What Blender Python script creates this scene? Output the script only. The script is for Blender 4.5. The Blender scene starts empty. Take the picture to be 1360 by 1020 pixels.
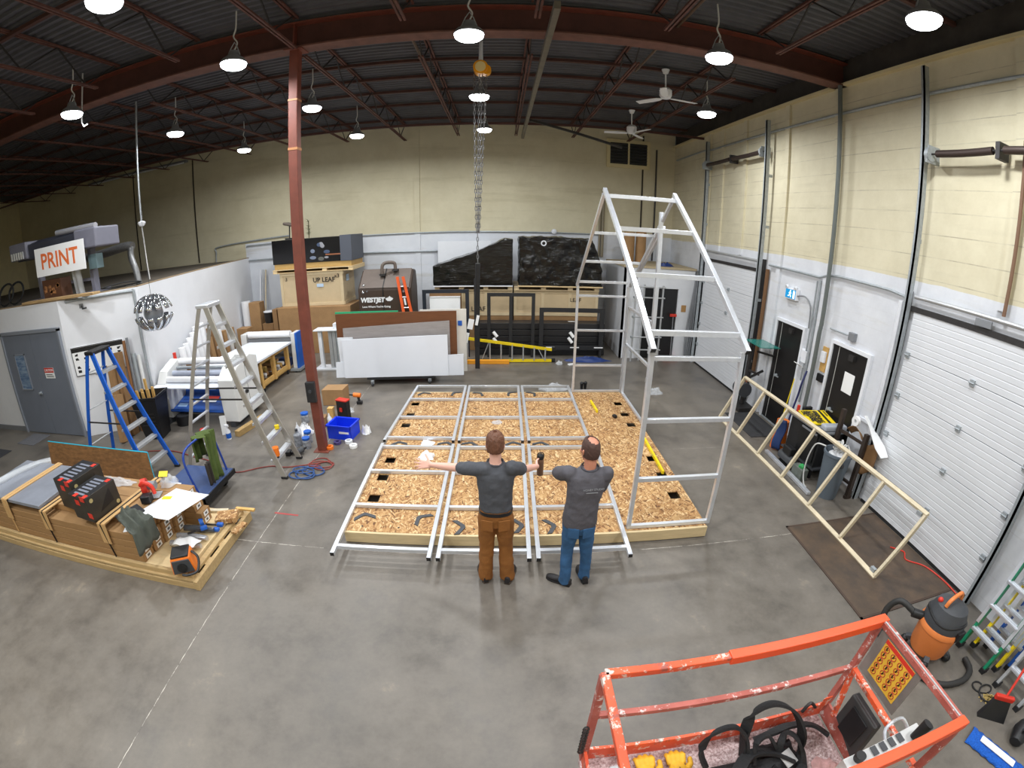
import bpy, math, random
from mathutils import Vector as V, Matrix, Euler, noise as NZ
from math import sin, cos, pi, radians as R
random.seed(11)
S = bpy.context.scene
COL = S.collection
ZAX = V((0, 0, 1))

# ------------------------------------------------------------------ materials
def lin(c):
    o = []
    for x in c:
        x = x / 255.0
        o.append(x / 12.92 if x <= 0.04045 else ((x + 0.055) / 1.055) ** 2.4)
    return (*o, 1.0)

def mat(name, col, rough=.5, metal=0., var=0., scale=6., bump=0., bscale=40., stretch=None, coat=0., emit=0., alpha=1., trans=0., col2=None, spec=.5):
    m = bpy.data.materials.new(name)
    m.use_nodes = True
    nt = m.node_tree
    p = nt.nodes['Principled BSDF']
    p.inputs['Base Color'].default_value = lin(col)
    p.inputs['Roughness'].default_value = rough
    p.inputs['Metallic'].default_value = metal
    p.inputs['Coat Weight'].default_value = coat
    p.inputs['Specular IOR Level'].default_value = spec
    if alpha < 1: p.inputs['Alpha'].default_value = alpha
    if trans: p.inputs['Transmission Weight'].default_value = trans
    if emit:
        p.inputs['Emission Color'].default_value = lin(col)
        p.inputs['Emission Strength'].default_value = emit
    if var or bump or col2:
        tc = nt.nodes.new('ShaderNodeTexCoord')
        mp = nt.nodes.new('ShaderNodeMapping')
        nt.links.new(tc.outputs['Object'], mp.inputs['Vector'])
        if stretch: mp.inputs['Scale'].default_value = stretch
    if var or col2:
        n = nt.nodes.new('ShaderNodeTexNoise')
        n.inputs['Scale'].default_value = scale
        n.inputs['Detail'].default_value = 6
        n.inputs['Roughness'].default_value = .65
        nt.links.new(mp.outputs[0], n.inputs['Vector'])
        r = nt.nodes.new('ShaderNodeValToRGB')
        r.color_ramp.elements[0].position = .3
        r.color_ramp.elements[1].position = .7
        a = lin(col); b = lin(col2) if col2 else a
        r.color_ramp.elements[0].color = tuple(max(0, x * (1 - var)) for x in a[:3]) + (1,)
        r.color_ramp.elements[1].color = tuple(min(1, x * (1 + var)) for x in b[:3]) + (1,)
        nt.links.new(n.outputs['Fac'], r.inputs['Fac'])
        nt.links.new(r.outputs['Color'], p.inputs['Base Color'])
    if bump:
        n2 = nt.nodes.new('ShaderNodeTexNoise')
        n2.inputs['Scale'].default_value = bscale
        n2.inputs['Detail'].default_value = 4
        nt.links.new(mp.outputs[0], n2.inputs['Vector'])
        bn = nt.nodes.new('ShaderNodeBump')
        bn.inputs['Strength'].default_value = bump
        bn.inputs['Distance'].default_value = .02
        nt.links.new(n2.outputs['Fac'], bn.inputs['Height'])
        nt.links.new(bn.outputs[0], p.inputs['Normal'])
    return m

class NT:
    """tiny helper to write node graphs"""
    def __init__(s, name, rough=.6):
        s.m = bpy.data.materials.new(name); s.m.use_nodes = True
        s.t = s.m.node_tree; s.p = s.t.nodes['Principled BSDF']
        s.p.inputs['Roughness'].default_value = rough
        tc = s.t.nodes.new('ShaderNodeTexCoord'); s.obj = tc.outputs['Object']
        sx = s.t.nodes.new('ShaderNodeSeparateXYZ'); s.t.links.new(s.obj, sx.inputs[0])
        s.x, s.y, s.z = sx.outputs
    def L(s, v, sock):
        if hasattr(v, 'links'): s.t.links.new(v, sock)
        else: sock.default_value = v
    def math(s, op, a, b=0., c=0.):
        n = s.t.nodes.new('ShaderNodeMath'); n.operation = op
        s.L(a, n.inputs[0]); s.L(b, n.inputs[1]); s.L(c, n.inputs[2]); return n.outputs[0]
    def noise(s, scale, vec=None, detail=5, rough=.6, dist=0.):
        n = s.t.nodes.new('ShaderNodeTexNoise'); n.inputs['Scale'].default_value = scale
        n.inputs['Detail'].default_value = detail; n.inputs['Roughness'].default_value = rough
        n.inputs['Distortion'].default_value = dist
        s.t.links.new(vec or s.obj, n.inputs['Vector']); return n.outputs['Fac']
    def map(s, scale=(1, 1, 1), rot=(0, 0, 0), loc=(0, 0, 0), kind='POINT'):
        n = s.t.nodes.new('ShaderNodeMapping'); n.vector_type = kind; n.inputs['Scale'].default_value = scale
        n.inputs['Rotation'].default_value = rot; n.inputs['Location'].default_value = loc
        s.t.links.new(s.obj, n.inputs['Vector']); return n.outputs[0]
    def ramp(s, f, *stops):
        n = s.t.nodes.new('ShaderNodeValToRGB'); cr = n.color_ramp
        while len(cr.elements) < len(stops): cr.elements.new(.5)
        for e, (pos, c) in zip(cr.elements, stops):
            e.position = pos; e.color = lin(c) if not isinstance(c, float) else (c, c, c, 1)
        s.L(f, n.inputs['Fac']); return n.outputs['Color']
    def mix(s, f, a, b, mode='MIX'):
        n = s.t.nodes.new('ShaderNodeMix'); n.data_type = 'RGBA'; n.blend_type = mode
        s.L(f, n.inputs['Factor'])
        s.L(lin(a) if isinstance(a, tuple) and len(a) == 3 else a, n.inputs[6])
        s.L(lin(b) if isinstance(b, tuple) and len(b) == 3 else b, n.inputs[7]); return n.outputs[2]
    def bump(s, h, strength=.3, dist=.01):
        n = s.t.nodes.new('ShaderNodeBump'); n.inputs['Strength'].default_value = strength
        n.inputs['Distance'].default_value = dist; s.L(h, n.inputs['Height'])
        s.t.links.new(n.outputs[0], s.p.inputs['Normal'])
    def done(s, col, rough=None):
        s.L(col, s.p.inputs['Base Color'])
        if rough is not None: s.L(rough, s.p.inputs['Roughness'])
        return s.m

# ------------------------------------------------------------------ mesh builder
class B:
    def __init__(s): s.v = []; s.f = []
    def add(s, vs, fs):
        n = len(s.v); s.v += [V(p) for p in vs]; s.f += [tuple(i + n for i in f) for f in fs]; return s
    def box(s, x0, x1, y0, y1, z0, z1):
        return s.add([(x0, y0, z0), (x1, y0, z0), (x1, y1, z0), (x0, y1, z0), (x0, y0, z1), (x1, y0, z1), (x1, y1, z1), (x0, y1, z1)],
                     [(3, 2, 1, 0), (4, 5, 6, 7), (0, 1, 5, 4), (1, 2, 6, 5), (2, 3, 7, 6), (3, 0, 4, 7)])
    def obox(s, c, d, rot=(0, 0, 0)):
        m = Euler([R(a) for a in rot]).to_matrix(); c = V(c)
        t = B().box(-d[0] / 2, d[0] / 2, -d[1] / 2, d[1] / 2, -d[2] / 2, d[2] / 2)
        return s.add([c + m @ p for p in t.v], t.f)
    def bar(s, p, q, w, h=None, up=(0, 0, 1)):
        p, q = V(p), V(q); h = h or w; d = (q - p).normalized(); up = V(up)
        if abs(d.dot(up)) > .98: up = V((0, 1, 0)) if abs(d.y) < .9 else V((1, 0, 0))
        a = d.cross(up).normalized() * w / 2; b = a.cross(d).normalized() * h / 2
        vs = [e + i * a + j * b for e in (p, q) for i, j in ((-1, -1), (1, -1), (1, 1), (-1, 1))]
        return s.add(vs, [(0, 1, 2, 3), (7, 6, 5, 4), (0, 4, 5, 1), (1, 5, 6, 2), (2, 6, 7, 3), (3, 7, 4, 0)])
    def loft(s, rings, cap=True, closed=True):
        n = len(rings[0]); vs = [p for r in rings for p in r]; fs = []
        for k in range(len(rings) - 1):
            for i in range(n if closed else n - 1):
                j = (i + 1) % n
                fs.append((k * n + i, k * n + j, (k + 1) * n + j, (k + 1) * n + i))
        if cap: fs += [tuple(range(n - 1, -1, -1)), tuple((len(rings) - 1) * n + i for i in range(n))]
        return s.add(vs, fs)
    def cyl(s, p, q, r, r2=None, n=14):
        p, q = V(p), V(q); r2 = r if r2 is None else r2; d = (q - p).normalized()
        a = d.orthogonal().normalized(); b = d.cross(a)
        ring = lambda c, r: [c + (a * cos(2 * pi * i / n) + b * sin(2 * pi * i / n)) * r for i in range(n)]
        return s.loft([ring(p, r), ring(q, r2)])
    def tube(s, pts, r, n=8, closed=False):
        pts = [V(p) for p in pts]; rings = []; N = len(pts); prev = None
        rr = r if isinstance(r, (list, tuple)) else [r] * N
        for i, p in enumerate(pts):
            if closed: d = pts[(i + 1) % N] - pts[i - 1]
            else: d = pts[min(i + 1, N - 1)] - pts[max(i - 1, 0)]
            d.normalize()
            a = d.orthogonal().normalized() if prev is None else (prev - d * prev.dot(d)).normalized()
            prev = a; b = d.cross(a)
            rings.append([p + (a * cos(2 * pi * k / n) + b * sin(2 * pi * k / n)) * rr[i] for k in range(n)])
        if closed:
            rings.append(rings[0]); return s.loft(rings, cap=False)
        return s.loft(rings)
    def lathe(s, prof, c=(0, 0, 0), n=24, axis=(0, 0, 1), sx=1, sy=1):
        q = ZAX.rotation_difference(V(axis)).to_matrix(); c = V(c)
        return s.loft([[c + q @ V((r * sx * cos(2 * pi * i / n), r * sy * sin(2 * pi * i / n), z)) for i in range(n)] for r, z in prof])
    def prism(s, poly, o, u, v, w):
        o, u, v, w = V(o), V(u), V(v), V(w); n = len(poly)
        a = [o + u * x + v * y for x, y in poly]
        return s.add(a + [p + w for p in a], [tuple(range(n - 1, -1, -1)), tuple(range(n, 2 * n))] + [(i, (i + 1) % n, n + (i + 1) % n, n + i) for i in range(n)])
    def ball(s, c, rx, ry=None, rz=None, n=14, m=9):
        ry = ry or rx; rz = rz or rx; c = V(c)
        return s.loft([[c + V((rx * sin(t) * cos(2 * pi * i / n), ry * sin(t) * sin(2 * pi * i / n), rz * cos(t))) for i in range(n)] for t in [pi * (.02 + .96 * k / m) for k in range(m, -1, -1)]])
    def grid(s, fn, nu, nv):
        return s.add([fn(i / nu, j / nv) for i in range(nu + 1) for j in range(nv + 1)],
                     [(i * (nv + 1) + j, (i + 1) * (nv + 1) + j, (i + 1) * (nv + 1) + j + 1, i * (nv + 1) + j + 1) for i in range(nu) for j in range(nv)])
    def xf(s, m):
        s.v = [m @ p for p in s.v]; return s

def spline(pts, k=6, closed=False):
    """Catmull-Rom through points"""
    P = [V(p) for p in pts]; out = []; n = len(P)
    rng = range(n) if closed else range(n - 1)
    for i in rng:
        if closed: a, b, c, d = P[i - 1], P[i], P[(i + 1) % n], P[(i + 2) % n]
        else: a, b, c, d = P[max(i - 1, 0)], P[i], P[i + 1], P[min(i + 2, n - 1)]
        for j in range(k):
            t = j / k
            out.append(.5 * (2 * b + (c - a) * t + (2 * a - 5 * b + 4 * c - d) * t * t + (3 * b - a - 3 * c + d) * t ** 3))
    if not closed: out.append(P[-1])
    return out

# ------------------------------------------------------------------ scene objects
WM = {}
def meta(o, label=None, cat=None, group=None, kind=None):
    if label: o['label'] = label
    if cat: o['category'] = cat
    if group: o['group'] = group
    if kind: o['kind'] = kind
    return o

def thing(name, label, cat, loc=(0, 0, 0), rz=0., group=None, kind=None):
    o = bpy.data.objects.new(name, None); COL.objects.link(o)
    o.empty_display_size = .1
    o.location = loc; o.rotation_euler = (0, 0, rz)
    WM[o] = Matrix.Translation(loc) @ Matrix.Rotation(rz, 4, 'Z')
    return meta(o, label, cat, group, kind)

def make(name, b, m, parent=None, bev=0., smooth=False, solid=0., local=False, label=None, sub=0, flat=None, kind=None):
    """link the builder as ONE mesh object; world coordinates unless local"""
    me = bpy.data.meshes.new(name)
    vs = b.v; M = Matrix.Identity(4)
    if parent is not None:
        M = WM[parent]
        if not local:
            inv = M.inverted(); vs = [inv @ p for p in vs]
    elif not local:
        lo = [min(p[i] for p in vs) for i in range(3)]; hi = [max(p[i] for p in vs) for i in range(3)]
        c = V(((lo[0] + hi[0]) / 2, (lo[1] + hi[1]) / 2, lo[2]))
        if kind == 'structure': c = V((0, 0, 0))
        vs = [p - c for p in vs]; M = Matrix.Translation(c)
    me.from_pydata([tuple(p) for p in vs], [], b.f)
    me.update()
    if smooth:
        me.polygons.foreach_set('use_smooth', [True] * len(me.polygons))
        me.set_sharp_from_angle(angle=R(40 if smooth is True else smooth))
    me.materials.append(m)
    o = bpy.data.objects.new(name, me); COL.objects.link(o)
    if parent is not None: o.parent = parent
    else: o.matrix_world = M
    WM[o] = M
    if solid:
        md = o.modifiers.new('solid', 'SOLIDIFY'); md.thickness = solid
    if bev:
        md = o.modifiers.new('bevel', 'BEVEL'); md.width = bev; md.segments = 2; md.limit_method = 'ANGLE'; md.angle_limit = R(40)
    if sub:
        md = o.modifiers.new('sub', 'SUBSURF'); md.levels = sub; md.render_levels = sub
    if label: o['label'] = label
    return o

def single(name, label, cat, b, m, group=None, kind=None, **k):
    return meta(make(name, b, m, None, **k), label, cat, group, kind)

def struct(name, b, m, **k):
    return meta(make(name, b, m, None, kind='structure', **k), kind='structure')

def dup(root, loc, rz=None, label=None, group=None):
    r = root.copy(); COL.objects.link(r); r.location = loc
    if rz is not None: r.rotation_euler = (0, 0, rz)
    WM[r] = Matrix.Translation(loc) @ Matrix.Rotation(r.rotation_euler[2], 4, 'Z')
    if label: r['label'] = label
    if group: r['group'] = group
    def rec(a, b):
        for ch in list(a.children):
            c = ch.copy(); COL.objects.link(c); c.parent = b; WM[c] = WM[r]; rec(ch, c)
    rec(root, r)
    return r

def text(name, body, m, parent, origin, u, v, size, depth=.002, shear=0., bold=0., align='LEFT', squeeze=1.):
    """lettering laid out on a plane: u along the line, v up"""
    cu = bpy.data.curves.new('tmp', 'FONT'); cu.body = body; cu.size = size; cu.shear = shear; cu.offset = bold
    cu.align_x = align; cu.extrude = depth / 2; cu.resolution_u = 3
    ob = bpy.data.objects.new('tmp', cu); COL.objects.link(ob)
    dg = bpy.context.evaluated_depsgraph_get()
    me = bpy.data.meshes.new_from_object(ob.evaluated_get(dg))
    bpy.data.objects.remove(ob)
    u = V(u).normalized() * squeeze; v = V(v).normalized(); n = u.cross(v).normalized(); o = V(origin)
    b = B(); b.v = [o + u * p.co.x + v * p.co.y + n * p.co.z for p in me.vertices]; b.f = [tuple(p.vertices) for p in me.polygons]
    bpy.data.meshes.remove(me)
    return make(name, b, m, parent)

def remesh(o, voxel, smooth_it=6, fac=.5):
    md = o.modifiers.new('remesh', 'REMESH'); md.mode = 'VOXEL'; md.voxel_size = voxel; md.use_smooth_shade = True
    if smooth_it:
        s = o.modifiers.new('smooth', 'SMOOTH'); s.factor = fac; s.iterations = smooth_it
    return o

# ------------------------------------------------------------------ camera (wide action-camera lens)
CAMZ = 3.65
def make_camera():
    cd = bpy.data.cameras.new('camera'); co = bpy.data.objects.new('camera', cd); COL.objects.link(co)
    cd.type = 'PANO'; cd.sensor_fit = 'HORIZONTAL'; cd.sensor_width = 36.; cd.clip_start = .02; cd.clip_end = 200
    c = cd if hasattr(cd, 'panorama_type') else cd.cycles
    c.panorama_type = 'FISHEYE_LENS_POLYNOMIAL'
    k = (0., -1.13563534 / 18., 0., .06572753 / 18. ** 3, 0.)
    for i in range(5): setattr(c, 'fisheye_polynomial_k%d' % i, k[i])
    c.fisheye_fov = R(178)
    yaw, pit, rol = .02832879, .34667478, .0100677
    f = V((sin(yaw) * cos(pit), cos(yaw) * cos(pit), -sin(pit))); r = V((cos(yaw), -sin(yaw), 0)); u = r.cross(f)
    r2 = r * cos(rol) + u * sin(rol); u2 = u * cos(rol) - r * sin(rol)
    m = Matrix((r2, u2, -f)).transposed().to_4x4(); m.translation = V((0, 0, CAMZ))
    co.matrix_world = m
    S.camera = co
make_camera()
S.view_settings.view_transform = 'Standard'; S.view_settings.look = 'None'
S.view_settings.gamma = 1; S.view_settings.use_curve_mapping = False
# ------------------------------------------------------------------ shared materials
ALU = mat('brushed_aluminium', (216, 219, 225), .3, .55, var=.05, scale=14)
ALU_D = mat('dull_aluminium', (184, 186, 188), .42, .45, var=.08, scale=10)
GALV = mat('galvanised_steel', (164, 170, 174), .45, .3, var=.15, scale=18)
STEEL_D = mat('dark_steel', (62, 60, 60), .5, .5, var=.2, scale=12)
REDOX = mat('red_oxide_paint', (116, 60, 46), .55, 0, var=.18, scale=5)
REDOX_D = mat('dull_red_oxide_steel', (106, 70, 60), .7, 0, var=.3, scale=4)
WHITE = mat('white_paint', (226, 228, 233), .45, 0, var=.03, scale=5)
WHITE_G = mat('glossy_white_sheet', (226, 230, 238), .3, 0, var=.015, scale=3)
BLACK = mat('black_paint', (26, 26, 28), .45, 0, var=.2, scale=8)
BLACK_M = mat('matt_black_steel', (34, 34, 36), .6, 0, var=.15, scale=9)
RUBBER = mat('black_rubber', (30, 30, 31), .75)
CARD = mat('cardboard', (160, 124, 84), .8, 0, var=.12, scale=4, bump=.1, bscale=20)
CARD_D = mat('brown_cardboard', (142, 108, 72), .8, 0, var=.1, scale=3)
PLY = mat('pale_plywood', (222, 196, 150), .65, 0, var=.1, scale=3, stretch=(1, 6, 6))
PINE = mat('pine_lumber', (208, 194, 166), .6, 0, var=.12, scale=4, stretch=(1.5, 1.5, 9))
PINE_X = mat('pale_spruce', (206, 184, 142), .6, 0, var=.13, scale=3, stretch=(1, 8, 8))
BLUE = mat('blue_plastic', (24, 92, 186), .4, 0, var=.06)
BLUE_D = mat('navy_paint', (38, 62, 112), .5, 0, var=.1)
YELLOW = mat('yellow_paint', (238, 208, 24), .45, 0, var=.06)
ORANGE = mat('orange_paint', (238, 122, 34), .45, 0, var=.05)
RED = mat('red_plastic', (206, 52, 36), .45, 0, var=.05)
GREY = mat('mid_grey_plastic', (128, 130, 134), .5, 0, var=.05)
GREY_D = mat('charcoal_plastic', (64, 66, 70), .55, 0, var=.1)
PAPER = mat('white_paper', (240, 240, 240), .7)
PLASTIC_BAG = mat('clear_plastic_film', (225, 228, 232), .25, 0, alpha=.45, bump=.8, bscale=14)
SKIN = mat('skin', (222, 168, 144), .5, 0, var=.05, scale=10)

def floor_mat():
    n = NT('polished_concrete', .42)
    big = n.noise(.35, detail=6, rough=.65, dist=.6); mid = n.noise(1.6, detail=8, rough=.7); fine = n.noise(22., detail=4)
    c = n.ramp(big, (.3, (82, 77, 71)), (.5, (110, 103, 95)), (.72, (140, 130, 116)))
    c2 = n.ramp(mid, (.3, (68, 64, 60)), (.5, (107, 101, 93)), (.62, (118, 112, 104)), (.75, (160, 147, 127)))
    c = n.mix(.6, c, c2)
    sp = n.ramp(n.noise(9., detail=8, rough=.8), (.27, 1.), (.34, 0.))
    c = n.mix(n.math('MULTIPLY', sp, .4), c, (46, 43, 41))
    fs = n.ramp(fine, (.3, .85), (.7, 1.1)); c = n.mix(.35, c, fs, 'MULTIPLY')
    # saw-cut control joints with pale filler, broken up
    brk = n.ramp(n.noise(3.2, detail=6, rough=.8), (.42, 0.), (.56, 1.))
    for sock, pos, w, s in ((n.y, 4.14, .006, .85), (n.x, -3.13, .006, .9), (n.y, 6.72, .005, .35), (n.x, 3.3, .005, .0), (n.y, -1.5, .006, .6)):
        if not s: continue
        wob = n.math('MULTIPLY_ADD', n.noise(7., detail=3), .02, -.01)
        d = n.math('ABSOLUTE', n.math('ADD', n.math('SUBTRACT', sock, pos), wob))
        dark = n.math('MULTIPLY', n.math('LESS_THAN', d, w * 1.5), .45 * s)
        c = n.mix(dark, c, (84, 78, 72))
        c = n.mix(n.math('MULTIPLY', n.math('MULTIPLY', n.math('LESS_THAN', d, w * .7), brk), .8 * s), c, (226, 218, 206))
    r = n.ramp(mid, (.3, .3), (.7, .5))
    n.bump(fine, .08, .004)
    return n.done(c, r)

def block_mat():
    """painted concrete block: white below the paint line, beige above"""
    n = NT('painted_block_wall', .7)
    u = n.math('ADD', n.y, n.math('MULTIPLY', n.x, 1.))
    wear = n.noise(2.2, detail=8, rough=.75); st = n.noise(1.2, vec=n.map((.6, .6, 5.)), detail=6)
    bei = n.ramp(wear, (.3, (203, 194, 166)), (.7, (217, 209, 182)))
    whi = n.ramp(wear, (.3, (206, 208, 214)), (.7, (222, 224, 228)))
    edge = n.math('MULTIPLY_ADD', n.noise(1.5), .06, 3.42)
    c = n.mix(n.math('GREATER_THAN', n.z, edge), whi, bei)
    zz = n.math('FRACT', n.math('DIVIDE', n.z, .305))
    line = n.math('LESS_THAN', n.math('ABSOLUTE', n.math('SUBTRACT', zz, .5)), .022)
    brk = n.ramp(n.noise(1.1, vec=n.map((1, 1, 4.)), detail=6, rough=.75), (.46, 0.), (.6, 1.))
    up = n.math('MULTIPLY_ADD', n.math('GREATER_THAN', n.z, edge), .45, .12)
    c = n.mix(n.math('MULTIPLY', n.math('MULTIPLY', line, brk), up), c, (138, 126, 104))
    line2 = n.math('MULTIPLY', line, n.math('MULTIPLY', up, .3))
    c = n.mix(line2, c, (168, 160, 142))
    sm = n.ramp(st, (.54, 0.), (.75, .3)); c = n.mix(sm, c, (176, 166, 140))
    n.bump(n.math('MULTIPLY_ADD', line, -1., n.math('MULTIPLY', wear, .3)), .08, .006)
    return n.done(c)

def back_mat():
    """smooth precast panels; the white paint stops at head height and near the corner with the print room"""
    n = NT('painted_panel_wall', .75)
    wear = n.noise(1.3, detail=8, rough=.7); st = n.noise(.9, vec=n.map((.25, 1, 3.)), detail=7, rough=.7)
    bei = n.ramp(wear, (.3, (198, 189, 160)), (.7, (212, 204, 176)))
    whi = n.ramp(wear, (.3, (206, 209, 216)), (.7, (220, 223, 228)))
    m = n.math('MULTIPLY', n.math('LESS_THAN', n.z, 3.5), n.math('GREATER_THAN', n.x, -9.0))
    c = n.mix(m, bei, whi)
    sm = n.ramp(st, (.56, 0.), (.66, .3)); c = n.mix(sm, c, (170, 160, 128))
    n.bump(wear, .2, .01)
    return n.done(c)

FLOOR_M = floor_mat(); BLOCK_M = block_mat(); BACK_M = back_mat()
BEIGE = mat('beige_paint', (213, 200, 158), .7, 0, var=.06, scale=3)
PARTW = mat('white_drywall', (228, 229, 233), .65, 0, var=.035, scale=1.4)
DECK = mat('dusty_metal_deck', (82, 82, 88), .65, .1, var=.2, scale=2)

# ------------------------------------------------------------------ room shell
XR, YB = 5.74, 14.87
struct('floor', B().box(-22, 6.0, -5, 15.1, -.1, 0), FLOOR_M)
struct('wall_right', B().box(XR, XR + .2, -5, YB + .2, 0, 6.58), BLOCK_M)
b = B().box(-22, XR, YB, YB + .2, 0, 7.0)
struct('wall_back', b, BACK_M)
struct('wall_front', B().box(-22, 6, -5.2, -5, 0, 7.05), BEIGE)
struct('wall_left', B().box(-22.2, -22, -5, YB + .2, 0, 7.05), BEIGE)
# roof deck, corrugated along x
b = B(); prof = []; y = -5.1; k = 0
while y < 15.1:
    prof += [(y, 7.09), (y + .05, 7.09), (y + .075, 7.05), (y + .125, 7.05)]; y += .15
rings = [[V((x, yy, zz)) for yy, zz in prof] for x in (-22.1, 6.0)]
b.loft(rings, cap=False, closed=False)
struct('ceiling', b, DECK, solid=.01)
# white print-room partition: door wall, angled piece, long wall; flat roof behind
PH = 2.99
pts = [(-21.9, 6.73), (-9.05, 6.73), (-7.44, 7.64), (-8.9, YB - .005)]
for k, nm in enumerate(('wall_print_room_door_side', 'wall_print_room_angle', 'wall_print_room_long_side')):
    (x0, y0), (x1, y1) = pts[k], pts[k + 1]
    d = V((x1 - x0, y1 - y0, 0)).normalized(); nrm = V((-d.y, d.x, 0)) * .12
    ex = d * .0
    b = B().prism([(0, 0), (1, 0), (1, 1), (0, 1)], (x0, y0, 0), V((x1 - x0, y1 - y0, 0)), V((0, 0, PH)), nrm)
    struct(nm, b, PARTW)
b = B().prism([(-21.9, 6.85), (-9.1, 6.85), (-7.6, 7.72), (-9.05, 14.8), (-21.9, 14.8)], (0, 0, PH - .09), (1, 0, 0), (0, 1, 0), (0, 0, .06))
struct('roof_of_print_room', b, mat('dusty_plywood_roof', (92, 84, 74), .85, 0, var=.25, scale=2))
b = B()
for k in range(3):
    (x0, y0), (x1, y1) = pts[k], pts[k + 1]
    d = V((x1 - x0, y1 - y0, 0)).normalized(); nrm = V((-d.y, d.x, 0)) * .12
    b.prism([(0, 0), (1, 0), (1, 1), (0, 1)], (x0, y0, PH), V((x1 - x0, y1 - y0, 0)), V((0, 0, .02)), nrm)
struct('trim_1', b, mat('raw_wood_cap', (150, 128, 100), .8, 0, var=.2, scale=3))
b = B().box(-13.5, -11.05, 6.705, 6.73, 0, .12).box(-9.12, -9.05, 6.705, 6.73, 0, .12)
struct('baseboard_front', b, mat('grey_vinyl_base', (120, 122, 126), .6))
# raised panel joints / pilasters
b = B().box(-2.78, -2.6, YB - .03, YB, 0, 6.9); struct('trim_2', b, BACK_M)
b = B()
for x in (-11.1, -14.1, 4.62): b.box(x - .025, x + .025, YB - .02, YB, 3.0 if x < -7.9 else 2.5, 6.85)
struct('trim_3', b, mat('dark_joint_sealant', (58, 52, 44), .8))
b = B()
for y, z0 in ((8.35, 0), (6.78, 0), (3.3, 3.35), (12.1, 0), (11.3, 3.3), (10.1, 3.3)): b.box(XR - .05, XR, y - .07, y + .07, z0, 6.55)
struct('trim_4', b, BLOCK_M)
b = B().box(XR - .1, XR + .2, -5, YB, 6.55, 6.6); struct('trim_5', b, BEIGE)
b = B().box(XR + .02, XR + .2, -5, YB, 6.6, 7.06); struct('trim_6', b, mat('dark_ledger_boards', (58, 54, 50), .85, 0, var=.3, scale=3))  # dark band of boards above the block wall
# steel frame
col = thing('steel_column', 'red oxide square steel column standing beside the blue plastic bin', 'column', (-3.1, 6.72, 0), kind='structure')
make('shaft', B().box(-3.185, -3.035, 6.64, 6.79, .01, 6.55), REDOX, col, bev=.01)
make('base_plate', B().box(-3.25, -2.97, 6.58, 6.86, 0, .012), REDOX, col)
make('cap_plate', B().box(-3.26, -2.96, 6.58, 6.86, 6.535, 6.55), REDOX, col)
make('tape_band', B().box(-3.19, -3.03, 6.635, 6.795, 4.95, 4.99), mat('tan_tape', (176, 122, 78), .6), col)
make('tape_band', B().box(-3.19, -3.03, 6.635, 6.795, 5.72, 5.75), bpy.data.materials['tan_tape'], col)
beam = thing('steel_beam', 'deep red oxide steel I beam spanning the hall on the column', 'beam', (-8, 6.72, 6.55), kind='structure')
make('bottom_flange', B().box(-21.9, XR + .1, 6.58, 6.86, 6.55, 6.575), REDOX_D, beam)
make('web_plate', B().box(-21.9, XR + .1, 6.712, 6.728, 6.575, 6.955), mat('dark_red_oxide', (80, 46, 40), .65, 0, var=.2, scale=3), beam)  # web plate in a darker red oxide than the flanges
make('top_flange', B().box(-21.9, XR + .1, 6.58, 6.86, 6.955, 6.98), REDOX, beam)
make('stiffener', B().box(-3.12, -3.1, 6.6, 6.84, 6.575, 6.955), REDOX, beam)
JOIST = mat('rusty_joist_paint', (92, 58, 50), .75, 0, var=.35, scale=5)
# open-web roof joists, one object each
def joist(y0, y1, ext):
    t = thing('roof_joist', 'x', 'joist', (0, (y0 + y1) / 2, 7), group='open web roof joists', kind='structure')
    b = B().box(-.045, -.012, y0, y1, 7.0, 7.035).box(.012, .045, y0, y1, 7.0, 7.035); make('top_chord', b, JOIST, t)
    ya, yb = (y0 if ext else y0 + .55), (y1 if ext else y1 - .5)
    b = B().box(-.042, -.012, ya, yb, 6.505, 6.535).box(.012, .042, ya, yb, 6.505, 6.535); make('bottom_chord', b, JOIST, t)
    n = int((y1 - y0) / .62); pp = []
    for i in range(n + 1):
        pp.append((0, y0 + .1 + (y1 - y0 - .2) * i / n, 7.01 if i % 2 == 0 else 6.52))
    b = B()
    for i in range(n): b.bar(pp[i], pp[i + 1], .02)
    make('web_rod', b, STEEL_D, t)
    return t
xs = [3.95 - 1.75 * i for i in range(14)]
where = ['beside the block wall', 'over the ceiling fans', 'over the middle of the platform', 'over the chain hoist', 'in line with the steel column']
for bay, (y0, y1) in enumerate(((6.9, 14.85), (-1.3, 6.54))):
    P = {}
    for i, x in enumerate(xs):
        ext = abs(x + 3.1) < .2
        if ext not in P: o = P[ext] = joist(y0, y1, ext); o.location.x = x
        else: o = dup(P[ext], (x, (y0 + y1) / 2, 7))
        side = 'beyond the deep steel beam' if bay == 0 else 'on the near side of the deep steel beam'
        o['label'] = 'rusty red open web roof joist ' + side + (', ' + where[i] if i < 5 else ', joist %s from the block wall' % ['', '', '', '', '', 'six', 'seven', 'eight', 'nine', 'ten', 'eleven', 'twelve', 'thirteen', 'fourteen'][i])
proto = None
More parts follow.
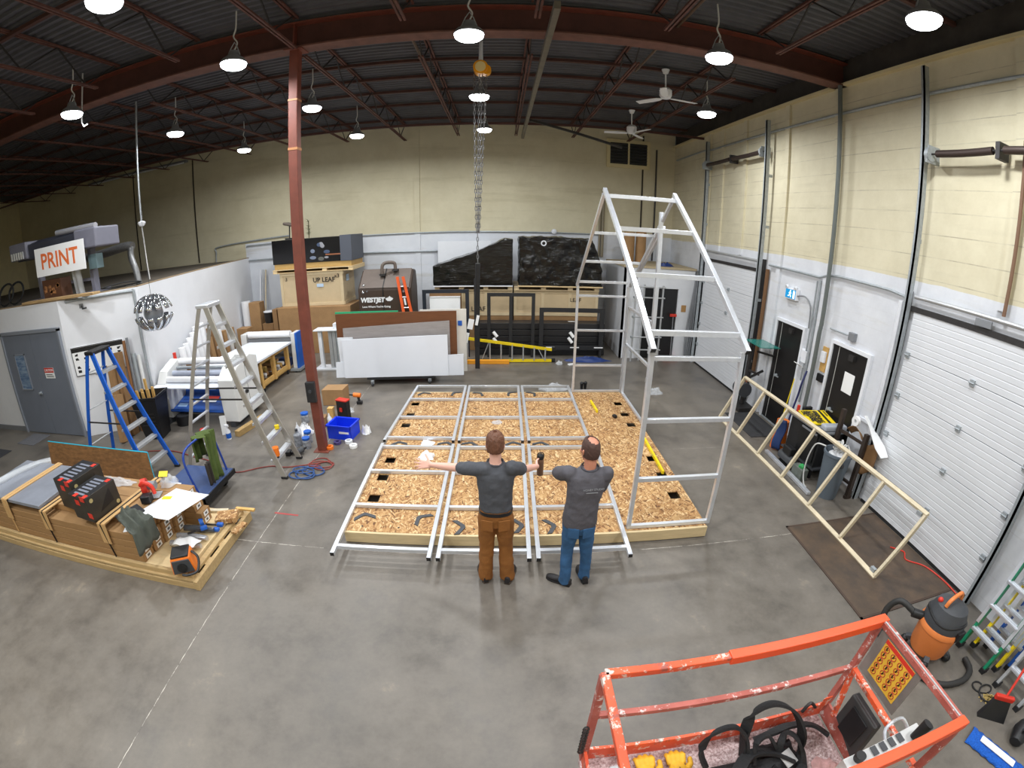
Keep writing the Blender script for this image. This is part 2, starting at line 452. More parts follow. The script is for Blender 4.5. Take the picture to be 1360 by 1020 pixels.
for y, z, zone in ((8.9, 6.985, 'second'), (9.9, 6.985, 'third'), (10.95, 6.985, 'fourth'), (12.2, 6.985, 'fifth'), (13.9, 6.985, 'sixth'), (7.75, 6.985, 'first'), (12.6, 6.5, 'lowest'), (4.3, 6.985, 'nearest'), (2.6, 6.985, 'front')):
    b = B().box(-21.8, XR, -.03, .03, -.03, .03)
    lab = 'thin bridging bar crossing the joists, %s row beyond the deep steel beam' % zone if y > 6.7 else 'thin bridging bar crossing the joists near the camera, %s row' % zone
    if proto is None:
        proto = make('bridging_bar', b, mat('dark_red_steel', (78, 48, 42), .7, 0, var=.2, scale=5), None, local=True); proto.location = (0, y, z)
        meta(proto, lab, 'bridging bar', 'roof bridging', 'structure'); WM[proto] = Matrix.Translation((0, y, z))
    else:
        dup(proto, (0, y, z), None, lab)

# ------------------------------------------------------------------ high bay lamps
LENS = bpy.data.materials.new('lit_lamp_lens'); LENS.use_nodes = True
_p = LENS.node_tree.nodes['Principled BSDF']; _p.inputs['Base Color'].default_value = (1, 1, 1, 1)
_p.inputs['Emission Color'].default_value = (.94, .97, 1, 1); _p.inputs['Emission Strength'].default_value = 9
CORD = mat('white_cord', (200, 200, 198), .6)
def lamp_proto():
    t = thing('high_bay_lamp', 'x', 'ceiling lamp', (0, 0, 6.2), group='round high bay lamps')
    make('housing', B().lathe([(.03, .2), (.07, .19), (.09, .12), (.16, .07), (.19, .03), (.195, 0.)], n=28), GREY, t, smooth=True, local=True)
    make('lens', B().lathe([(.0, -.075), (.09, -.072), (.15, -.06), (.18, -.035), (.19, .0)], n=28), LENS, t, smooth=True, local=True)
    b = B().tube([(-.1, 0, .12), (-.05, 0, .25), (0, 0, .33), (.05, 0, .25), (.1, 0, .12)], .008); make('hanger', b, GALV, t, local=True)
    b = B().tube(spline([(0, 0, .2), (.035, .02, .32), (-.02, 0, .42), (.01, 0, .55), (0, 0, .82)], 5), .012, 6); make('cord', b, CORD, t, local=True)
    return t
LP = [(-3.77, 3.5, 'over the pallet of flat boxes'), (-3.72, 5.93, 'just in front of the deep beam near the steel column'), (-7.08, 5.95, 'just in front of the deep beam above the grey door'),
      (-7.07, 8.85, 'over the white laminating machine'), (-7.13, 11.97, 'over the far end of the work table'), (-3.72, 8.85, 'just behind the steel column'),
      (-3.77, 12.0, 'above the giant brown suitcase'), (-.42, 5.91, 'in front of the orange chain hoist'), (-.42, 8.89, 'behind the hoist chains in the middle row'),
      (-.43, 12.0, 'above the black wrapped wedge by the back wall'), (2.92, 5.92, 'in front of the ceiling fan near the deep beam'), (4.1, 8.89, 'near the block wall above the house frame'),
      (4.1, 3.45, 'near the block wall above the steel floor plate')]
OUT = [(.3, 3.2), (-7.1, 3.0), (-7.1, .4), (-3.75, .4), (-.4, .2), (4.1, .4), (-7.1, -2.2), (-3.75, -2.2), (-.4, -2.2), (4.1, -2.2)]  # unseen lamps outside the view, added to light the foreground
LPOW = 29
base = lamp_proto()
for i, (x, y, w) in enumerate(LP + [(x, y, None) for x, y in OUT]):
    lab = 'lit round high bay lamp ' + w if w else 'lit round high bay lamp added out of view for foreground light'
    if i == 0: o = base; o.location = (x, y, 6.2); WM[o] = Matrix.Translation((x, y, 6.2)); o['label'] = lab
    else: o = dup(base, (x, y, 6.2), None, lab)
    ld = bpy.data.lights.new('lamp_light', 'AREA'); ld.shape = 'DISK'; ld.size = .34; ld.spread = R(175); ld.energy = LPOW; ld.color = (.95, .98, 1)
    lo = bpy.data.objects.new('lamp_light', ld); COL.objects.link(lo); lo.parent = o; lo.location = (0, 0, -.08)
w = bpy.data.worlds.new('world'); S.world = w; w.use_nodes = True
w.node_tree.nodes['Background'].inputs[0].default_value = (.5, .55, .6, 1); w.node_tree.nodes['Background'].inputs[1].default_value = .02
S.view_settings.exposure = .5
# ------------------------------------------------------------------ OSB platform
def osb_mat():
    n = NT('oriented_strand_board', .75)
    cs = []
    for k, (rz, s) in enumerate(((.7, 1.), (-.95, 1.15), (1.6, .9))):
        v = n.map((.085 / s, .02 / s, .1), (0, 0, rz), kind='TEXTURE')
        vo = n.t.nodes.new('ShaderNodeTexVoronoi'); vo.inputs['Scale'].default_value = 1.; vo.inputs['Randomness'].default_value = 1
        n.t.links.new(v, vo.inputs['Vector'])
        se = n.t.nodes.new('ShaderNodeSeparateColor'); n.t.links.new(vo.outputs['Color'], se.inputs[0])
        cs.append(se.outputs[k])
    sel = n.noise(11., detail=2)
    f = n.t.nodes.new('ShaderNodeMix'); n.L(n.math('GREATER_THAN', sel, .5), f.inputs[0]); n.L(cs[0], f.inputs[2]); n.L(cs[1], f.inputs[3])
    g = n.t.nodes.new('ShaderNodeMix'); n.L(n.math('GREATER_THAN', n.noise(14., detail=1), .54), g.inputs[0]); n.L(f.outputs[0], g.inputs[2]); n.L(cs[2], g.inputs[3])
    c = n.ramp(g.outputs[0], (.0, (94, 60, 34)), (.16, (146, 102, 60)), (.45, (172, 130, 82)), (.8, (194, 156, 106)), (1., (222, 192, 146)))
    n.bump(g.outputs[0], .3, .004)
    return n.done(c)
OSB = osb_mat()
X0, X1, Y0, Y1, ZT = -1.93, 2.64, 4.32, 9.1, .165
pf = thing('stage_platform', 'large low platform decked in golden strand board with pale lumber rim', 'platform', ((X0 + X1) / 2, 6.7, 0))
# deck outline with small cut-outs along both side edges
holes = [5.05, 5.6, 6.12, 7.42, 7.9, 8.45]
gaps = [(y - .09, y + .09) for y in holes]
ys = [Y0]
for a, b_ in gaps: ys += [a, b_]
ys.append(Y1)
b = B(); zb = ZT - .018; HX = .12; HW = .16
b.box(X0 + HX + HW, X1 - HX - HW, Y0, Y1, zb, ZT)
for i in range(len(ys) - 1):
    if i % 2 == 0:
        for xa, xb in ((X0, X0 + HX + HW), (X1 - HX - HW, X1)): b.box(xa, xb, ys[i], ys[i + 1], zb, ZT)
    else:
        b.box(X0, X0 + HX, ys[i], ys[i + 1], zb, ZT); b.box(X1 - HX, X1, ys[i], ys[i + 1], zb, ZT)
make('strand_board_deck', b, OSB, pf)
make('rim_board', B().box(X0, X1, Y0 - .038, Y0 - .001, .012, ZT - .002), PINE_X, pf, bev=.003)
make('rim_board', B().box(X0, X1, Y1 + .001, Y1 + .039, .012, ZT - .002), PINE_X, pf, bev=.003)
make('rim_board', B().box(X0, X0 + .037, Y0 + .001, Y1 - .001, .0, zb - .001), PINE_X, pf)
make('rim_board', B().box(X1 - .037, X1, Y0 + .001, Y1 - .001, .0, zb - .001), PINE_X, pf)
for k in range(5):
    x = X0 + .7 + k * .8
    make('floor_joist', B().box(x - .019, x + .019, Y0 + .04, Y1 - .04, 0, zb - .002), PINE_X, pf)
for x in [X0 + .2 + i * .47 for i in range(8)]: make('screw_head', B().cyl((x, Y0 + .1, ZT), (x, Y0 + .1, ZT + .002), .013, n=8), BLACK, pf)
make('sheet_seam', B().box(X0 + .3, X1 - .3, 6.648, 6.654, ZT - .001, ZT + .0006), mat('dark_seam', (110, 76, 44), .9), pf)

# ------------------------------------------------------------------ flat aluminium wall frames lying on the platform
def flat_frame(xa0, xa1, xb0, xb1, y0, y1, rungs, label):
    t = thing('aluminium_ladder_frame', label, 'metal frame', ((xa0 + xa1) / 2, (y0 + y1) / 2, ZT), group='flat aluminium wall frames on the platform')
    w = .05; z = ZT + .005 + w / 2
    fx = lambda s, y: s[0] + (s[1] - s[0]) * (y - y0) / (y1 - y0)
    L, Rr = (xa0, xb0), (xa1, xb1)
    for s, o in ((L, w / 2), (Rr, -w / 2)):
        make('stile', B().bar((s[0] + o, y0, z), (s[1] + o, y1, z), w), ALU, t, bev=.003)
        make('end_cap', B().box(s[0] + o - .024, s[0] + o + .024, y0 - .003, y0 + .001, z - .024, z + .024), BLACK, t)
    for y in rungs: make('rung', B().bar((fx(L, y) + w, y, z), (fx(Rr, y) - w, y, z), w), ALU, t, bev=.003)
    return t
cols = [(-1.96, -.775, -1.99, -.745), (-.72, .345, -.70, .40), (.40, 1.50, .445, 1.60)]
names = ['the outer edge beside the column', 'the two others', 'the upright house frame']
rl = [3.97, 4.83, 5.72, 6.51]; ru = [6.84, 7.71, 8.62, 9.4]
for i, (a0, a1, b0, b1) in enumerate(cols):
    pos = ['on the column side', 'behind the arms-out man', 'beside the upright house frame'][i]
    flat_frame(a0, a1, b0, b1, 3.82, 6.6, rl, 'flat silver wall frame overhanging the platform front, ' + pos)
    c0, c1 = ((-1.99, -.76), (-.71, .40), (.46, 1.53))[i]
    d0, d1 = ((-1.86, -.735), (-.70, .43), (.46, 1.545))[i]
    pos2 = ['on the column side', 'in the middle of its row', 'beside the house frame'][i]
    flat_frame(c0, c1, d0, d1, 6.72, 9.42, ru, 'flat silver wall frame on the platform rear half, ' + pos2)

# ------------------------------------------------------------------ upright house frame
hf = thing('house_frame', 'tall upright aluminium house frame with a pitched ladder-like roof on the platform', 'metal frame', (2.12, 6.8, ZT))
T = .05; AX0, AX1 = 1.585, 2.665; EZ, RZ = 2.5, 4.2; YF, YR, YK = 4.37, 6.9, 9.13
def hb(nm, p, q, w=T): make(nm, B().bar(p, q, w), ALU, hf, bev=.003)
for x in (AX0, AX1):
    hb('front_post', (x, YF, ZT + .003), (x, YF, EZ - .06)); hb('rear_post', (x, YK, ZT + .003), (x, YK, EZ))
for z in (ZT + .03, .88, 1.64, 2.36): hb('front_rail', (AX0 + .025, YF, z), (AX1 - .025, YF, z))
for z in (ZT + .03, .78, 1.55, 2.28): hb('rear_rail', (AX0 + .025, YK, z), (AX1 - .025, YK, z), .045)
sl = V((0, YR - YF, RZ - EZ)).normalized()
lo = V((0, YF, EZ)) - sl * .1
for x in (AX0 - .02, AX1 + .02):
    hb('front_rafter', (x, lo.y, lo.z + .02), (x, YR + .03, RZ + .07), .06)
    make('end_cap', B().bar((x, lo.y - .002, lo.z + .018), (x, lo.y + .001, lo.z + .02), .057), BLACK, hf)
    hb('rear_rafter', (x * .999, YR + .06, RZ), (x, YK, EZ))
for f in (.05, .36, .68, .965):
    y = YF + (YR - YF) * f; z = EZ + (RZ - EZ) * f + .02; hb('front_purlin', (AX0, y, z), (AX1, y, z), .06)
for f in (.36, .68, .95):
    y = YR + (YK - YR) * f; z = RZ + (EZ - RZ) * f; hb('rear_purlin', (AX0, y, z), (AX1 if f < .5 else AX1 - .03, y, z))
gx = AX1 + .0
hb('gable_post', (gx, 7.42, ZT + .003), (gx, 7.42, 4.0), .065)
hb('gable_post', (gx, 8.98, ZT + .003), (gx, 8.98, 2.1)); hb('gable_rail', (gx, 8.98, 1.29), (gx, 7.42, 1.29)); hb('gable_rail', (gx, 8.98, 2.08), (gx, 7.42, 2.08))
hb('gable_rail', (gx, 8.98, ZT + .03), (gx, 7.42, ZT + .03)); hb('gable_rail', (gx + .06, 7.42, 3.75), (gx + .06, 9.0, 2.62))
make('clamp', B().box(gx - .04, gx + .04, 7.38, 7.46, 1.0, 1.08), ALU_D, hf); make('clamp', B().box(AX0 - .04, AX0 + .04, YF - .04, YF + .04, 2.4, 2.47), ALU_D, hf)

# ------------------------------------------------------------------ loose things on the platform
def angle_bracket(x, y, rz, label):
    b = B(); b.prism([(-.14, .005), (-.02, .09), (.02, .09), (.14, .005), (.14, -.06), (.02, .03), (-.02, .03), (-.14, -.06)], (0, 0, 0), (1, 0, 0), (0, 1, 0), (0, 0, .012))
    m = Matrix.Translation((x, y, ZT + .001)) @ Matrix.Rotation(rz, 4, 'Z')
    return single('angle_bracket', label, 'bracket', b.xf(m), GREY_D, 'dark angle brackets on the boards')
for x, y, a, l in ((-1.74, 4.6, .25, 'dark bent bracket lying nearest the outer front corner of the platform'), (-.98, 4.6, .9, 'dark bent bracket lying in the outer front bay beside the stile'),
                   (-.52, 4.45, -1.4, 'dark bent bracket lying in the front bay behind the arms-out man, column side'), (.2, 4.48, -1.45, 'dark bent bracket lying between the arms-out man and the stile'),
                   (.6, 4.46, -1.4, 'dark bent bracket lying beside the jeans of the balding man'), (-1.7, 6.66, .2, 'dark bracket between the rear and front frames by the outer edge'),
                   (-.9, 6.67, -.2, 'dark bracket between the rear and front frames beside the middle stile'), (-.5, 6.67, -.3, 'dark bracket behind the head of the arms-out man, column side'),
                   (.22, 6.68, .1, 'dark bracket behind the outstretched bottle hand'), (.68, 6.67, -.2, 'dark bracket behind the balding man, near the stile'),
                   (-1.64, 9.0, .4, 'dark bracket at the far outer corner of the platform'), (-.95, 9.02, .8, 'dark bracket at the far edge, first beside the middle stile'),
                   (-.46, 9.0, -.7, 'dark bracket at the far edge, second beside the middle stile'), (.24, 9.02, .9, 'dark bracket at the far edge before the third frame'), (.68, 9.0, -1., 'dark bracket at the far edge within the third frame')):
    angle_bracket(x, y, a, l)
def level(p, q, label):
    p, q = V(p), V(q); t = thing('spirit_level', label, 'spirit level', tuple((p + q) / 2), group='yellow spirit levels')
    z = V((0, 0, .03)); d = (q - p)
    make('body', B().bar(p + z, q + z, .035, .058), YELLOW, t, bev=.003)
    for f in (.2, .5, .8):
        c = p + d * f + z; make('vial', B().bar(c - d.normalized() * .03, c + d.normalized() * .03, .039, .022), mat('vial_green', (196, 222, 90), .2), t)
level((2.50, 6.78, ZT), (2.46, 5.62, ZT), 'long yellow spirit level lying along the platform edge inside the house frame')
level((1.87, 8.52, ZT), (1.9, 7.98, ZT), 'short yellow spirit level lying at the rear of the bare boards')
def crumple(c, r, h, label, name='plastic_bag', cat='plastic bag', m=None, seed=0, sx=1., sy=1.):
    random.seed(seed); b = B()
    def f(u, v):
        a = u * 2 * pi; rr = r * v; k = NZ.noise(V((cos(a) * 2.2 * v + seed, sin(a) * 2.2 * v, seed * 1.7)))
        k2 = NZ.noise(V((cos(a) * 6 * v, sin(a) * 6 * v + seed, 3.)))
        return V((c[0] + cos(a) * rr * sx * (1 + .35 * k), c[1] + sin(a) * rr * sy * (1 + .35 * k), c[2] + max(.004, h * (1 - v * v) * (.65 + .8 * k + .5 * k2))))
    b.grid(f, 26, 9)
    return single(name, label, cat, b, m or PLASTIC_BAG, smooth=60)
crumple((-1.16, 6.24, ZT), .13, .12, 'crumpled white plastic bag on the boards near the reaching hand', m=mat('white_film', (238, 238, 240), .4, bump=.3, bscale=20), seed=3)
crumple((-1.22, 6.68, ZT + .001), .12, .08, 'small white film scrap lying between the rear and front frames', m=bpy.data.materials['white_film'], seed=8)
crumple((-.05, 7.55, ZT), .1, .03, 'flat clear film scrap on the rear boards in the middle frame', seed=6)
single('tape_measure', 'yellow tape measure below the crumpled white bag on boards', 'tape measure', B().obox((-1.17, 6.03, ZT + .02), (.17, .06, .04), (0, 0, 5)), YELLOW, bev=.008)
single('dark_clip', 'small dark clip lying on the bare boards beside the house frame', 'clip', B().obox((2.2, 7.75, ZT + .03), (.07, .09, .05), (0, 0, 20)), BLACK, bev=.01)
crumple((1.22, 9.75, 0), .26, .14, 'heap of clear plastic film behind the platform', seed=12, sx=1.4, sy=.6)
crumple((3.62, 9.5, 0), .16, .12, 'crumpled clear bag alone on the floor beyond the house frame', seed=14, sx=1.3)
# ------------------------------------------------------------------ people
def ring(c, rx, ry, n=18, tilt=None, pw=2.3):
    """super-ellipse ring around c in the xy plane, optionally oriented along an axis"""
    out = []
    for i in range(n):
        a = 2 * pi * i / n; x = abs(cos(a)) ** (2 / pw) * (1 if cos(a) >= 0 else -1); y = abs(sin(a)) ** (2 / pw) * (1 if sin(a) >= 0 else -1)
        p = V((x * rx, y * ry, 0))
        if tilt is not None: p = tilt @ p
        out.append(V(c) + p)
    return out
def limb(b, pts, rads, n=14, k=5, flat=None):
    """tapered tube through joint points; flat = per-point (width, thickness) with a side direction"""
    P = spline(pts, k); rr = []
    for i in range(len(pts) - 1):
        for j in range(k):
            t = j / k; t = t * t * (3 - 2 * t); rr.append(rads[i] * (1 - t) + rads[i + 1] * t)
    rr.append(rads[-1])
    b.tube(P, rr, n)
    b.ball(P[0], rads[0] * .98); b.ball(P[-1], rads[-1] * .98)
    return b
def stack(b, rows, n=22, pw=2.35):
    b.loft([ring((cx, cy, z), rx, ry, n, None, pw) for z, cx, cy, rx, ry in rows])
    return b
def hand(b, wrist, fwd, palm_n, side, size=1., spread=.2, curl=(0, 0, 0, 0), thumb_curl=.2, thumb_out=.8):
    """palm plus five separate fingers; fwd = wrist to fingers, side = towards the thumb, palm_n = out of the palm"""
    w, f, s, nrm = V(wrist), V(fwd).normalized(), V(side).normalized(), V(palm_n).normalized()
    pl = .092 * size
    for k in range(5):
        t = k / 4 - .5
        a = w + s * (-t * .045 * size) ; q = w + f * pl + s * (-t * .066 * size)
        b.tube([a, a * .5 + q * .5 + nrm * -.002, q], [.0135 * size, .0145 * size, .011 * size], 8)
    lens = [.074, .083, .077, .058]
    for k in range(4):
        t = k / 3 - .5
        base = w + f * pl + s * (-t * .062 * size)
        d = (f + s * (-t * spread * 2)).normalized(); pts = [base - f * .012]; ln = lens[k] * size; p = base; ang = 0
        for seg, fr in enumerate((.46, .3, .24)):
            ang += curl[k] * (1., 1.15, .8)[seg]
            p = p + (d * cos(ang) + nrm * sin(ang)) * ln * fr; pts.append(p)
        b.tube(pts, [.0098 * size, .0094 * size, .0086 * size, .007 * size], 9); b.ball(pts[-1], .0072 * size)
    tb = w + f * .022 * size + s * .026 * size
    d = (f * (1 - thumb_out * .5) + s * thumb_out).normalized()
    p1 = tb + d * .038 * size; d2 = (d + nrm * thumb_curl + f * .3).normalized(); p2 = p1 + d2 * .03 * size; p3 = p2 + (d2 + nrm * thumb_curl).normalized() * .024 * size
    b.tube([w + f * .005, tb, p1, p2, p3], [.014 * size, .0155 * size, .0118 * size, .0102 * size, .008 * size], 9); b.ball(p3, .008 * size)
def head(b, c, yaw, pitch, s=1.):
    """skull, jaw, nose, brows, lips, chin, ears; c = centre of the skull, face towards +y before turning"""
    m = Matrix.Translation(c) @ Matrix.Rotation(yaw, 4, 'Z') @ Matrix.Rotation(pitch, 4, 'X')
    t = B()
    rows = [(-.118, .0, .03, .048, .05), (-.108, .0, .034, .05, .058), (-.08, 0, .022, .06, .078), (-.05, 0, .01, .066, .09), (-.02, 0, .004, .071, .096), (.01, 0, 0, .075, .1), (.04, 0, -.002, .077, .1), (.07, 0, -.004, .073, .094), (.095, 0, -.006, .06, .077), (.113, 0, -.008, .04, .05), (.122, 0, -.008, .015, .02)]
    stack(t, rows, 24, 2.1)
    t.ball((0, .092, -.112), .024, .018, .016)                       # chin
    t.tube([(0, .094, .012), (0, .112, -.018), (0, .122, -.036), (0, .104, -.046)], [.009, .012, .016, .01], 8)   # nose
    t.ball((-.013, .108, -.04), .01); t.ball((.013, .108, -.04), .01)
    t.tube([(-.05, .08, .022), (-.025, .098, .027), (0, .1, .022), (.025, .098, .027), (.05, .08, .022)], .009, 8)  # brow
    t.tube([(-.024, .092, -.071), (0, .103, -.068), (.024, .092, -.071)], [.005, .008, .005], 8)
    t.tube([(-.022, .09, -.08), (0, .1, -.081), (.022, .09, -.08)], [.005, .008, .005], 8)
    for sx in (-1, 1):
        t.ball((sx * .047, .075, -.035), .024, .02, .024)               # cheek
        e = [(sx * .076, -.004, -.022), (sx * .088, -.018, .018), (sx * .084, -.026, .026), (sx * .088, -.03, .004), (sx * .08, -.02, -.028), (sx * .077, -.008, -.034)]
        t.tube([V(p) for p in e], .0075, 7); t.ball((sx * .079, -.014, -.002), .008, .016, .026)
    t.v = [V(p) * s for p in t.v]; t.xf(m); b.add(t.v, t.f)
    return m
def eyes(parent, m, s=1.):
    for sx in (-1, 1):
        c = m @ (V((sx * .031, .085, .004)) * s)
        make('eye', B().ball(c, .0125 * s), mat('eye_white', (232, 228, 224), .3), parent, smooth=True)
def shell(m, keep, thick, s=1., grow=1.0, wob=.004, top=0.):
    """hair: a thick cap over the part of the skull where keep(x, y, z) holds"""
    t = B(); n, k = 44, 26; vs = []; fs = []
    def pt(i, j, off):
        th = pi * j / k; ph = 2 * pi * i / n
        x, y, z = sin(th) * cos(ph), sin(th) * sin(ph), cos(th)
        k_ = ((1 - min(.999, z) ** 2.7) ** (1 / 2.7) / max(.02, sin(th))) if z > 0 else 1.
        x, y = x * k_, y * k_
        w = NZ.noise(V((x * 5, y * 5, z * 5))) * wob + NZ.noise(V((x * 16, y * 16, z * 7))) * wob * .6
        zz = .122 * z if z > 0 else .118 * z
        yo = -.004
        return m @ (V(((.0775 + off + w) * x * grow, (.101 + off + w) * y * grow + yo, zz + (off + w + top) * z + .0)) * s)
    for i in range(n):
        for j in range(1, k):
            th = pi * (j + .5) / k; ph = 2 * pi * (i + .5) / n
            if keep(sin(th) * cos(ph), sin(th) * sin(ph), cos(th)):
                q = [pt(i, j, thick), pt(i + 1, j, thick), pt(i + 1, j + 1, thick), pt(i, j + 1, thick)]
                r = [pt(i, j, -.012), pt(i + 1, j, -.012), pt(i + 1, j + 1, -.012), pt(i, j + 1, -.012)]
                t.add(q + r, [(0, 3, 2, 1), (4, 5, 6, 7), (0, 1, 5, 4), (1, 2, 6, 5), (2, 3, 7, 6), (3, 0, 4, 7)])
    return t

SK1 = mat('fair_skin', (226, 176, 158), .5, 0, var=.06, scale=9)
SK2 = mat('ruddy_skin', (198, 134, 108), .5, 0, var=.08, scale=9)
HAIR1 = mat('short_auburn_hair', (104, 66, 46), .6, 0, var=.25, scale=30, bump=.5, bscale=120, stretch=(1, 1, .35))
HAIR2 = mat('dark_cropped_hair', (78, 54, 46), .65, 0, var=.25, scale=30, bump=.4, bscale=140)
TEE = mat('charcoal_cotton', (74, 76, 82), .85, 0, var=.08, scale=5, bump=.12, bscale=60)
TEE2 = mat('slate_grey_cotton', (84, 82, 88), .85, 0, var=.08, scale=5, bump=.12, bscale=60)
DUCK = mat('brown_duck_canvas', (136, 86, 36), .85, 0, var=.12, scale=6, bump=.15, bscale=70)
DENIM = mat('blue_denim', (48, 88, 128), .85, 0, var=.25, scale=4, bump=.12, bscale=90)
SHOE = mat('black_shoe_leather', (34, 32, 34), .6, 0, var=.15)

def cloth_wrinkle(o, amt, sc, seed):
    tx = bpy.data.textures.new('folds', 'CLOUDS'); tx.noise_scale = sc
    md = o.modifiers.new('folds', 'DISPLACE'); md.texture = tx; md.strength = amt; md.mid_level = .5; md.texture_coords = 'LOCAL'
def shoe(name, parent, heel, yaw, m=SHOE, L=.29, sole=None):
    b = B(); rows = []
    M = Matrix.Translation(heel) @ Matrix.Rotation(yaw, 4, 'Z')
    prof = [(-.03, .028, .085), (0, .036, .095), (.05, .037, .09), (.1, .04, .075), (.15, .046, .06), (.2, .048, .052), (.24, .042, .044), (.27, .026, .034), (.278, .012, .024)]
    rings = []
    for y, w, h in prof:
        r = []
        for i in range(14):
            a = 2 * pi * i / 14; x = w * cos(a) * (1 if sin(a) < 0 else .92); z = h * (.5 + .5 * sin(a)) if sin(a) > -.5 else 0.0
            r.append(M @ V((x, y * L / .29, z + .012)))
        rings.append(r)
    b.loft(rings); o = make(name, b, m, parent, smooth=60)
    b = B(); b.loft([[M @ V((w * 1.08 * sx, y * L / .29, z)) for sx, z in ((-1, 0), (1, 0), (1, .022), (-1, .022))] for y, w, h in prof])
    make('sole', b, sole or RUBBER, o)

# ---- first man: back to the camera, arms held straight out to both sides
X, Y = -.045, 3.74
p1 = thing('person', 'person in charcoal t-shirt and brown work trousers with both arms stretched out sideways', 'person', (X, Y, 0))
shl, shr = V((X - .175, Y + .0, 1.435)), V((X + .175, Y + .01, 1.435))
ell, wrl = V((X - .43, Y + .13, 1.375)), V((X - .655, Y + .24, 1.335))
elr, wrr = V((X + .29, Y + .19, 1.32)), V((X + .435, Y + .42, 1.215))
b = B()
stack(b, [(.86, X, Y, .14, .1), (.98, X, Y, .145, .1), (1.1, X, Y, .13, .095), (1.25, X, Y, .15, .105), (1.38, X, Y, .165, .1), (1.44, X, Y, .14, .08), (1.5, X, Y + .01, .07, .06)])
limb(b, [(X, Y + .0, 1.45), (X, Y + .015, 1.53), (X, Y + .03, 1.62)], [.062, .056, .058])
hm1 = head(b, V((X, Y + .035, 1.675)), 0., -.05)
limb(b, [shl, ell, wrl], [.055, .043, .029]); limb(b, [shr, elr, wrr], [.055, .043, .029])
for sx in (-1, 1): limb(b, [(X + sx * .085, Y, .92), (X + sx * .1, Y + .01, .5), (X + sx * .115, Y - .02, .1)], [.085, .06, .045])
dl = (wrl - ell).normalized()
hand(b, wrl + dl * .012, dl + V((0, -.25, .06)), (.1, .82, -.55), (.15, .5, .85), 1.06, spread=.4, curl=(.05, .02, .04, .1), thumb_out=1.)
bw = V((.012, .0, -1)).normalized()
bc = V((X + .485, Y + .545, 1.16))                                            # bottle axis centre
fw = (bc + V((-.05, -.0, .015)) - wrr).normalized()
hand(b, wrr + fw * .01, fw, (1., -.1, 0), (.05, .0, 1.), 1.02, spread=.1, curl=(.62, .66, .66, .62), thumb_curl=.7, thumb_out=.5)
o = make('body', b, SK1, p1); remesh(o, .0062, 5, .45)
eyes(p1, hm1)
make('hair', shell(hm1, lambda x, y, z: (z > .3 and y < .75) or (y < .1 and z > -.36 and (abs(x) < .9 or z > .0)), .013, wob=.006, top=.008), HAIR1, p1, smooth=60)
# shirt with short sleeves
b = B()
stack(b, [(.985, X, Y, .168, .124), (1.01, X, Y, .168, .124), (1.08, X, Y, .166, .12), (1.2, X, Y, .17, .122), (1.3, X, Y, .182, .125), (1.38, X, Y, .188, .118), (1.43, X, Y, .17, .1), (1.475, X, Y + .01, .115, .078), (1.505, X, Y + .015, .078, .07)])
def sleeve(sh, el, f, r0, r1):
    d = el - sh; limb(b, [sh - d * .3, sh, sh + d * f * .5, sh + d * f], [.07, r0, (r0 + r1) / 2, r1], k=4)
sleeve(shl, ell, .6, .072, .067); sleeve(shr, elr, .66, .072, .066)
o = make('t_shirt', b, TEE, p1); remesh(o, .011, 5, .5); cloth_wrinkle(o, .022, .09, 1)
make('collar', B().tube([(X + .079 * cos(a), Y + .014 + .071 * sin(a), 1.505 + .012 * sin(a)) for a in [2 * pi * i / 28 for i in range(28)]], .008, 8, closed=True), mat('dark_rib_knit', (62, 62, 68), .9), p1, smooth=True)
b = B()
stack(b, [(.80, X, Y, .163, .128), (.88, X, Y, .172, .135), (.95, X, Y, .166, .126), (1.0, X, Y, .16, .118)])
for sx in (-1, 1):
    limb(b, [(X + sx * .085, Y - .005, .86), (X + sx * .093, Y - .008, .72), (X + sx * .1, Y + .01, .48), (X + sx * .112, Y - .01, .25), (X + sx * .117, Y - .012, .1)], [.1, .094, .078, .078, .08], n=16)
    b.cyl((X + sx * .117, Y - .012, .1), (X + sx * .118, Y - .005, .035), .082, .086, n=18)
o = make('work_trousers', b, DUCK, p1); remesh(o, .011, 4, .5); cloth_wrinkle(o, .022, .1, 2)
make('belt', B().loft([ring((X, Y, z), .172, .132, 28) for z in (.948, .982)]), BLACK, p1, smooth=True)
for sx in (-1, 1):
    make('back_pocket', B().obox((X + sx * .085, Y - .137, .85), (.12, .01, .13), (0, 0, sx * 14)), DUCK, p1, bev=.004)
shoe('shoe', p1, (X - .118, Y - .06, 0), .25, sole=mat('brown_sole', (70, 58, 48), .8)); shoe('shoe', p1, (X + .12, Y - .08, 0), -.28, sole=bpy.data.materials['brown_sole'])
# the bottle he holds
bt = thing('drink_bottle', 'brown insulated drink bottle with a black lid held in an outstretched hand', 'bottle', tuple(bc - V((0, 0, .12))))
make('flask', B().lathe([(.0, -.125), (.034, -.125), (.037, -.118), (.037, .05), (.034, .07), (.03, .078)], bc, 22), mat('bronze_enamel', (112, 84, 66), .4, .1), bt, smooth=True)
make('lid', B().lathe([(.031, .078), (.036, .08), (.036, .118), (.03, .126), (.0, .128)], bc, 20), BLACK, bt, smooth=True)
make('carry_loop', B().tube(spline([bc + V((-.034, 0, .09)), bc + V((-.028, 0, .145)), bc + V((.028, 0, .145)), bc + V((.034, 0, .09))], 5), .006, 8), BLACK, bt, smooth=True)

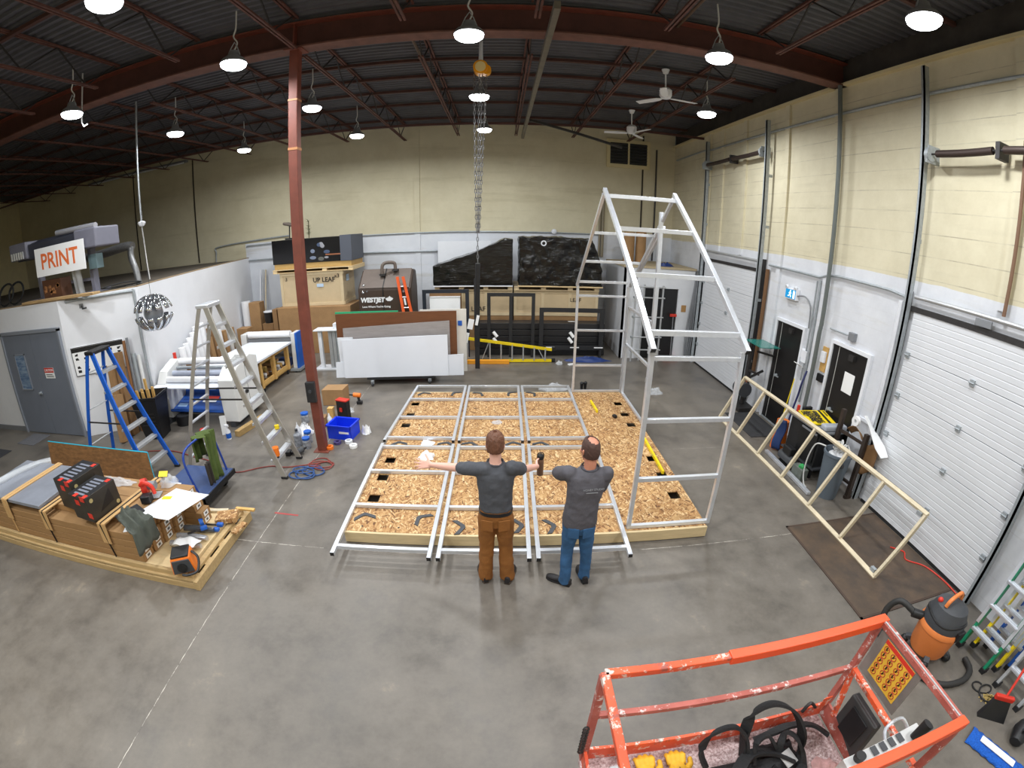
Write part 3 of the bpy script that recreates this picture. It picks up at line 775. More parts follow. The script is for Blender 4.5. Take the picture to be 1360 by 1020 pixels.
# ---- second man: arms folded, weight on one leg, looking at the frame
X, Y = .80, 3.66
p2 = thing('person', 'balding person in grey t-shirt and blue jeans standing with folded arms', 'person', (X, Y, 0))
hx = X + .055
shl, shr = V((X - .14, Y + .02, 1.415)), V((X + .215, Y - .02, 1.43))
ell, elr = V((X - .215, Y + .21, 1.3)), V((X + .2, Y + .12, 1.19))
wrl, wrr = V((X + .06, Y + .30, 1.215)), V((X - .05, Y + .27, 1.2))
b = B()
stack(b, [(.86, X, Y, .13, .1), (.98, X, Y, .135, .1), (1.1, X + .01, Y, .13, .095), (1.25, X + .025, Y, .14, .098), (1.36, X + .035, Y, .14, .085), (1.42, X + .04, Y, .1, .065), (1.47, hx, Y + .01, .065, .058)])
limb(b, [(hx - .01, Y, 1.41), (hx, Y + .012, 1.51), (hx, Y + .03, 1.6)], [.058, .06, .062])
hm2 = head(b, V((hx - .005, Y + .04, 1.655)), .3, .0, 1.02)
limb(b, [shl, ell, wrl], [.05, .046, .032]); limb(b, [shr, elr, wrr], [.05, .046, .032])
for sx, fx, fy in ((-1, X - .1, Y - .03), (1, X + .125, Y + .03)): limb(b, [(X + sx * .08, Y, .92), ((X + sx * .09 + fx) / 2, Y + .012, .45), (fx, fy, .1)], [.075, .05, .04])
d = (wrl - ell).normalized(); hand(b, wrl + d * .01, d, (0, -1, 0), (.1, .2, 1.), 1., spread=.1, curl=(.35, .35, .35, .4), thumb_curl=.3)
d = (wrr - elr).normalized(); hand(b, wrr + d * .01, d, (0, -1, 0), (.1, .2, 1.), 1., spread=.1, curl=(.35, .35, .35, .4), thumb_curl=.3)
o = make('body', b, SK2, p2); remesh(o, .0062, 5, .45)
eyes(p2, hm2, 1.02)
make('hair', shell(hm2, lambda x, y, z: -.46 < z and not (y > .3 and z < .8) and (y < .02 or z > .0) and (.12 * x - .2 * y + .972 * z) < .87 and y < .62, .008, 1.02, wob=.003), HAIR2, p2, smooth=60)
b = B()
stack(b, [(.83, X, Y, .172, .135), (.88, X, Y, .175, .138), (.98, X + .002, Y, .17, .135), (1.1, X + .012, Y, .168, .13), (1.22, X + .025, Y, .182, .132), (1.33, X + .036, Y, .198, .126), (1.4, X + .042, Y, .19, .108), (1.455, hx, Y + .005, .125, .085), (1.485, hx, Y + .012, .085, .075)])
for sh, el, f in ((shl, ell, .96), (shr, elr, .92)):
    d = el - sh; limb(b, [sh - V((d.x, 0, 0)) * .2, sh, sh + d * f * .5, sh + d * f], [.07, .079, .077, .073], k=4)
o = make('t_shirt', b, TEE2, p2); remesh(o, .011, 5, .5); cloth_wrinkle(o, .024, .1, 3)
make('collar', B().tube([(hx + .085 * cos(a), Y + .012 + .076 * sin(a), 1.487 + .012 * sin(a)) for a in [2 * pi * i / 28 for i in range(28)]], .008, 8, closed=True), bpy.data.materials['dark_rib_knit'], p2, smooth=True)
PRT = mat('pale_shirt_print', (150, 152, 156), .8)
text('shirt_print', 'HONEY STUDIO', PRT, p2, (X - .02, Y - .1365, 1.302), (1, .03, .045), (-.03, .16, 1), .028, .002)
make('print_line', B().obox((X + .065, Y - .14, 1.285), (.11, .003, .006), (0, -2.5, 0)), PRT, p2)
b = B()
stack(b, [(.74, X - .01, Y, .155, .12), (.82, X - .008, Y, .165, .128), (.92, X, Y, .16, .12), (.98, X, Y, .155, .115)])
for sx, fx, fy in ((-1, X - .1, Y - .03), (1, X + .125, Y + .03)):
    limb(b, [(X + sx * .08, Y - .004, .82), (X + sx * .088, Y - .004, .68), ((X + sx * .09 + fx) / 2, Y + .012, .45), (fx, fy, .22), (fx, fy - .006, .07)], [.094, .086, .068, .062, .064], n=16)
    b.cyl((fx, fy - .006, .08), (fx, fy, .04), .065, .068, n=16)
o = make('jeans', b, DENIM, p2); remesh(o, .011, 4, .5); cloth_wrinkle(o, .02, .09, 4)
for sx in (-1, 1): make('back_pocket', B().obox((X + sx * .075, Y - .127, .79), (.115, .01, .12), (0, 0, sx * 14)), DENIM, p2, bev=.004)
shoe('shoe', p2, (X - .06, Y - .055, 0), 1.0, L=.28); shoe('shoe', p2, (X + .13, Y - .03, 0), .12, L=.28)
# ------------------------------------------------------------------ print-room front: door, window, signs
d = thing('door_1', 'grey steel door with a narrow window and a red and white notice', 'door', (-10.35, 6.73, 0), kind='structure')
DOORG = mat('grey_door_paint', (116, 122, 134), .5, 0, var=.05, scale=2)
FRAMEG = mat('grey_frame_paint', (132, 137, 146), .5)
make('door_frame', B().box(-11.56, -11.5, 6.66, 6.74, 0, 2.44).box(-9.19, -9.13, 6.66, 6.74, 0, 2.44).box(-11.56, -9.13, 6.66, 6.74, 2.39, 2.46), FRAMEG, d)
make('leaf', B().box(-11.49, -10.3, 6.69, 6.727, .015, 2.38).box(-10.29, -9.2, 6.69, 6.727, .015, 2.38), DOORG, d)
make('window_pane', B().box(-11.12, -10.72, 6.682, 6.69, 1.11, 1.91), mat('dim_blue_glass', (52, 84, 128), .15, 0, col2=(150, 170, 190), scale=3, stretch=(1, 1, 4)), d)
make('window_bead', B().box(-11.15, -11.12, 6.675, 6.69, 1.08, 1.94).box(-10.72, -10.69, 6.675, 6.69, 1.08, 1.94).box(-11.15, -10.69, 6.675, 6.69, 1.91, 1.94).box(-11.15, -10.69, 6.67, 6.69, 1.08, 1.11), FRAMEG, d)
hd = make('handle', B().cyl((-10.4, 6.69, 1.02), (-10.4, 6.62, 1.02), .03).bar((-10.4, 6.625, 1.02), (-10.27, 6.625, 1.02), .022), GALV, d, smooth=True)
make('hinge', B().box(-9.21, -9.18, 6.675, 6.7, .95, 1.07).box(-9.21, -9.18, 6.675, 6.7, 2.0, 2.12), GALV, d)
t = thing('notice', 'red and white warning notice stuck on the grey steel door', 'sign', (-9.84, 6.685, 1.36))
make('sheet', B().box(-10.02, -9.66, 6.684, 6.6885, 1.36, 1.6), PAPER, t)
make('red_band', B().box(-10.02, -9.66, 6.682, 6.684, 1.49, 1.6), RED, t)
text('lettering', 'CAUTION', PAPER, t, (-9.84, 6.6815, 1.52), (1, 0, 0), (0, 0, 1), .075, .001, align='CENTER', bold=.001)
make('small_print', B().box(-9.98, -9.74, 6.682, 6.684, 1.44, 1.455).box(-9.98, -9.7, 6.682, 6.684, 1.41, 1.42).box(-9.97, -9.7, 6.682, 6.684, 1.39, 1.398), GREY_D, t)
# poster board on the angled wall
ux = V((-7.44 + 9.05, 7.64 - 6.73, 0)).normalized(); wn = V((ux.y, -ux.x, 0))
def ang(s, off, z): return V((-9.05, 6.73, z)) + ux * s + wn * off
t = thing('tool_chart', 'white framed tool chart with a black header hung on the white angled wall', 'poster', tuple(ang(.75, 0, 1.4)))
b = B().prism([(0, 0), (1.22, 0), (1.22, .62), (0, .62)], ang(.1, .002, 1.36), ux, (0, 0, 1), wn * .02); make('board', b, PAPER, t)
make('header', B().prism([(0, 0), (1.2, 0), (1.2, .09), (0, .09)], ang(.11, .022, 1.87), ux, (0, 0, 1), wn * .002), BLACK, t)
b = B()
for p, q in ((( 0, 0), (1.22, .015)), ((0, .605), (1.22, .62)), ((0, 0), (.012, .62)), ((1.208, 0), (1.22, .62))):
    b.prism([(p[0], p[1]), (q[0], p[1]), (q[0], q[1]), (p[0], q[1])], ang(.1, .022, 1.36), ux, (0, 0, 1), wn * .006)
make('border', b, GREY_D, t)
random.seed(5); b = B()
for c in range(6):
    for r in range(5):
        if random.random() < .75:
            a = .05 + c * .2; z = .05 + r * .09; b = B(); b.prism([(a, z), (a + random.uniform(.04, .09), z), (a + random.uniform(.05, .09), z + .055), (a, z + random.uniform(.03, .06))], ang(.12, .0222, 1.38), ux, (0, 0, 1), wn * .001); make('pictogram', b, BLACK, t)

t = thing('wall_bracket', 'small metal camera bracket high on the white angled wall', 'bracket', tuple(ang(.55, 0, 2.75)))
make('plate', B().prism([(0, 0), (.09, 0), (.09, .09), (0, .09)], ang(.5, .001, 2.76), ux, (0, 0, 1), wn * .015), GREY, t); make('arm', B().tube([ang(.55, .01, 2.8), ang(.6, .1, 2.75), ang(.7, .13, 2.76)], .016), GREY_D, t)
b = B().tube(spline([ang(.2, .03, 2.95), ang(1.62, .03, 2.93), ang(1.74, .03, 2.9), ang(1.76, .03, 2.7), ang(1.76, .03, 0.05)], 6), .028, 10)
single('conduit_pipe', 'grey conduit running down the outside corner of the white print room', 'pipe', b, GALV, smooth=True)
for x0, x1, y0, y1, l in ((-11.15, -10.45, 6.05, 6.6, 'grey grid door mat in front of the grey door'), (-11.9, -10.92, 5.3, 5.72, 'black floor mat lying beyond the end of the pallet')):
    single('floor_mat', l, 'mat', B().box(x0, x1, y0, y1, .001, .012), mat('ribbed_mat_%d' % int(-x0), (112, 112, 116) if y0 > 6 else (58, 58, 62), .85, 0, var=.2, scale=40), bev=.003)

# ------------------------------------------------------------------ on the print-room roof
ZR = PH + .02
pl = single('plank', 'rough bare plank lying along the edge of the print room roof', 'plank', B().obox((-9.1, 6.83, ZR + .03), (2.5, .22, .05), (0, 0, 1)), mat('rough_lumber', (176, 144, 100), .8, 0, var=.3, scale=3, stretch=(1, 8, 8)), bev=.004)
t = thing('wide_printer', 'old grey wide format printer on legs standing on the print room roof', 'printer', (-9.4, 7.35, ZR))
PG = mat('printer_grey', (112, 112, 124), .4, 0, var=.05); PG2 = mat('printer_dark', (58, 60, 70), .4)
make('body', B().prism([(7.15, 3.95), (7.75, 3.95), (7.75, 4.3), (7.5, 4.36), (7.15, 4.28)], (-10.9, 0, 0), (0, 1, 0), (0, 0, 1), (2.75, 0, 0)), PG2, t, bev=.02)
make('end_cover', B().box(-11.1, -10.4, 7.08, 7.78, 3.98, 4.36), PG, t, bev=.03)
make('ink_bay', B().box(-11.02, -10.52, 7.06, 7.08, 4.0, 4.16), mat('ink_cartridge_white', (214, 214, 210), .5), t)
for i in range(5): make('ink_slot', B().box(-10.93 + i * .1, -10.92 + i * .1, 7.05, 7.06, 4.0, 4.16), PG2, t)
make('end_cover', B().box(-8.6, -7.92, 7.08, 7.78, 3.93, 4.33), PG, t, bev=.03)
make('top_rail', B().cyl((-9.3, 7.2, 4.38), (-8.0, 7.2, 4.36), .06), mat('printer_silver', (188, 188, 196), .25, .5), t, smooth=True)
for x in (-10.35, -8.42):
    make('leg', B().box(x - .05, x + .05, 7.3, 7.45, ZR + .05, 3.95), PG, t); make('foot', B().box(x - .06, x + .06, 7.0, 7.75, ZR, ZR + .05), PG, t)
make('cross_rail', B().bar((-10.35, 7.38, 3.3), (-8.42, 7.38, 3.3), .06), PG, t)
make('control_box', B().box(-8.36, -8.1, 7.2, 7.4, 3.5, 3.8), mat('printer_teal', (92, 112, 116), .5), t, bev=.01)
make('hanging_film', B().grid(lambda u, v: V((-8.95 + .3 * u + .1 * v, 7.15 + .03 * sin(9 * u), 3.9 - .85 * v)), 12, 8), PLASTIC_BAG, t, smooth=True)
t = thing('print_sign', 'white board reading PRINT in orange letters on the old printer', 'sign', (-9.04, 6.95, 3.5))
S0 = V((-9.88, 6.93, 3.53)); su = V((1.66, 0.06, .01)).normalized(); sv = V((0, .03, 1)).normalized()
make('board', B().prism([(0, 0), (1.66, 0), (1.66, .6), (0, .6)], S0, su, sv, (0, .02, 0)), PAPER, t)
text('lettering', 'PRINT', mat('sign_orange', (226, 112, 58), .6), t, S0 + su * .83 + sv * .155 + V((0, -.002, 0)), su, sv, .46, .003, align='CENTER', bold=.008)
t = thing('photo_box', 'small box with a brown picture on it standing under the old printer', 'box', (-9.55, 7.12, ZR))
make('carton', B().box(-9.9, -9.22, 7.05, 7.35, ZR, 3.44), mat('box_brown', (92, 60, 42), .6), t)
b = B(); random.seed(2)
for i in range(9): x = -9.82 + random.random() * .5; z = ZR + .1 + random.random() * .2; b.obox((x, 7.047, z), (.1, .004, .07), (0, random.uniform(-30, 30), 0))
make('picture', b, mat('box_picture', (206, 140, 84), .6, 0, col2=(60, 50, 46), scale=12), t)
b = B().tube(spline([(-10.1, 8.3, 3.75), (-9.2, 8.35, 3.78), (-8.4, 8.4, 3.86), (-8.18, 8.42, 3.84)], 5), .1, 14).tube(spline([(-8.22, 8.4, 3.82), (-8.15, 8.3, 3.6), (-7.95, 8.2, 3.3), (-7.86, 8.15, 3.0)], 5), .075, 12)
single('duct_hose', 'grey flexible duct drooping over the edge of the print room roof', 'duct', b, mat('duct_foil', (112, 112, 112), .4, .5, var=.2, scale=20), smooth=True)
for i, (x, y) in enumerate(((-11.5, 7.05), (-11.2, 7.15))):
    b = B()
    for k in range(3): b.tube([(x + .3 * cos(a) * (1 + .07 * k), y + .1 * sin(a), ZR + .26 + .24 * sin(a) + .01 * k) for a in [2 * pi * j / 24 for j in range(24)]], .014, 6, closed=True)
    single('cable_coil', ['black cable coil on the print room roof beyond the plank end', 'black cable coil on the roof, next to the plank end'][i], 'cable', b, RUBBER, smooth=True)
b = B().tube(spline([(-7.95, 7.8, ZR + .02), (-8.2, 7.3, ZR + .06), (-7.9, 7.75, ZR + .1), (-7.75, 8.1, ZR + .04), (-8.1, 7.45, ZR + .04), (-7.85, 7.95, ZR + .03)], 7), .014, 6)
single('black_cable', 'black cable tangle along the roof edge above the conduit corner', 'cable', b, RUBBER, smooth=True)
t = thing('hanging_cable_drop', 'long cable drop with a white cone hanging from the roof behind the printer', 'cable', (-7.9, 8.5, 6.9))
make('cable', B().tube([(-7.93, 8.5, 7.05), (-7.915, 8.5, 5.6), (-7.9, 8.5, 4.33)], .022, 8), GALV, t, smooth=True)
make('cone', B().lathe([(.0, 4.24), (.05, 4.25), (.085, 4.3), (.09, 4.34), (.03, 4.36)], (-7.9, 8.5, 0), 20), WHITE, t, smooth=True)
make('lead', B().tube(spline([(-7.9, 8.5, 4.25), (-7.87, 8.5, 3.6), (-7.84, 8.5, 3.05)], 5), .013, 6), CORD, t, smooth=True)
for i, (x, y, z0, z1, l) in enumerate(((-7.22, 6.3, 6.12, 7.0, 'white cord with a hook hanging beside the lamp above the grey door'),)):
    b = B().tube([(x, y, 7.02), (x, y, z0), (x + .06, y, z0 - .08), (x + .16, y, z0 - .06)], .014, 6); single('drop_cord', l, 'cord', b, CORD, smooth=True)
t = thing('wall_strip_light', 'unlit fluorescent strip fixture high on the wall behind the print room', 'strip light', (-13.5, 14.7, 6.3))
make('channel', B().box(-16.5, -11.2, 14.6, 14.72, 6.72, 6.8), GREY, t); make('tube', B().cyl((-16.4, 14.58, 6.7), (-11.3, 14.58, 6.7), .03), WHITE, t, smooth=True)

# ------------------------------------------------------------------ silver pendant
t = thing('silver_pendant', 'silver exploded-globe pendant lamp hanging by the print room corner', 'pendant lamp', (-6.68, 7.2, 2.5))
CHROME = mat('mirror_chrome', (210, 214, 220), .12, .95, var=.1, scale=6)
b = B(); C = V((-6.68, 7.2, 2.5)); random.seed(3)
for k in range(12):
    a0 = 2 * pi * k / 12
    for top in (1, -1):
        def f(u, v, a0=a0, top=top):
            th = (.1 + 1.3 * v); wd = .26 * (1 - .75 * max(0, (.5 - v)) - (.85 * max(0, v - .55)))
            a = a0 + (u - .5) * wd * 2; r = .34 + .055 * v + .02 * (1 - abs(u - .5) * 2)
            return C + V((r * sin(th) * cos(a), r * sin(th) * sin(a), top * (r * cos(th) * 1.0)))
        bb = B().grid(f, 3, 7); b.add(bb.v, bb.f)
make('petals', b, CHROME, t, solid=.004, smooth=50)
make('core', B().ball(C, .2, n=18, m=12), mat('globe_shade', (150, 154, 160), .35, .3), t, smooth=True)
make('cord', B().cyl(C + V((0, 0, .2)), (C.x, C.y, 7.03), .004, n=6), GREY_D, t)

# ------------------------------------------------------------------ step ladders
def ladder(name, label, loc, rz, H, fx, rx, wt, wb, n, rail_m, tread_m, cap_m, rear, group, treadw=.09, railw=.075):
    t = thing(name, label, 'ladder', loc, rz, group)
    tz = H - .04
    for sy in (-1, 1):
        make('front_rail', B().bar((fx, sy * wb / 2, .02), (.06, sy * wt / 2, tz), .03, railw, up=(1, 0, .3)), rail_m, t, local=True, bev=.004)
        make('rear_rail', B().bar((-rx, sy * wb / 2 * .95, .02), (-.06, sy * wt / 2, tz), .028, railw * .7, up=(1, 0, .3)), rail_m, t, local=True, bev=.004)
        make('foot', B().obox((fx, sy * wb / 2, .02), (.11, .05, .04)), RUBBER, t, local=True, bev=.006); make('foot', B().obox((-rx, sy * wb / 2 * .95, .02), (.09, .045, .04)), RUBBER, t, local=True, bev=.006)
    for k in range(1, n + 1):
        f = k * (.3 / H); f = k / (n + 1.0)
        x = fx + (.06 - fx) * f; w = wb + (wt - wb) * f; z = tz * f
        b = B().box(x - treadw, x + .02, -w / 2, w / 2, z - .012, z + .012).box(x - treadw, x - treadw + .012, -w / 2, w / 2, z - .03, z - .012).box(x + .008, x + .02, -w / 2, w / 2, z - .03, z - .012)
        make('tread', b, tread_m, t, local=True)
        if rear:
            x = -rx + (-.06 + rx) * f; w2 = w * .95
            b = B().box(x - .015, x + .035, -w2 / 2, w2 / 2, z - .012, z + .01) if rear == 'step' else None
            if b: make('rear_rung', b, tread_m, t, local=True)
            elif k % 2 == 0: make('rear_rung', B().cyl((x, -w2 / 2, z), (x, w2 / 2, z), .011, n=8), ALU_D, t, local=True)
    make('top_cap', B().box(-.11, .11, -wt / 2 - .03, wt / 2 + .03, H - .06, H), cap_m, t, local=True, bev=.012)
    for sy in (-1, 1):
        z = tz * .48; xf = fx + (.06 - fx) * .48; xr = -rx + (-.06 + rx) * .48; w = wb + (wt - wb) * .48
        make('spreader', B().bar((xf, sy * w / 2, z), (xr, sy * w / 2, z), .012, .025), STEEL_D, t, local=True)
    return t
ALU_L = mat('ladder_aluminium', (188, 184, 176), .4, .6, var=.08, scale=8)
ladder('step_ladder', 'tall plain aluminium step ladder standing open between column and white machine', (-4.42, 6.0, 0), .03, 2.78, 1.0, .86, .33, .66, 8, ALU_L, ALU, ALU, 'step', 'open step ladders', railw=.09)
BLUEF = mat('blue_fibreglass', (20, 88, 184), .45, 0, var=.05)
ladder('step_ladder', 'blue fibreglass step ladder standing open in front of the white angled wall', (-6.56, 5.5, 0), .0, 2.27, .86, .74, .36, .68, 6, BLUEF, ALU_D, BLACK, 'bar', 'open step ladders', treadw=.11, railw=.1)

# ------------------------------------------------------------------ laminator
LW = mat('machine_cream', (220, 220, 218), .45, 0, var=.03, scale=4)
ROLL = mat('white_vinyl_roll', (238, 238, 240), .35)
t = thing('laminator', 'wide white roll laminator with a blue catch tray between its cabinets', 'laminator', (-6.4, 8.05, 0))
make('end_cabinet', B().prism([(7.6, .12), (8.44, .12), (8.44, 1.15), (8.2, 1.28), (7.75, 1.12), (7.6, .9)], (-7.36, 0, 0), (0, 1, 0), (0, 0, 1), (.24, 0, 0)), LW, t, bev=.015)
make('end_cabinet', B().prism([(7.5, .12), (8.6, .12), (8.6, 1.22), (8.3, 1.32), (7.75, 1.2), (7.5, 1.0)], (-5.62, 0, 0), (0, 1, 0), (0, 0, 1), (.36, 0, 0)), LW, t, bev=.015)
make('panel_gap', B().box(-5.259, -5.256, 8.05, 8.058, .15, 1.2), GREY_D, t)
for y, z in ((7.62, .98), (7.95, .62)): make('knob', B().cyl((-5.26, y, z), (-5.22, y, z), .04), BLACK, t, smooth=True)
make('control_panel', B().prism([(7.78, 1.212), (8.25, 1.318), (8.25, 1.322), (7.78, 1.216)], (-5.58, 0, 0), (0, 1, 0), (0, 0, 1), (.28, 0, 0)), mat('panel_face', (190, 190, 188), .5, 0, col2=(90, 90, 90), scale=30), t)
for y, z, r, m in ((8.25, 1.2, .075, ROLL), (7.95, 1.02, .06, mat('grey_roller', (168, 174, 190), .35)), (7.72, .96, .065, ROLL), (8.1, 1.1, .035, GALV)):
    make('roller', B().cyl((-7.12, y, z), (-5.64, y, z), r, n=20), m, t, smooth=True)
make('feed_shelf', B().prism([(7.4, .86), (7.75, .87), (7.75, .89), (7.4, .88)], (-7.36, 0, 0), (0, 1, 0), (0, 0, 1), (1.74, 0, 0)), WHITE_G, t)
make('catch_tray', B().prism([(7.55, .3), (7.6, .26), (8.2, .42), (8.35, .72), (8.31, .74), (8.17, .45), (7.6, .3), (7.58, .34)], (-7.1, 0, 0), (0, 1, 0), (0, 0, 1), (1.46, 0, 0)), mat('blue_tray', (28, 78, 158), .4, 0, var=.08), t)
make('tray_label', B().obox((-6.9, 7.78, .352), (.26, .12, .004), (15, 0, 0)), mat('pale_blue_label', (146, 176, 214), .5), t)
make('warning_label', B().obox((-6.25, 7.95, .398), (.36, .12, .004), (15, 0, 0)), PAPER, t); make('warning_label', B().obox((-6.25, 8.06, .426), (.36, .1, .005), (15, 0, 0)), RED, t)
make('back_beam', B().box(-7.1, -5.6, 8.3, 8.42, .5, .78), GREY, t)
make('beacon', B().cyl((-7.25, 8.25, 1.25), (-7.25, 8.25, 1.4), .04, n=12), RED, t, smooth=True)
for x in (-7.24, -5.45): make('foot_rail', B().box(x - .06, x + .06, 7.5, 8.46, .0, .11), GREY_D, t)
single('lumber_block', 'short timber beam lying against the foot of the white machine', 'timber', B().obox((-5.02, 7.5, .06), (.12, .85, .12), (0, 0, -12)), mat('weathered_timber', (170, 140, 90), .8, 0, var=.2, scale=4, stretch=(6, 1, 6)), bev=.005)
t = thing('spray_bottle', 'white spray bottle with a blue label beside the timber beam', 'bottle', (-5.24, 6.98, 0))
make('bottle', B().lathe([(.0, 0), (.05, 0), (.052, .16), (.02, .22), (.02, .25)], (-5.24, 6.98, 0), 16), WHITE, t, smooth=True); make('label', B().lathe([(.0535, .03), (.0535, .13)], (-5.24, 6.98, 0), 16), BLUE, t, smooth=True)
make('trigger', B().box(-5.29, -5.2, 6.96, 7.0, .25, .3), WHITE, t, bev=.008)
single('white_tile', 'narrow white board leaning upright in front of the blue tray', 'board', B().obox((-5.45, 7.18, .19), (.14, .03, .38), (-14, -8, 0)), LW, bev=.003)
single('tape_case', 'red and black tape measure on the floor before the blue tray', 'tape measure', B().obox((-6.0, 7.2, .05), (.17, .1, .1), (0, 0, 20)), RED, bev=.02)
t = thing('shop_fan', 'low black fan on the floor under the blue tray', 'fan', (-6.8, 7.62, 0)); make('drum', B().cyl((-6.8, 7.62, 0), (-6.8, 7.62, .2), .2, n=20), BLACK, t, smooth=True); make('grille', B().cyl((-6.8, 7.62, .2), (-6.8, 7.62, .212), .17, n=20), GREY_D, t)
# ------------------------------------------------------------------ cutting table with shelf of scrap, and the blue mounting machine
t = thing('cutting_table', 'long white topped cutting table on a pine frame with casters', 'table', (-6.3, 9.9, 0))
make('table_top', B().prism([(-5.62, 8.68), (-5.56, 10.98), (-6.9, 11.0), (-7.05, 8.72)], (0, 0, .83), (1, 0, 0), (0, 1, 0), (0, 0, .05)), WHITE_G, t, bev=.004)
PINE_Y = mat('yellow_pine', (206, 164, 96), .6, 0, var=.15, scale=4, stretch=(6, 1, 6))
for y in (9.45, 10.15, 10.95):
    for x in (-5.75, -6.85): make('leg', B().box(x - .05, x + .05, y - .05, y + .05, .12, .83), PINE_Y, t, bev=.004)
for x in (-5.75, -6.85): make('rail', B().box(x - .02, x + .02, 9.4, 11.0, .7, .82).box(x - .02, x + .02, 9.4, 11.0, .14, .26), PINE_Y, t)
make('shelf', B().box(-6.87, -5.73, 9.4, 11.0, .13, .15), PINE_Y, t); make('back_panel', B().box(-6.6, -6.58, 9.4, 11.0, .15, .82), mat('brown_board', (120, 88, 56), .7), t)
for y in (9.5, 10.9):
    for x in (-5.75, -6.85): c = make('caster', B().cyl((x - .02, y, .05), (x + .02, y, .05), .05), RUBBER, t, smooth=True)
random.seed(8)
for i in range(26):
    y = (9.58, 9.71, 9.84, 9.97, 10.28, 10.41, 10.54, 10.67, 10.8)[i % 9]; z = .215 + (i // 9) * .125; r = random.uniform(.035, .06)
    single('offcut_roll', 'short offcut roll stacked on the cutting table shelf', 'roll', B().cyl((-6.3, y, z), (-5.82 + random.uniform(-.1, .04), y, z), r, n=12), random.choice([CARD, CARD_D, PINE_Y, ROLL, mat('olive_roll', (132, 108, 50), .7)]), 'offcut rolls under the cutting table', smooth=True)
t = thing('mounting_machine', 'blue and white roll mounting machine at the far end of the cutting table', 'laminator', (-6.35, 11.35, 0))
make('side_cabinet', B().prism([(11.1, .1), (11.62, .1), (11.55, 1.06), (11.15, 1.06)], (-5.66, 0, 0), (0, 1, 0), (0, 0, 1), (.12, 0, 0)), LW, t, bev=.008); make('blue_cover', B().prism([(11.08, .1), (11.64, .1), (11.56, 1.07), (11.14, 1.07)], (-5.535, 0, 0), (0, 1, 0), (0, 0, 1), (.06, 0, 0)), BLUE, t, bev=.008)
make('side_cabinet', B().prism([(11.1, .1), (11.62, .1), (11.55, 1.06), (11.15, 1.06)], (-7.25, 0, 0), (0, 1, 0), (0, 0, 1), (.18, 0, 0)), LW, t, bev=.008)
make('roll', B().cyl((-7.02, 11.25, 1.02), (-5.7, 11.25, 1.02), .1, n=22), ROLL, t, smooth=True); make('nip_bar', B().box(-7.05, -5.68, 11.18, 11.34, .84, .92), GREY, t); make('apron', B().box(-7.05, -5.68, 11.4, 11.44, .2, .8), GREY, t)
make('blue_bin', B().box(-6.1, -5.75, 11.12, 11.3, .16, .36), BLUE_D, t); make('foot', B().box(-5.72, -5.42, 11.0, 11.7, .04, .1), GALV, t)
for y in (11.05, 11.65): make('caster', B().cyl((-5.6, y, .04), (-5.56, y, .04), .04), RUBBER, t, smooth=True)
# ------------------------------------------------------------------ rolls, tubes and cartons along the long wall
def wallx(y): return -7.44 + (-8.9 + 7.44) * (y - 7.64) / (14.87 - 7.64)
def leaner(name, label, cat, x, y, r, h, m, lean=(0, 0), group=None, sq=False):
    p, q = V((x, y, .0)), V((x + lean[0], y + lean[1], h))
    b = B().bar(p, q, r * 2, r * 1.4) if sq else B().cyl(p, q, r, n=14)
    return single(name, label, cat, b, m, group, smooth=True)
for i, (dy, r, h) in enumerate(((8.75, .085, 1.38), (8.98, .08, 1.42), (9.2, .085, 1.5), (9.42, .08, 1.58), (9.64, .1, 1.68), (9.9, .11, 1.7))):
    leaner('film_roll', 'tall white film roll standing behind the laminator, %s from the corner pipe' % ['first', 'second', 'third', 'fourth', 'fifth', 'sixth'][i], 'roll', wallx(dy) + .32, dy, r, h, ROLL, (-.08, 0), 'white film rolls along the long wall')
single('carton', 'brown carton standing behind the laminator among the white rolls', 'box', B().obox((-7.16, 8.62, .55), (.18, .14, 1.1), (0, 0, 3)), CARD_D, bev=.006)
for i, (dy, h, m) in enumerate(((10.2, 1.25, CARD), (10.5, 1.45, CARD_D), (10.85, 1.3, ROLL), (11.2, 1.2, CARD), (11.5, 1.35, LW), (11.8, 1.15, CARD))):
    leaner('long_carton', ['tan', 'dark brown', 'white', 'tan', 'cream', 'light tan'][i] + ' long carton leaning on the wall %s' % ['behind the step ladder', 'behind the table front', 'behind the table middle', 'behind the far half of the table', 'by the mounting machine', 'beyond the mounting machine'][i], 'box', wallx(dy) + .35, dy, .11, h, m, (-.1, .0), 'long cartons along the wall', sq=True)
for i, (x, y, z1, m, l) in enumerate(((-8.38, 13.5, 1.64, ROLL, 'fat spiral-wrapped white roll standing near the far corner'), (-7.95, 13.45, 1.62, CARD, 'tall brown carton next to the spiral-wrapped roll'),
    (-7.42, 13.3, .95, CARD_D, 'brown carton standing under the black bucket'), (-8.02, 12.65, .95, CARD, 'short brown carton before the spiral-wrapped roll'))):
    b = B().cyl((x, y, 0), (x, y, z1), .16, n=16) if i == 0 else B().box(x - .2, x + .2, y - .18, y + .18, 0, z1)
    single('wrapped_roll' if i == 0 else 'carton', l, 'roll' if i == 0 else 'box', b, m, smooth=i == 0, bev=0 if i == 0 else .006)
single('black_bucket', 'black tub standing on a carton in the far corner', 'tub', B().lathe([(0, .95), (.15, .95), (.17, 1.28), (0, 1.3)], (-7.42, 13.28, 0), 18), BLACK, smooth=True)
single('tub_lid', 'white lid on the black tub in the far corner', 'lid', B().lathe([(0, 1.3), (.18, 1.3), (.18, 1.33), (0, 1.335)], (-7.42, 13.28, 0), 18), WHITE, smooth=True)
crumple((-7.45, 12.55, .0), .24, .7, 'big bundle of clear plastic film before the far corner cartons', m=mat('milky_film', (214, 214, 216), .3, 0, alpha=.85, bump=.8, bscale=12), seed=22)
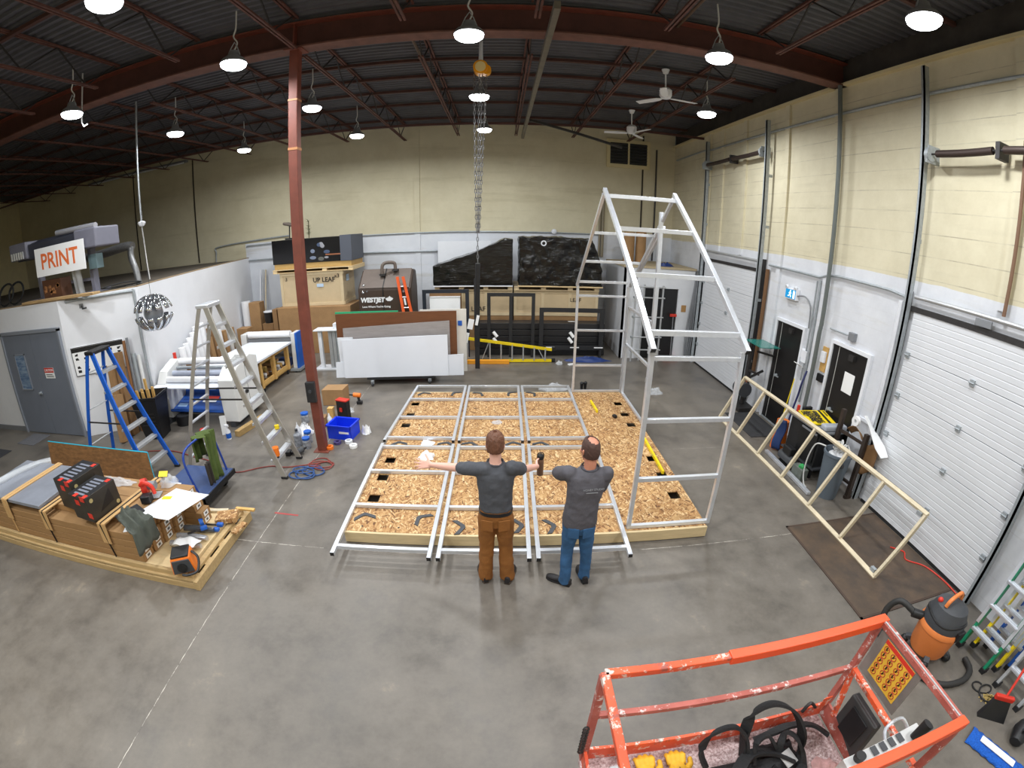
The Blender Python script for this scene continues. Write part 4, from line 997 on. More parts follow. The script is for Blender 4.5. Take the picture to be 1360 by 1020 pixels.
for i, (x, dx) in enumerate(((-8.34, -.03), (-8.24, -.03), (-8.13, -.03))):
    leaner('long_pole', 'pale long pole leaning in the far corner, %s' % ['closest to the long wall', 'middle of three', 'furthest from the long wall'][i], 'pole', x, 14.1, .028, 2.55, [WHITE, ALU_D, PINE][i], (dx, .6), 'poles in the far corner')
single('carton', 'tall dark-edged carton standing beside the huge cardboard box', 'box', B().box(-7.12, -6.96, 12.95, 13.3, 0, 1.42), CARD_D, bev=.005)
# tubes, cartons and the black bin by the angled wall
for i, (s, o, h, r, m, lx) in enumerate(((1.02, .4, 1.5, .09, CARD, .0), (1.22, .4, 1.75, .085, CARD_D, .0), (1.37, .3, 1.95, .035, mat('brown_tube', (134, 92, 56), .7), .0), (1.45, .3, 2.0, .03, GREY, .0), (1.55, .3, 1.65, .045, GALV, -.02), (1.66, .3, 1.6, .04, LW, -.02), (1.08, .72, .95, .13, CARD, .0))):
    p = ang(s, o, 0); q = ang(s + lx, o - .2, h)
    b = B().cyl(p, q, r, n=12) if r < .06 else B().bar(p, q, r * 2, .12, up=(1, 0, 0))
    single('leaning_tube' if r < .06 else 'flat_carton', ['tan carton leaning on the angled wall behind the blue ladder', 'dark brown carton leaning next to the tan one behind the blue ladder', 'thin brown tube leaning behind the blue ladder', 'long grey slat leaning across toward the conduit', 'galvanised tube leaning by the conduit, thicker one', 'cream tube leaning closest to the conduit', 'low wide carton in front of the leaning tubes'][i], 'tube' if r < .06 else 'box', b, m, smooth=True)
t = thing('offcut_bin', 'black tapered bin full of wood offcuts before the corner conduit', 'bin', (-7.08, 6.98, 0), .25)
make('tub', B().loft([[V((sx * w, sy * w, z)) for sx, sy in ((-1, -1), (1, -1), (1, 1), (-1, 1))] for z, w in ((0, .2), (.86, .29), (.88, .31), (.92, .31), (.92, .28), (.1, .18))], cap=True), BLACK, t, local=True)
b = B()
for k in range(4): b.box(-.16, .16, -.268 + k * .006, -.25 + k * .006, .56 - k * .08, .58 - k * .08)
make('vent_slot', b, STEEL_D, t, local=True)
random.seed(4)
for i in range(7):
    x, y = -.13 + .13 * (i % 3), -.12 + .12 * (i // 3)
    o = single('wood_offcut', 'pale wood offcut sticking out of the black bin', 'offcut', B().bar((-7.08 + x, 6.98 + y, .3), (-7.08 + x * 1.25, 6.98 + y * 1.25, random.uniform(.98, 1.2)), .06, .03), PINE_Y, 'offcuts in the black bin')
# ------------------------------------------------------------------ long pallet of flat boxes
PALW = mat('pallet_wood', (186, 158, 112), .7, 0, var=.16, scale=4, stretch=(1, 8, 8))
t = thing('pallet', 'very long low pine pallet under the stacked flat boxes', 'pallet', (-5.8, 3.9, 0))
for y in (3.22, 3.52, 3.88, 4.2, 4.5): make('deck_board', B().box(-8.4, -3.5, y - .05, y + .09, .1, .13), PALW, t, bev=.003)
for x in (-8.2, -7.2, -6.2, -5.2, -4.3): make('bearer', B().box(x - .05, x + .05, 3.17, 4.58, .02, .1), PALW, t)
make('side_board', B().box(-8.4, -3.5, 3.16, 3.2, .0, .085), PALW, t, bev=.003); make('end_board', B().box(-3.5, -3.44, 3.15, 4.6, .0, .13), PALW, t, bev=.004)
make('end_board', B().box(-3.6, -3.52, 3.2, 4.56, .13, .17), PALW, t, bev=.004); make('side_board', B().box(-8.4, -3.6, 3.2, 3.24, .13, .2), PALW, t)
make('ply_sheet', B().box(-8.3, -3.62, 3.25, 4.5, .13, .195), PLY, t)
LABEL = mat('white_label', (236, 236, 236), .6); INK = mat('label_ink', (96, 96, 98), .7)
FB = mat('flat_box_card', (156, 120, 78), .75, 0, var=.1, scale=2.5, stretch=(1, 6, 6))
def flat_box(loc, label):
    t = thing('flat_box', label, 'box', loc, 0, 'long flat boxes on the pallet')
    make('carton', B().box(-3.45, 0, -.101, .101, 0, .095), FB, t, local=True, bev=.004)
    make('end_label', B().box(.0, .0015, -.05, .05, .016, .082), LABEL, t, local=True)
    make('printed_mark', B().box(.0014, .0025, -.022, .022, .034, .064), INK, t, local=True)
    return t
proto = None; cn = ['front', 'second', 'third', 'fourth', 'rearmost']; rn = ['lowest', 'second', 'third', 'fourth', 'fifth', 'sixth']
for c in range(5):
    for r in range((4, 5, 5, 5, 5)[c]):
        if c == 4 and r > 3 and False: continue
        dx = (0, .02, .05, .1, .3)[c] - (.0 if r < 4 else .04) + (.1 if c == 4 and r < 2 else 0)
        loc = (-4.28 + dx + .015 * ((r * 7 + c * 3) % 3), 3.36 + c * .209 + (-.007, .006, -.002, .008, 0.)[(r * 2 + c) % 5] * (c == 0), .197 + r * .1)
        lab = 'flat brown box with white end label, %s layer of the %s column' % (rn[r], cn[c])
        if proto is None: proto = flat_box(loc, lab)
        else: dup(proto, loc, None, lab)
ZS = .70
TAPE = mat('kraft_protector', (196, 158, 106), .7, 0, var=.08)
t = thing('metal_sheet_pack', 'grey sheet pack wrapped in film on top of the flat boxes', 'sheet pack', (-6.6, 3.7, ZS))
make('sheet', B().box(-7.85, -6.14, 3.27, 4.33, ZS + .0, ZS + .05), mat('film_wrapped_grey', (150, 154, 164), .22, .25, var=.12, scale=2.5, bump=.25, bscale=5), t, bev=.004)
make('label', B().box(-6.5, -6.25, 4.02, 4.16, ZS + .05, ZS + .052), PAPER, t)
make('film_edge', B().tube(spline([(-7.25, 4.42, ZS + .04), (-7.4, 4.2, ZS + .07), (-7.55, 3.9, ZS + .07), (-7.62, 3.6, ZS + .08), (-7.75, 3.3, ZS + .06)], 5), [.06] * 21, 9), PLASTIC_BAG, t, smooth=True)
for i, (x, k) in enumerate(((-7.02, 0), (-6.04, 1), (-4.8, 1))):
    z = ZS + .06 if i == 0 else ZS + .008
    p = [V((x + .12, 4.36, z)), V((x, 3.24, z)), V((x - .01, 3.235, .45 if i == 0 else .42))]
    tt = thing('strap', ['pale strap band over the grey sheet pack', 'black strap over a card protector beside the black battery boxes', 'black strap over a card protector in the middle of the box stack'][i], 'strap', (x, 3.3, .13), 0, 'straps around the pallet load')
    make('card_protector', B().bar(p[0], p[1], .14, .012).bar(p[1] + V((0, -.006, .0)), p[2] + V((0, -.006, .0)), .014, .14, up=(1, 0, 0)), TAPE, tt)
    make('band', B().bar(p[0] + V((0, 0, .008)), p[1] + V((0, -.012, .008)), .02, .006).bar(p[1] + V((0, -.018, 0)), (x + .02, 3.235, .21), .006, .02, up=(0, 1, 0)), BLACK if i else TAPE, tt)
# black boxes with red tabs
def tool_box(loc, rz, label, d):
    t = thing('tool_carton', label, 'box', loc, rz, 'black tool cartons')
    a, b_, h = d
    OLV = mat('black_olive_print', (50, 46, 40), .45, 0, var=.2)
    make('carton', B().box(-a, a, -b_, b_, 0, h), OLV, t, local=True, bev=.004)
    make('top_face', B().box(-a + .005, a - .005, -b_ + .005, b_ - .005, h, h + .002), BLACK, t, local=True)
    random.seed(6)
    for k in range(6): make('top_print', B().box(-a * .6, a * .5, -b_ * .8 + k * b_ * .27, -b_ * .8 + k * b_ * .27 + .035, h + .002, h + .003), mat('carton_print', (116, 120, 132), .5), t, local=True)
    for x, y, z, w in ((a, -b_ * .7, h * .8, 0), (a, b_ * .8, h * .15, 0)): make('ring_mark', B().cyl((x, y, z), (x + .002, y, z), .028, n=16), mat('carton_gold', (176, 160, 110), .5), t, local=True)
    make('wedge_print', B().prism([(-b_ * .4, h * .2), (b_ * .6, h * .3), (b_ * .5, h * .85)], (a, 0, 0), (0, 1, 0), (0, 0, 1), (.002, 0, 0)), mat('carton_dark', (24, 22, 22), .5), t, local=True)
    for x, y, z in ((-a * .1, -b_, h * .75), (a * .9, -b_, h * .3), (a * .6, -b_, h * .95)): make('red_tab', B().box(x - .045, x + .045, y - .004, y, z - .04, z + .03), RED, t, local=True)
    for x, y in ((a * .75, -b_ * .85), (-a * .2, -b_ * .9), (a * .7, b_ * .75)): make('red_tab', B().box(x - .035, x + .035, y - .035, y + .035, h, h + .004), RED, t, local=True)
    return t
tool_box((-5.52, 3.68, ZS + .001), -.12, 'black tool carton with red tabs, taller one next to the grey sheet pack', (.21, .27, .42))
tool_box((-5.07, 3.5, ZS + .006), -.12, 'black tool carton with red tabs, lower one at the middle of the stack', (.2, .25, .34))
crumple((-5.35, 4.16, ZS), .22, .06, 'clear film sheet along the rear of the box stack', seed=31, sx=1.6, sy=.5)
crumple((-4.42, 4.27, ZS), .13, .16, 'clear crumpled film with a yellow sticker on the box stack', seed=33)
single('sticker', 'yellow sticker lying in the clear film on the boxes', 'sticker', B().obox((-4.45, 4.24, ZS + .16), (.12, .1, .004), (20, 10, 30)), YELLOW)
single('sticker', 'yellow sticker lying flat beside the white drawing sheet', 'sticker', B().obox((-4.2, 3.93, ZS + .012), (.14, .07, .003), (0, 0, 10)), YELLOW)
b = B().grid(lambda u, v: V((-4.42 + .62 * u + .2 * v, 3.55 + .62 * v - .1 * u, ZS + .006 + .05 * u * u * (1 - v * .5))), 8, 8)
single('drawing_sheet', 'large white drawing sheet curling over the end of the box stack', 'paper', b, PAPER, solid=.003, smooth=True)
single('paper_sheet', 'white paper sheet lying under the black tablet on the boxes', 'paper', B().obox((-4.28, 3.36, ZS + .004), (.26, .3, .002), (0, 0, 25)), PAPER)
t = thing('tablet', 'black tablet with a blue label on the stacked flat boxes', 'tablet', (-4.55, 3.5, ZS + .002)); make('slab', B().obox((-4.5, 3.5, ZS + .02), (.24, .34, .025), (0, 0, -24)), BLACK, t, bev=.006); make('label', B().obox((-4.5, 3.43, ZS + .034), (.16, .07, .002), (0, 0, -24)), BLUE, t)
t = thing('circular_saw', 'red and black cordless circular saw lying on the flat boxes', 'power saw', (-4.45, 3.95, ZS))
make('guard', B().cyl((-4.6, 3.94, ZS + .12), (-4.54, 3.98, ZS + .12), .11, n=18), RED, t, smooth=True); make('motor', B().cyl((-4.56, 3.97, ZS + .13), (-4.42, 4.02, ZS + .13), .055), GREY, t, smooth=True)
make('grip', B().tube(spline([(-4.54, 3.86, ZS + .2), (-4.46, 3.87, ZS + .24), (-4.38, 3.9, ZS + .18), (-4.36, 3.9, ZS + .08)], 4), .028), RED, t, smooth=True); make('battery', B().obox((-4.43, 3.8, ZS + .06), (.14, .12, .1), (0, 0, 20)), BLACK, t, bev=.01); make('base_plate', B().obox((-4.48, 3.94, ZS + .01), (.28, .16, .012), (0, 0, 20)), ALU_D, t)
def drape(name, label, fn, m, nu=26, nv=22, thick=.012):
    return single(name, label, 'jacket', B().grid(fn, nu, nv), m, solid=thick, smooth=True)
GJ = mat('olive_grey_fleece', (74, 78, 70), .95, 0, var=.12, scale=8, bump=.2, bscale=30)
def f1(u, v):
    x = -4.5 + .5 * u; y = 3.42 + .3 * (v - .5) * (.9 + .5 * u) - .18 * u
    w = NZ.noise(V((u * 4, v * 5, 1.))) * .05 + .022 * sin(v * 17 + u * 3)
    top = ZS + .08 + .07 * (1 - u) * sin(v * pi)
    xe = -4.13; drop = max(0, x - xe)
    z = top + w - drop * 2.1
    if drop: x = xe + .05 + drop * .35
    return V((x + w * .4, y, max(z, .26)))
drape('grey_jacket', 'olive grey jacket thrown over the end of the flat box stack', f1, GJ)
# end of the pallet: film rolls, scraps, radio
for i, (y, m) in enumerate(((3.78, mat('silver_wrap', (196, 200, 206), .2, .6, bump=.3, bscale=8)), (3.95, mat('dark_wrap', (96, 100, 106), .25, .4)), (3.62, bpy.data.materials['silver_wrap']))):
    b = B().tube([(-4.1, y, .246), (-3.85, y + .02, .248), (-3.64, y + .03, .246)], [.04, .046, .03], 9); single('film_roll', ['silver film roll on the bare pallet end, middle one', 'dark film roll on the bare pallet end', 'silver film roll on the bare pallet end, next to the radio'][i], 'roll', b, m, smooth=True)
single('film_scrap', 'sheet of white plastic film on the pallet end beside the radio', 'film', B().grid(lambda u, v: V((-3.98 + .34 * u, 3.52 + .18 * v, .315 + .02 * sin(u * 7 + v * 4))), 10, 6), PAPER, solid=.003, smooth=True)
random.seed(9)
for i, (x, y, rz, dx, dy, m, l) in enumerate(((-3.62, 4.3, 20, .3, .22, OSB, 'chunk of strand board on the far pallet corner'), (-3.46, 4.53, 0, .3, .05, PINE_Y, 'long splinter of wood at the far pallet corner'), (-3.4, 4.2, -10, .1, .24, OSB, 'thin strand board scrap hanging over the pallet end board'), (-3.85, 4.44, 10, .3, .06, PINE, 'pine strip beside the strand board chunk'))):
    single('wood_scrap', l, 'wood scrap', B().obox((x, y, .235 if i == 0 else (.149 if i == 2 else .214)), (dx, dy, .07 if i == 0 else .03), (0, 0, rz)), m, bev=.003)
for i, (x, y, rz) in enumerate(((-3.72, 4.12, 5), (-3.72, 4.02, 0), (-3.8, 3.86, 40))):
    t = thing('bar_clamp', ['blue handled tool on the pallet end by the box stack', 'blue handled tool on the pallet end, middle of three', 'blue handled tool nearest the end board'][i], 'clamp', (x, y, (.2, .2, .29)[i]), R(rz), 'blue handled tools')
    make('bar', B().box(-.14, .1, -.01, .01, .01, .03), STEEL_D, t, local=True); make('grip', B().box(.04, .13, -.03, .03, .005, .05), BLUE, t, local=True, bev=.01)
single('red_pen', 'thin red marker lying on the pallet end', 'marker', B().cyl((-3.9, 3.72, .206), (-3.68, 3.7, .206), .009), RED, smooth=True)
t = thing('tape_roll_dispenser', 'blue and yellow tape roll leaning at the foot of the box stack', 'tape roll', (-3.98, 3.98, .2)); make('reel', B().cyl((-3.92, 4.06, .262), (-3.88, 4.1, .262), .056, n=20), BLUE, t, smooth=True); make('core', B().cyl((-3.924, 4.056, .262), (-3.876, 4.104, .262), .025, n=16), YELLOW, t, smooth=True)
t = thing('site_radio', 'orange and black job site charger with a strap on the pallet corner', 'charger', (-3.66, 3.3, .2), .5)
make('case', B().prism([(-.15, 0), (.15, 0), (.12, .22), (-.12, .22)], (0, -.12, 0), (1, 0, 0), (0, 0, 1), (0, .24, 0)), ORANGE, t, local=True, bev=.02)
make('front_face', B().prism([(-.13, .02), (.13, .02), (.105, .2), (-.105, .2)], (0, -.135, 0), (1, 0, 0), (0, 0, 1), (0, .02, 0)), GREY_D, t, local=True, bev=.006); make('dial', B().cyl((0, -.136, .1), (0, -.15, .1), .06, n=20), BLACK, t, local=True, smooth=True)
make('top_dock', B().box(-.11, .11, -.11, .11, .22, .245), BLACK, t, local=True, bev=.01); make('strap', B().tube(spline([(.13, .02, .2), (.2, -.05, .14), (.17, -.16, .04), (.05, -.19, .025), (-.02, -.17, .03)], 5), .016, 6), BLACK, t, local=True, smooth=True)

# ------------------------------------------------------------------ strand board with a turquoise edge, platform cart, green jacket
t = thing('edge_painted_board', 'brown strand board with a turquoise painted edge standing behind the pallet', 'board', (-6.5, 4.8, 0))
OSB_D = mat('brown_strand_board', (128, 92, 56), .7, 0, var=.38, scale=9, stretch=(1, 1, 3))
q = [V((-8.0, 4.78, .0)), V((-5.2, 4.72, .0)), V((-5.3, 4.86, .8)), V((-7.95, 4.92, .8))]
b = B(); n_ = V((.02, -.35, .06)).normalized() * -.018; b.add(q + [p + V((0, .018, 0)) for p in q], [(0, 1, 2, 3), (7, 6, 5, 4), (0, 4, 5, 1), (1, 5, 6, 2), (2, 6, 7, 3), (3, 7, 4, 0)]); make('panel', b, OSB_D, t)
TEAL = mat('turquoise_edge_paint', (22, 172, 200), .5); make('painted_edge', B().bar(q[2] + V((0, .009, .003)), q[3] + V((0, .009, .003)), .019, .008).bar(q[1] + V((.003, .009, 0)), q[2] + V((.003, .009, 0)), .008, .019), TEAL, t)
t = thing('platform_cart', 'navy platform cart with a bent blue push handle beside the pallet', 'cart', (-4.7, 5.05, 0))
make('deck', B().box(-5.15, -4.22, 4.62, 5.52, .2, .25), mat('navy_deck', (54, 74, 118), .6, 0, var=.12), t, bev=.012)
make('rim', B().box(-5.16, -4.2, 4.61, 4.63, .16, .24).box(-5.16, -4.2, 5.51, 5.53, .16, .24).box(-4.22, -4.2, 4.61, 5.53, .16, .24), BLACK, t)
for x in (-5.0, -4.38):
    for y in (4.75, 5.38): make('caster', B().cyl((x, y - .025, .08), (x, y + .025, .08), .08, n=18), RUBBER, t, smooth=True)
H = spline([(-4.3, 4.68, .22), (-4.38, 4.66, .6), (-4.42, 4.68, .84), (-4.42, 4.8, .95), (-4.42, 5.1, .96), (-4.42, 5.36, .95), (-4.42, 5.46, .84), (-4.38, 5.48, .6), (-4.3, 5.46, .22)], 6); make('push_handle', B().tube(H, .017, 10), mat('blue_handle', (30, 64, 150), .35), t, smooth=True)
GREEN = mat('olive_green_fleece', (76, 92, 42), .95, 0, var=.15, scale=8, bump=.25, bscale=30)
def f2(u, v):
    s = (v - .35) * 1.0; y = 5.2 + (u - .5) * .3; w = .03 * sin(u * 15 + v * 2) + NZ.noise(V((u * 4, v * 4, 5))) * .04
    if s >= 0: p = V((-4.31 + .06 * s + w, y + .04 * sin(v * 5), 1.0 - s * 1.12))
    else: p = V((-4.53 + w, y, 1.0 + s * 1.2))
    return p
drape('green_jacket', 'olive green jacket hanging over the handle of the navy cart', f2, GREEN)
single('jacket_lining', 'dark trouser leg of cloth hanging beneath the green jacket', 'cloth', B().grid(lambda u, v: V((-4.25 + .015 * sin(u * 8), 4.9 + .11 * u, .66 - .36 * v)), 8, 8), mat('dark_brown_cloth', (48, 42, 38), .9), solid=.02, smooth=True)
b = B()
for k in range(3): b.box(-5.0 + k * .09, -4.96 + k * .09, 4.66, 4.9, .251, .253)
single('plastic_strip', 'white plastic strips lying on the navy cart deck', 'slat', B().box(-4.98, -4.86, 4.64, 4.95, .251, .262), WHITE)
# ------------------------------------------------------------------ things around the column foot
def jar(loc, label, r, h, m, lid, group=None):
    t = thing('storage_jar', label, 'jar', loc, 0, group)
    make('jar', B().lathe([(0, 0), (r, 0), (r, h * .85), (r * .8, h * .93), (r * .8, h)], n=18), m, t, local=True, smooth=True); make('lid', B().lathe([(0, h), (r * .95, h), (r * .95, h + .035), (0, h + .038)], n=18), lid, t, local=True, smooth=True)
CLR = mat('clear_jar_plastic', (176, 180, 186), .2, 0, col2=(110, 112, 120), scale=18)
jar((-3.93, 7.85, 0), 'clear jar with a blue lid, furthest from the steel column', .085, .17, CLR, BLUE, 'blue lidded jars'); jar((-3.5, 6.98, 0), 'clear jar with a blue lid touching the column, rear one', .075, .19, CLR, BLUE, 'blue lidded jars'); jar((-3.44, 6.76, 0), 'clear jar with a blue lid touching the column, front one', .075, .17, CLR, BLUE, 'blue lidded jars')
t = thing('glue_bottle', 'tall white glue bottle standing among the jars', 'bottle', (-3.72, 7.05, 0)); make('body', B().lathe([(0, 0), (.06, 0), (.062, .2), (.03, .27), (.02, .3)], (-3.72, 7.05, 0), 16), WHITE, t, smooth=True); make('nozzle', B().cyl((-3.72, 7.05, .3), (-3.72, 7.05, .36), .014, .006), WHITE, t, smooth=True)
t = thing('glue_bottle', 'grey bottle with printed label between the white bottle and the column', 'bottle', (-3.64, 6.83, 0)); make('body', B().lathe([(0, 0), (.07, 0), (.07, .22), (.03, .26), (.03, .29)], (-3.64, 6.83, 0), 16), CLR, t, smooth=True); make('cap', B().cyl((-3.64, 6.83, .29), (-3.64, 6.83, .33), .028), GREY_D, t, smooth=True)
crumple((-3.7, 7.35, 0), .17, .2, 'crumpled white bag between the jars by the column', m=bpy.data.materials['white_film'], seed=41)
crumple((-3.86, 7.62, 0), .08, .12, 'small clear bag of parts beside the far blue lidded jar', seed=43)
t = thing('cordless_drill', 'black cordless drill lying at the front foot of the column', 'drill', (-3.5, 6.5, 0)); make('body', B().cyl((-3.44, 6.56, .07), (-3.5, 6.44, .07), .05), GREY_D, t, smooth=True); make('chuck', B().cyl((-3.43, 6.58, .07), (-3.4, 6.64, .07), .025, .015), STEEL_D, t, smooth=True); make('grip', B().bar((-3.5, 6.5, .05), (-3.66, 6.48, .04), .06, .05), BLACK, t, bev=.01); make('battery', B().obox((-3.68, 6.47, .045), (.09, .13, .08), (0, 0, 10)), BLACK, t, bev=.008)
t = thing('parts_bin', 'bright blue plastic bin beside the steel column', 'bin', (-2.9, 7.3, 0), -.15)
BB = mat('vivid_blue_bin', (18, 60, 224), .4)
for a in ((-.24, -.225, -.19, .19), (.225, .24, -.19, .19), (-.24, .24, -.19, -.175), (-.24, .24, .175, .19)): make('side', B().box(a[0], a[1], a[2], a[3], .0, .27), BB, t, local=True)
make('bottom', B().box(-.23, .23, -.18, .18, 0, .015), BB, t, local=True); make('rim', B().box(-.26, .26, -.21, -.19, .25, .275).box(-.26, .26, .19, .21, .25, .275).box(-.26, -.24, -.21, .21, .25, .275).box(.24, .26, -.21, .21, .25, .275), BB, t, local=True)
make('label', B().box(.0, .2, -.193, -.19, .12, .16), PAPER, t, local=True)
single('cardboard_box', 'open brown cardboard box behind the blue bin and red tool case', 'box', B().prism([(-.24, 0), (.24, 0), (.24, .36), (-.24, .36)], (-3.62, 8.72, 0), (1, .05, 0), (0, 0, 1), (.02, .36, 0)), CARD, bev=.006)
t = thing('tool_case', 'black and red upright tool case between the carton and the blue bin', 'case', (-3.14, 8.05, 0)); make('case', B().obox((-3.14, 8.05, .2), (.26, .14, .4), (0, 0, -20)), BLACK, t, bev=.02); make('red_rim', B().obox((-3.14, 8.05, .405), (.27, .15, .03), (0, 0, -20)), RED, t, bev=.008); make('latch', B().obox((-3.17, 7.97, .22), (.06, .02, .08), (0, 0, -20)), RED, t)
t = thing('white_bottle', 'small white squeeze bottle standing before the black and red case', 'bottle', (-3.35, 7.75, 0)); make('body', B().lathe([(0, 0), (.05, 0), (.05, .14), (.02, .18), (.008, .24)], (-3.35, 7.75, 0), 14), WHITE, t, smooth=True)
single('small_carton', 'small tan carton between the column and the squeeze bottle', 'box', B().obox((-3.5, 7.7, .1), (.2, .2, .2), (0, 0, 10)), CARD_D, bev=.004)
single('wood_block', 'yellowish block standing beside the black and red case', 'block', B().obox((-3.42, 8.05, .12), (.12, .12, .24), (0, 0, 0)), PINE_Y, bev=.004)
t = thing('cordless_drill', 'orange and black cordless drill standing beside the open cardboard box', 'drill', (-3.22, 8.85, 0)); make('body', B().cyl((-3.18, 8.85, .2), (-3.02, 8.85, .19), .05), ORANGE, t, smooth=True); make('chuck', B().cyl((-3.18, 8.85, .2), (-3.28, 8.85, .2), .025, .014), BLACK, t, smooth=True); make('grip', B().bar((-3.08, 8.85, .17), (-3.05, 8.83, .06), .05, .04), BLACK, t, bev=.01); make('battery', B().obox((-3.05, 8.83, .035), (.12, .09, .07)), BLACK, t, bev=.008)
crumple((-3.22, 8.45, 0), .16, .08, 'flat clear bag lying beside the orange drill', seed=45)
for i, (x, y, m, l) in enumerate(((-2.72, 7.0, WHITE, 'white tape roll nearest the platform by the blue bin'), (-2.58, 6.83, PAPER, 'white tape roll leaning on the other white roll'), (-3.0, 6.75, ORANGE, 'orange tape roll at the column foot'), (-2.92, 6.95, mat('purple_tape', (70, 60, 110), .5), 'dark purple tape roll between the column and the blue bin'))):
    single('tape_roll', l, 'tape roll', B().lathe([(.035, 0), (.07, 0), (.07, .05), (.035, .05), (.035, 0)], (x, y, 0), 20), m, smooth=True)
crumple((-2.5, 7.4, .0), .09, .2, 'white plastic sleeve hanging beside the blue bin', m=bpy.data.materials['white_film'], seed=47)
t = thing('column_box', 'black electrical control box strapped to the steel column', 'control box', (-3.11, 6.6, .9)); make('case', B().box(-3.19, -3.03, 6.555, 6.635, .95, 1.3), BLACK_M, t, bev=.008); make('button', B().cyl((-3.11, 6.56, 1.15), (-3.11, 6.54, 1.15), .03), GREY_D, t, smooth=True)
def coil(c, r, n, m, name, label, seed, cat='cord', w=.012, extra=None):
    random.seed(seed); pts = []
    for k in range(n * 12):
        a = 2 * pi * k / 12; rr = r * (1 + .3 * sin(k * .37 + seed)); pts.append((c[0] + rr * cos(a) + .1 * sin(k * .11), c[1] + rr * .7 * sin(a) + .08 * cos(k * .13), w + .006 * (k // 12)))
    if extra: pts = extra + pts
    single(name, label, cat, B().tube(spline(pts, 3), w, 6), m, smooth=True)
coil((-3.12, 5.9, 0), .2, 4, mat('blue_cord', (44, 78, 132), .5), 'air_hose', 'tangled blue hose on the floor in front of the column', 2)
coil((-3.0, 6.2, 0), .17, 3, mat('red_cord', (138, 58, 50), .5), 'extension_cable', 'tangled red cord on the floor beside the blue hose', 5, w=.01, extra=[(-6.9, 6.25, .01), (-6.2, 6.35, .01), (-5.6, 6.2, .01), (-5.1, 6.08, .01), (-4.7, 5.85, .01), (-4.35, 5.78, .01), (-4.05, 5.95, .01), (-3.8, 6.05, .01), (-3.5, 6.04, .01)])
t = thing('tape_measure', 'yellow and black tape measure resting on a ladder step', 'tape measure', (-3.73, 6.22, .9)); make('case', B().obox((-3.65, 6.2, .665), (.08, .05, .08), (0, 0, 30)), YELLOW, t, bev=.015); make('clip', B().obox((-3.65, 6.2, .665), (.085, .03, .05), (0, 0, 30)), BLACK, t, bev=.01)
t = thing('power_tool', 'orange cordless battery tool standing on the lowest ladder step', 'power tool', (-3.52, 5.85, .33)); make('head', B().cyl((-3.53, 5.8, .36), (-3.53, 5.8, .5), .06, n=16), ORANGE, t, smooth=True); make('base', B().cyl((-3.53, 5.8, .322), (-3.53, 5.8, .36), .045, n=16), BLACK, t, smooth=True)
# ------------------------------------------------------------------ against the back wall
YW = YB
CRATE = mat('crate_plywood', (200, 178, 142), .65, 0, var=.08, scale=2)
CRATE_F = mat('crate_batten', (208, 188, 152), .6, 0, var=.08, scale=3)
MARK = mat('stencil_black', (44, 38, 34), .8)
def crate(label, x0, x1, y0, y1, z0, z1, group='plywood crates', batt=True, nb=2):
    t = thing('crate', label, 'crate', ((x0 + x1) / 2, (y0 + y1) / 2, z0), 0, group)
    make('panels', B().box(x0, x1, y0, y1, z0, z1), CRATE, t, bev=.004)
    w = .09
    if batt:
        for z in (z0, z1 - w): make('batten', B().box(x0, x1, y0 - .02, y0, z, z + w), CRATE_F, t, bev=.003)
        for k in range(nb):
            x = x0 + (x1 - x0 - w) * k / (nb - 1); make('batten', B().box(x, x + w, y0 - .02, y0, z0 + w, z1 - w), CRATE_F, t, bev=.003)
    return t
def pallet(label, x0, x1, y0, y1, z0, h=.12, m=PLY):
    t = thing('pallet', label, 'pallet', ((x0 + x1) / 2, (y0 + y1) / 2, z0), 0, 'short pallets in the back row')
    make('top_deck', B().box(x0, x1, y0, y1, z0 + h - .025, z0 + h), m, t); make('bottom_deck', B().box(x0, x1, y0, y1, z0, z0 + .02), m, t)
    for k in range(4):
        x = x0 + (x1 - x0 - .14) * k / 3; make('block', B().box(x, x + .14, y0 + .01, y1 - .01, z0 + .02, z0 + h - .025), m, t)
    return t
# column-side stack: huge cardboard box, DROP LEAF crate, pallet, black printed box
single('cardboard_box', 'huge plain brown cardboard box at the bottom of the stack behind the column', 'box', B().box(-6.9, -4.46, 12.9, 14.0, 0, 1.46), CARD, bev=.01)
c = crate('plywood crate stencilled with LEAF standing on the huge cardboard box', -6.8, -4.7, 13.12, 14.2, 1.465, 2.5)
text('stencil', 'UP LEAF', MARK, c, (-5.68, 13.098, 2.18), (1, 0, 0), (0, 0, 1), .2, .003, bold=.003); text('stencil', 'x3', MARK, c, (-4.97, 13.098, 2.3), (1, 0, 0), (0, 0, 1), .16, .003); text('stencil', '3', MARK, c, (-6.62, 13.098, 2.26), (1, 0, 0), (0, 0, 1), .16, .003)
make('label', B().box(-5.56, -5.34, 13.097, 13.1, 2.03, 2.13), mat('pale_label', (186, 206, 226), .6), c)
make('side_batten', B().box(-4.7, -4.68, 13.12, 14.2, 1.465, 1.56), CRATE_F, c); make('side_batten', B().box(-4.7, -4.68, 13.12, 14.2, 2.4, 2.5), CRATE_F, c)
make('label', B().box(-4.679, -4.676, 13.35, 13.6, 2.15, 2.35), bpy.data.materials['pale_label'], c)
pallet('wide pallet lying between the LEAF crate and the black box', -7.0, -4.35, 13.05, 14.3, 2.505)
t = thing('display_case', 'long black printed display box on a tan base, top of the column-side stack', 'box', (-5.7, 13.7, 2.63))
make('base', B().box(-6.95, -4.4, 13.1, 14.25, 2.63, 2.79), mat('tan_board', (190, 154, 92), .65, 0, var=.06), t, bev=.005); make('body', B().box(-6.98, -4.38, 13.08, 14.27, 2.79, 3.52), mat('black_lacquer', (18, 18, 20), .25, 0), t, bev=.006)
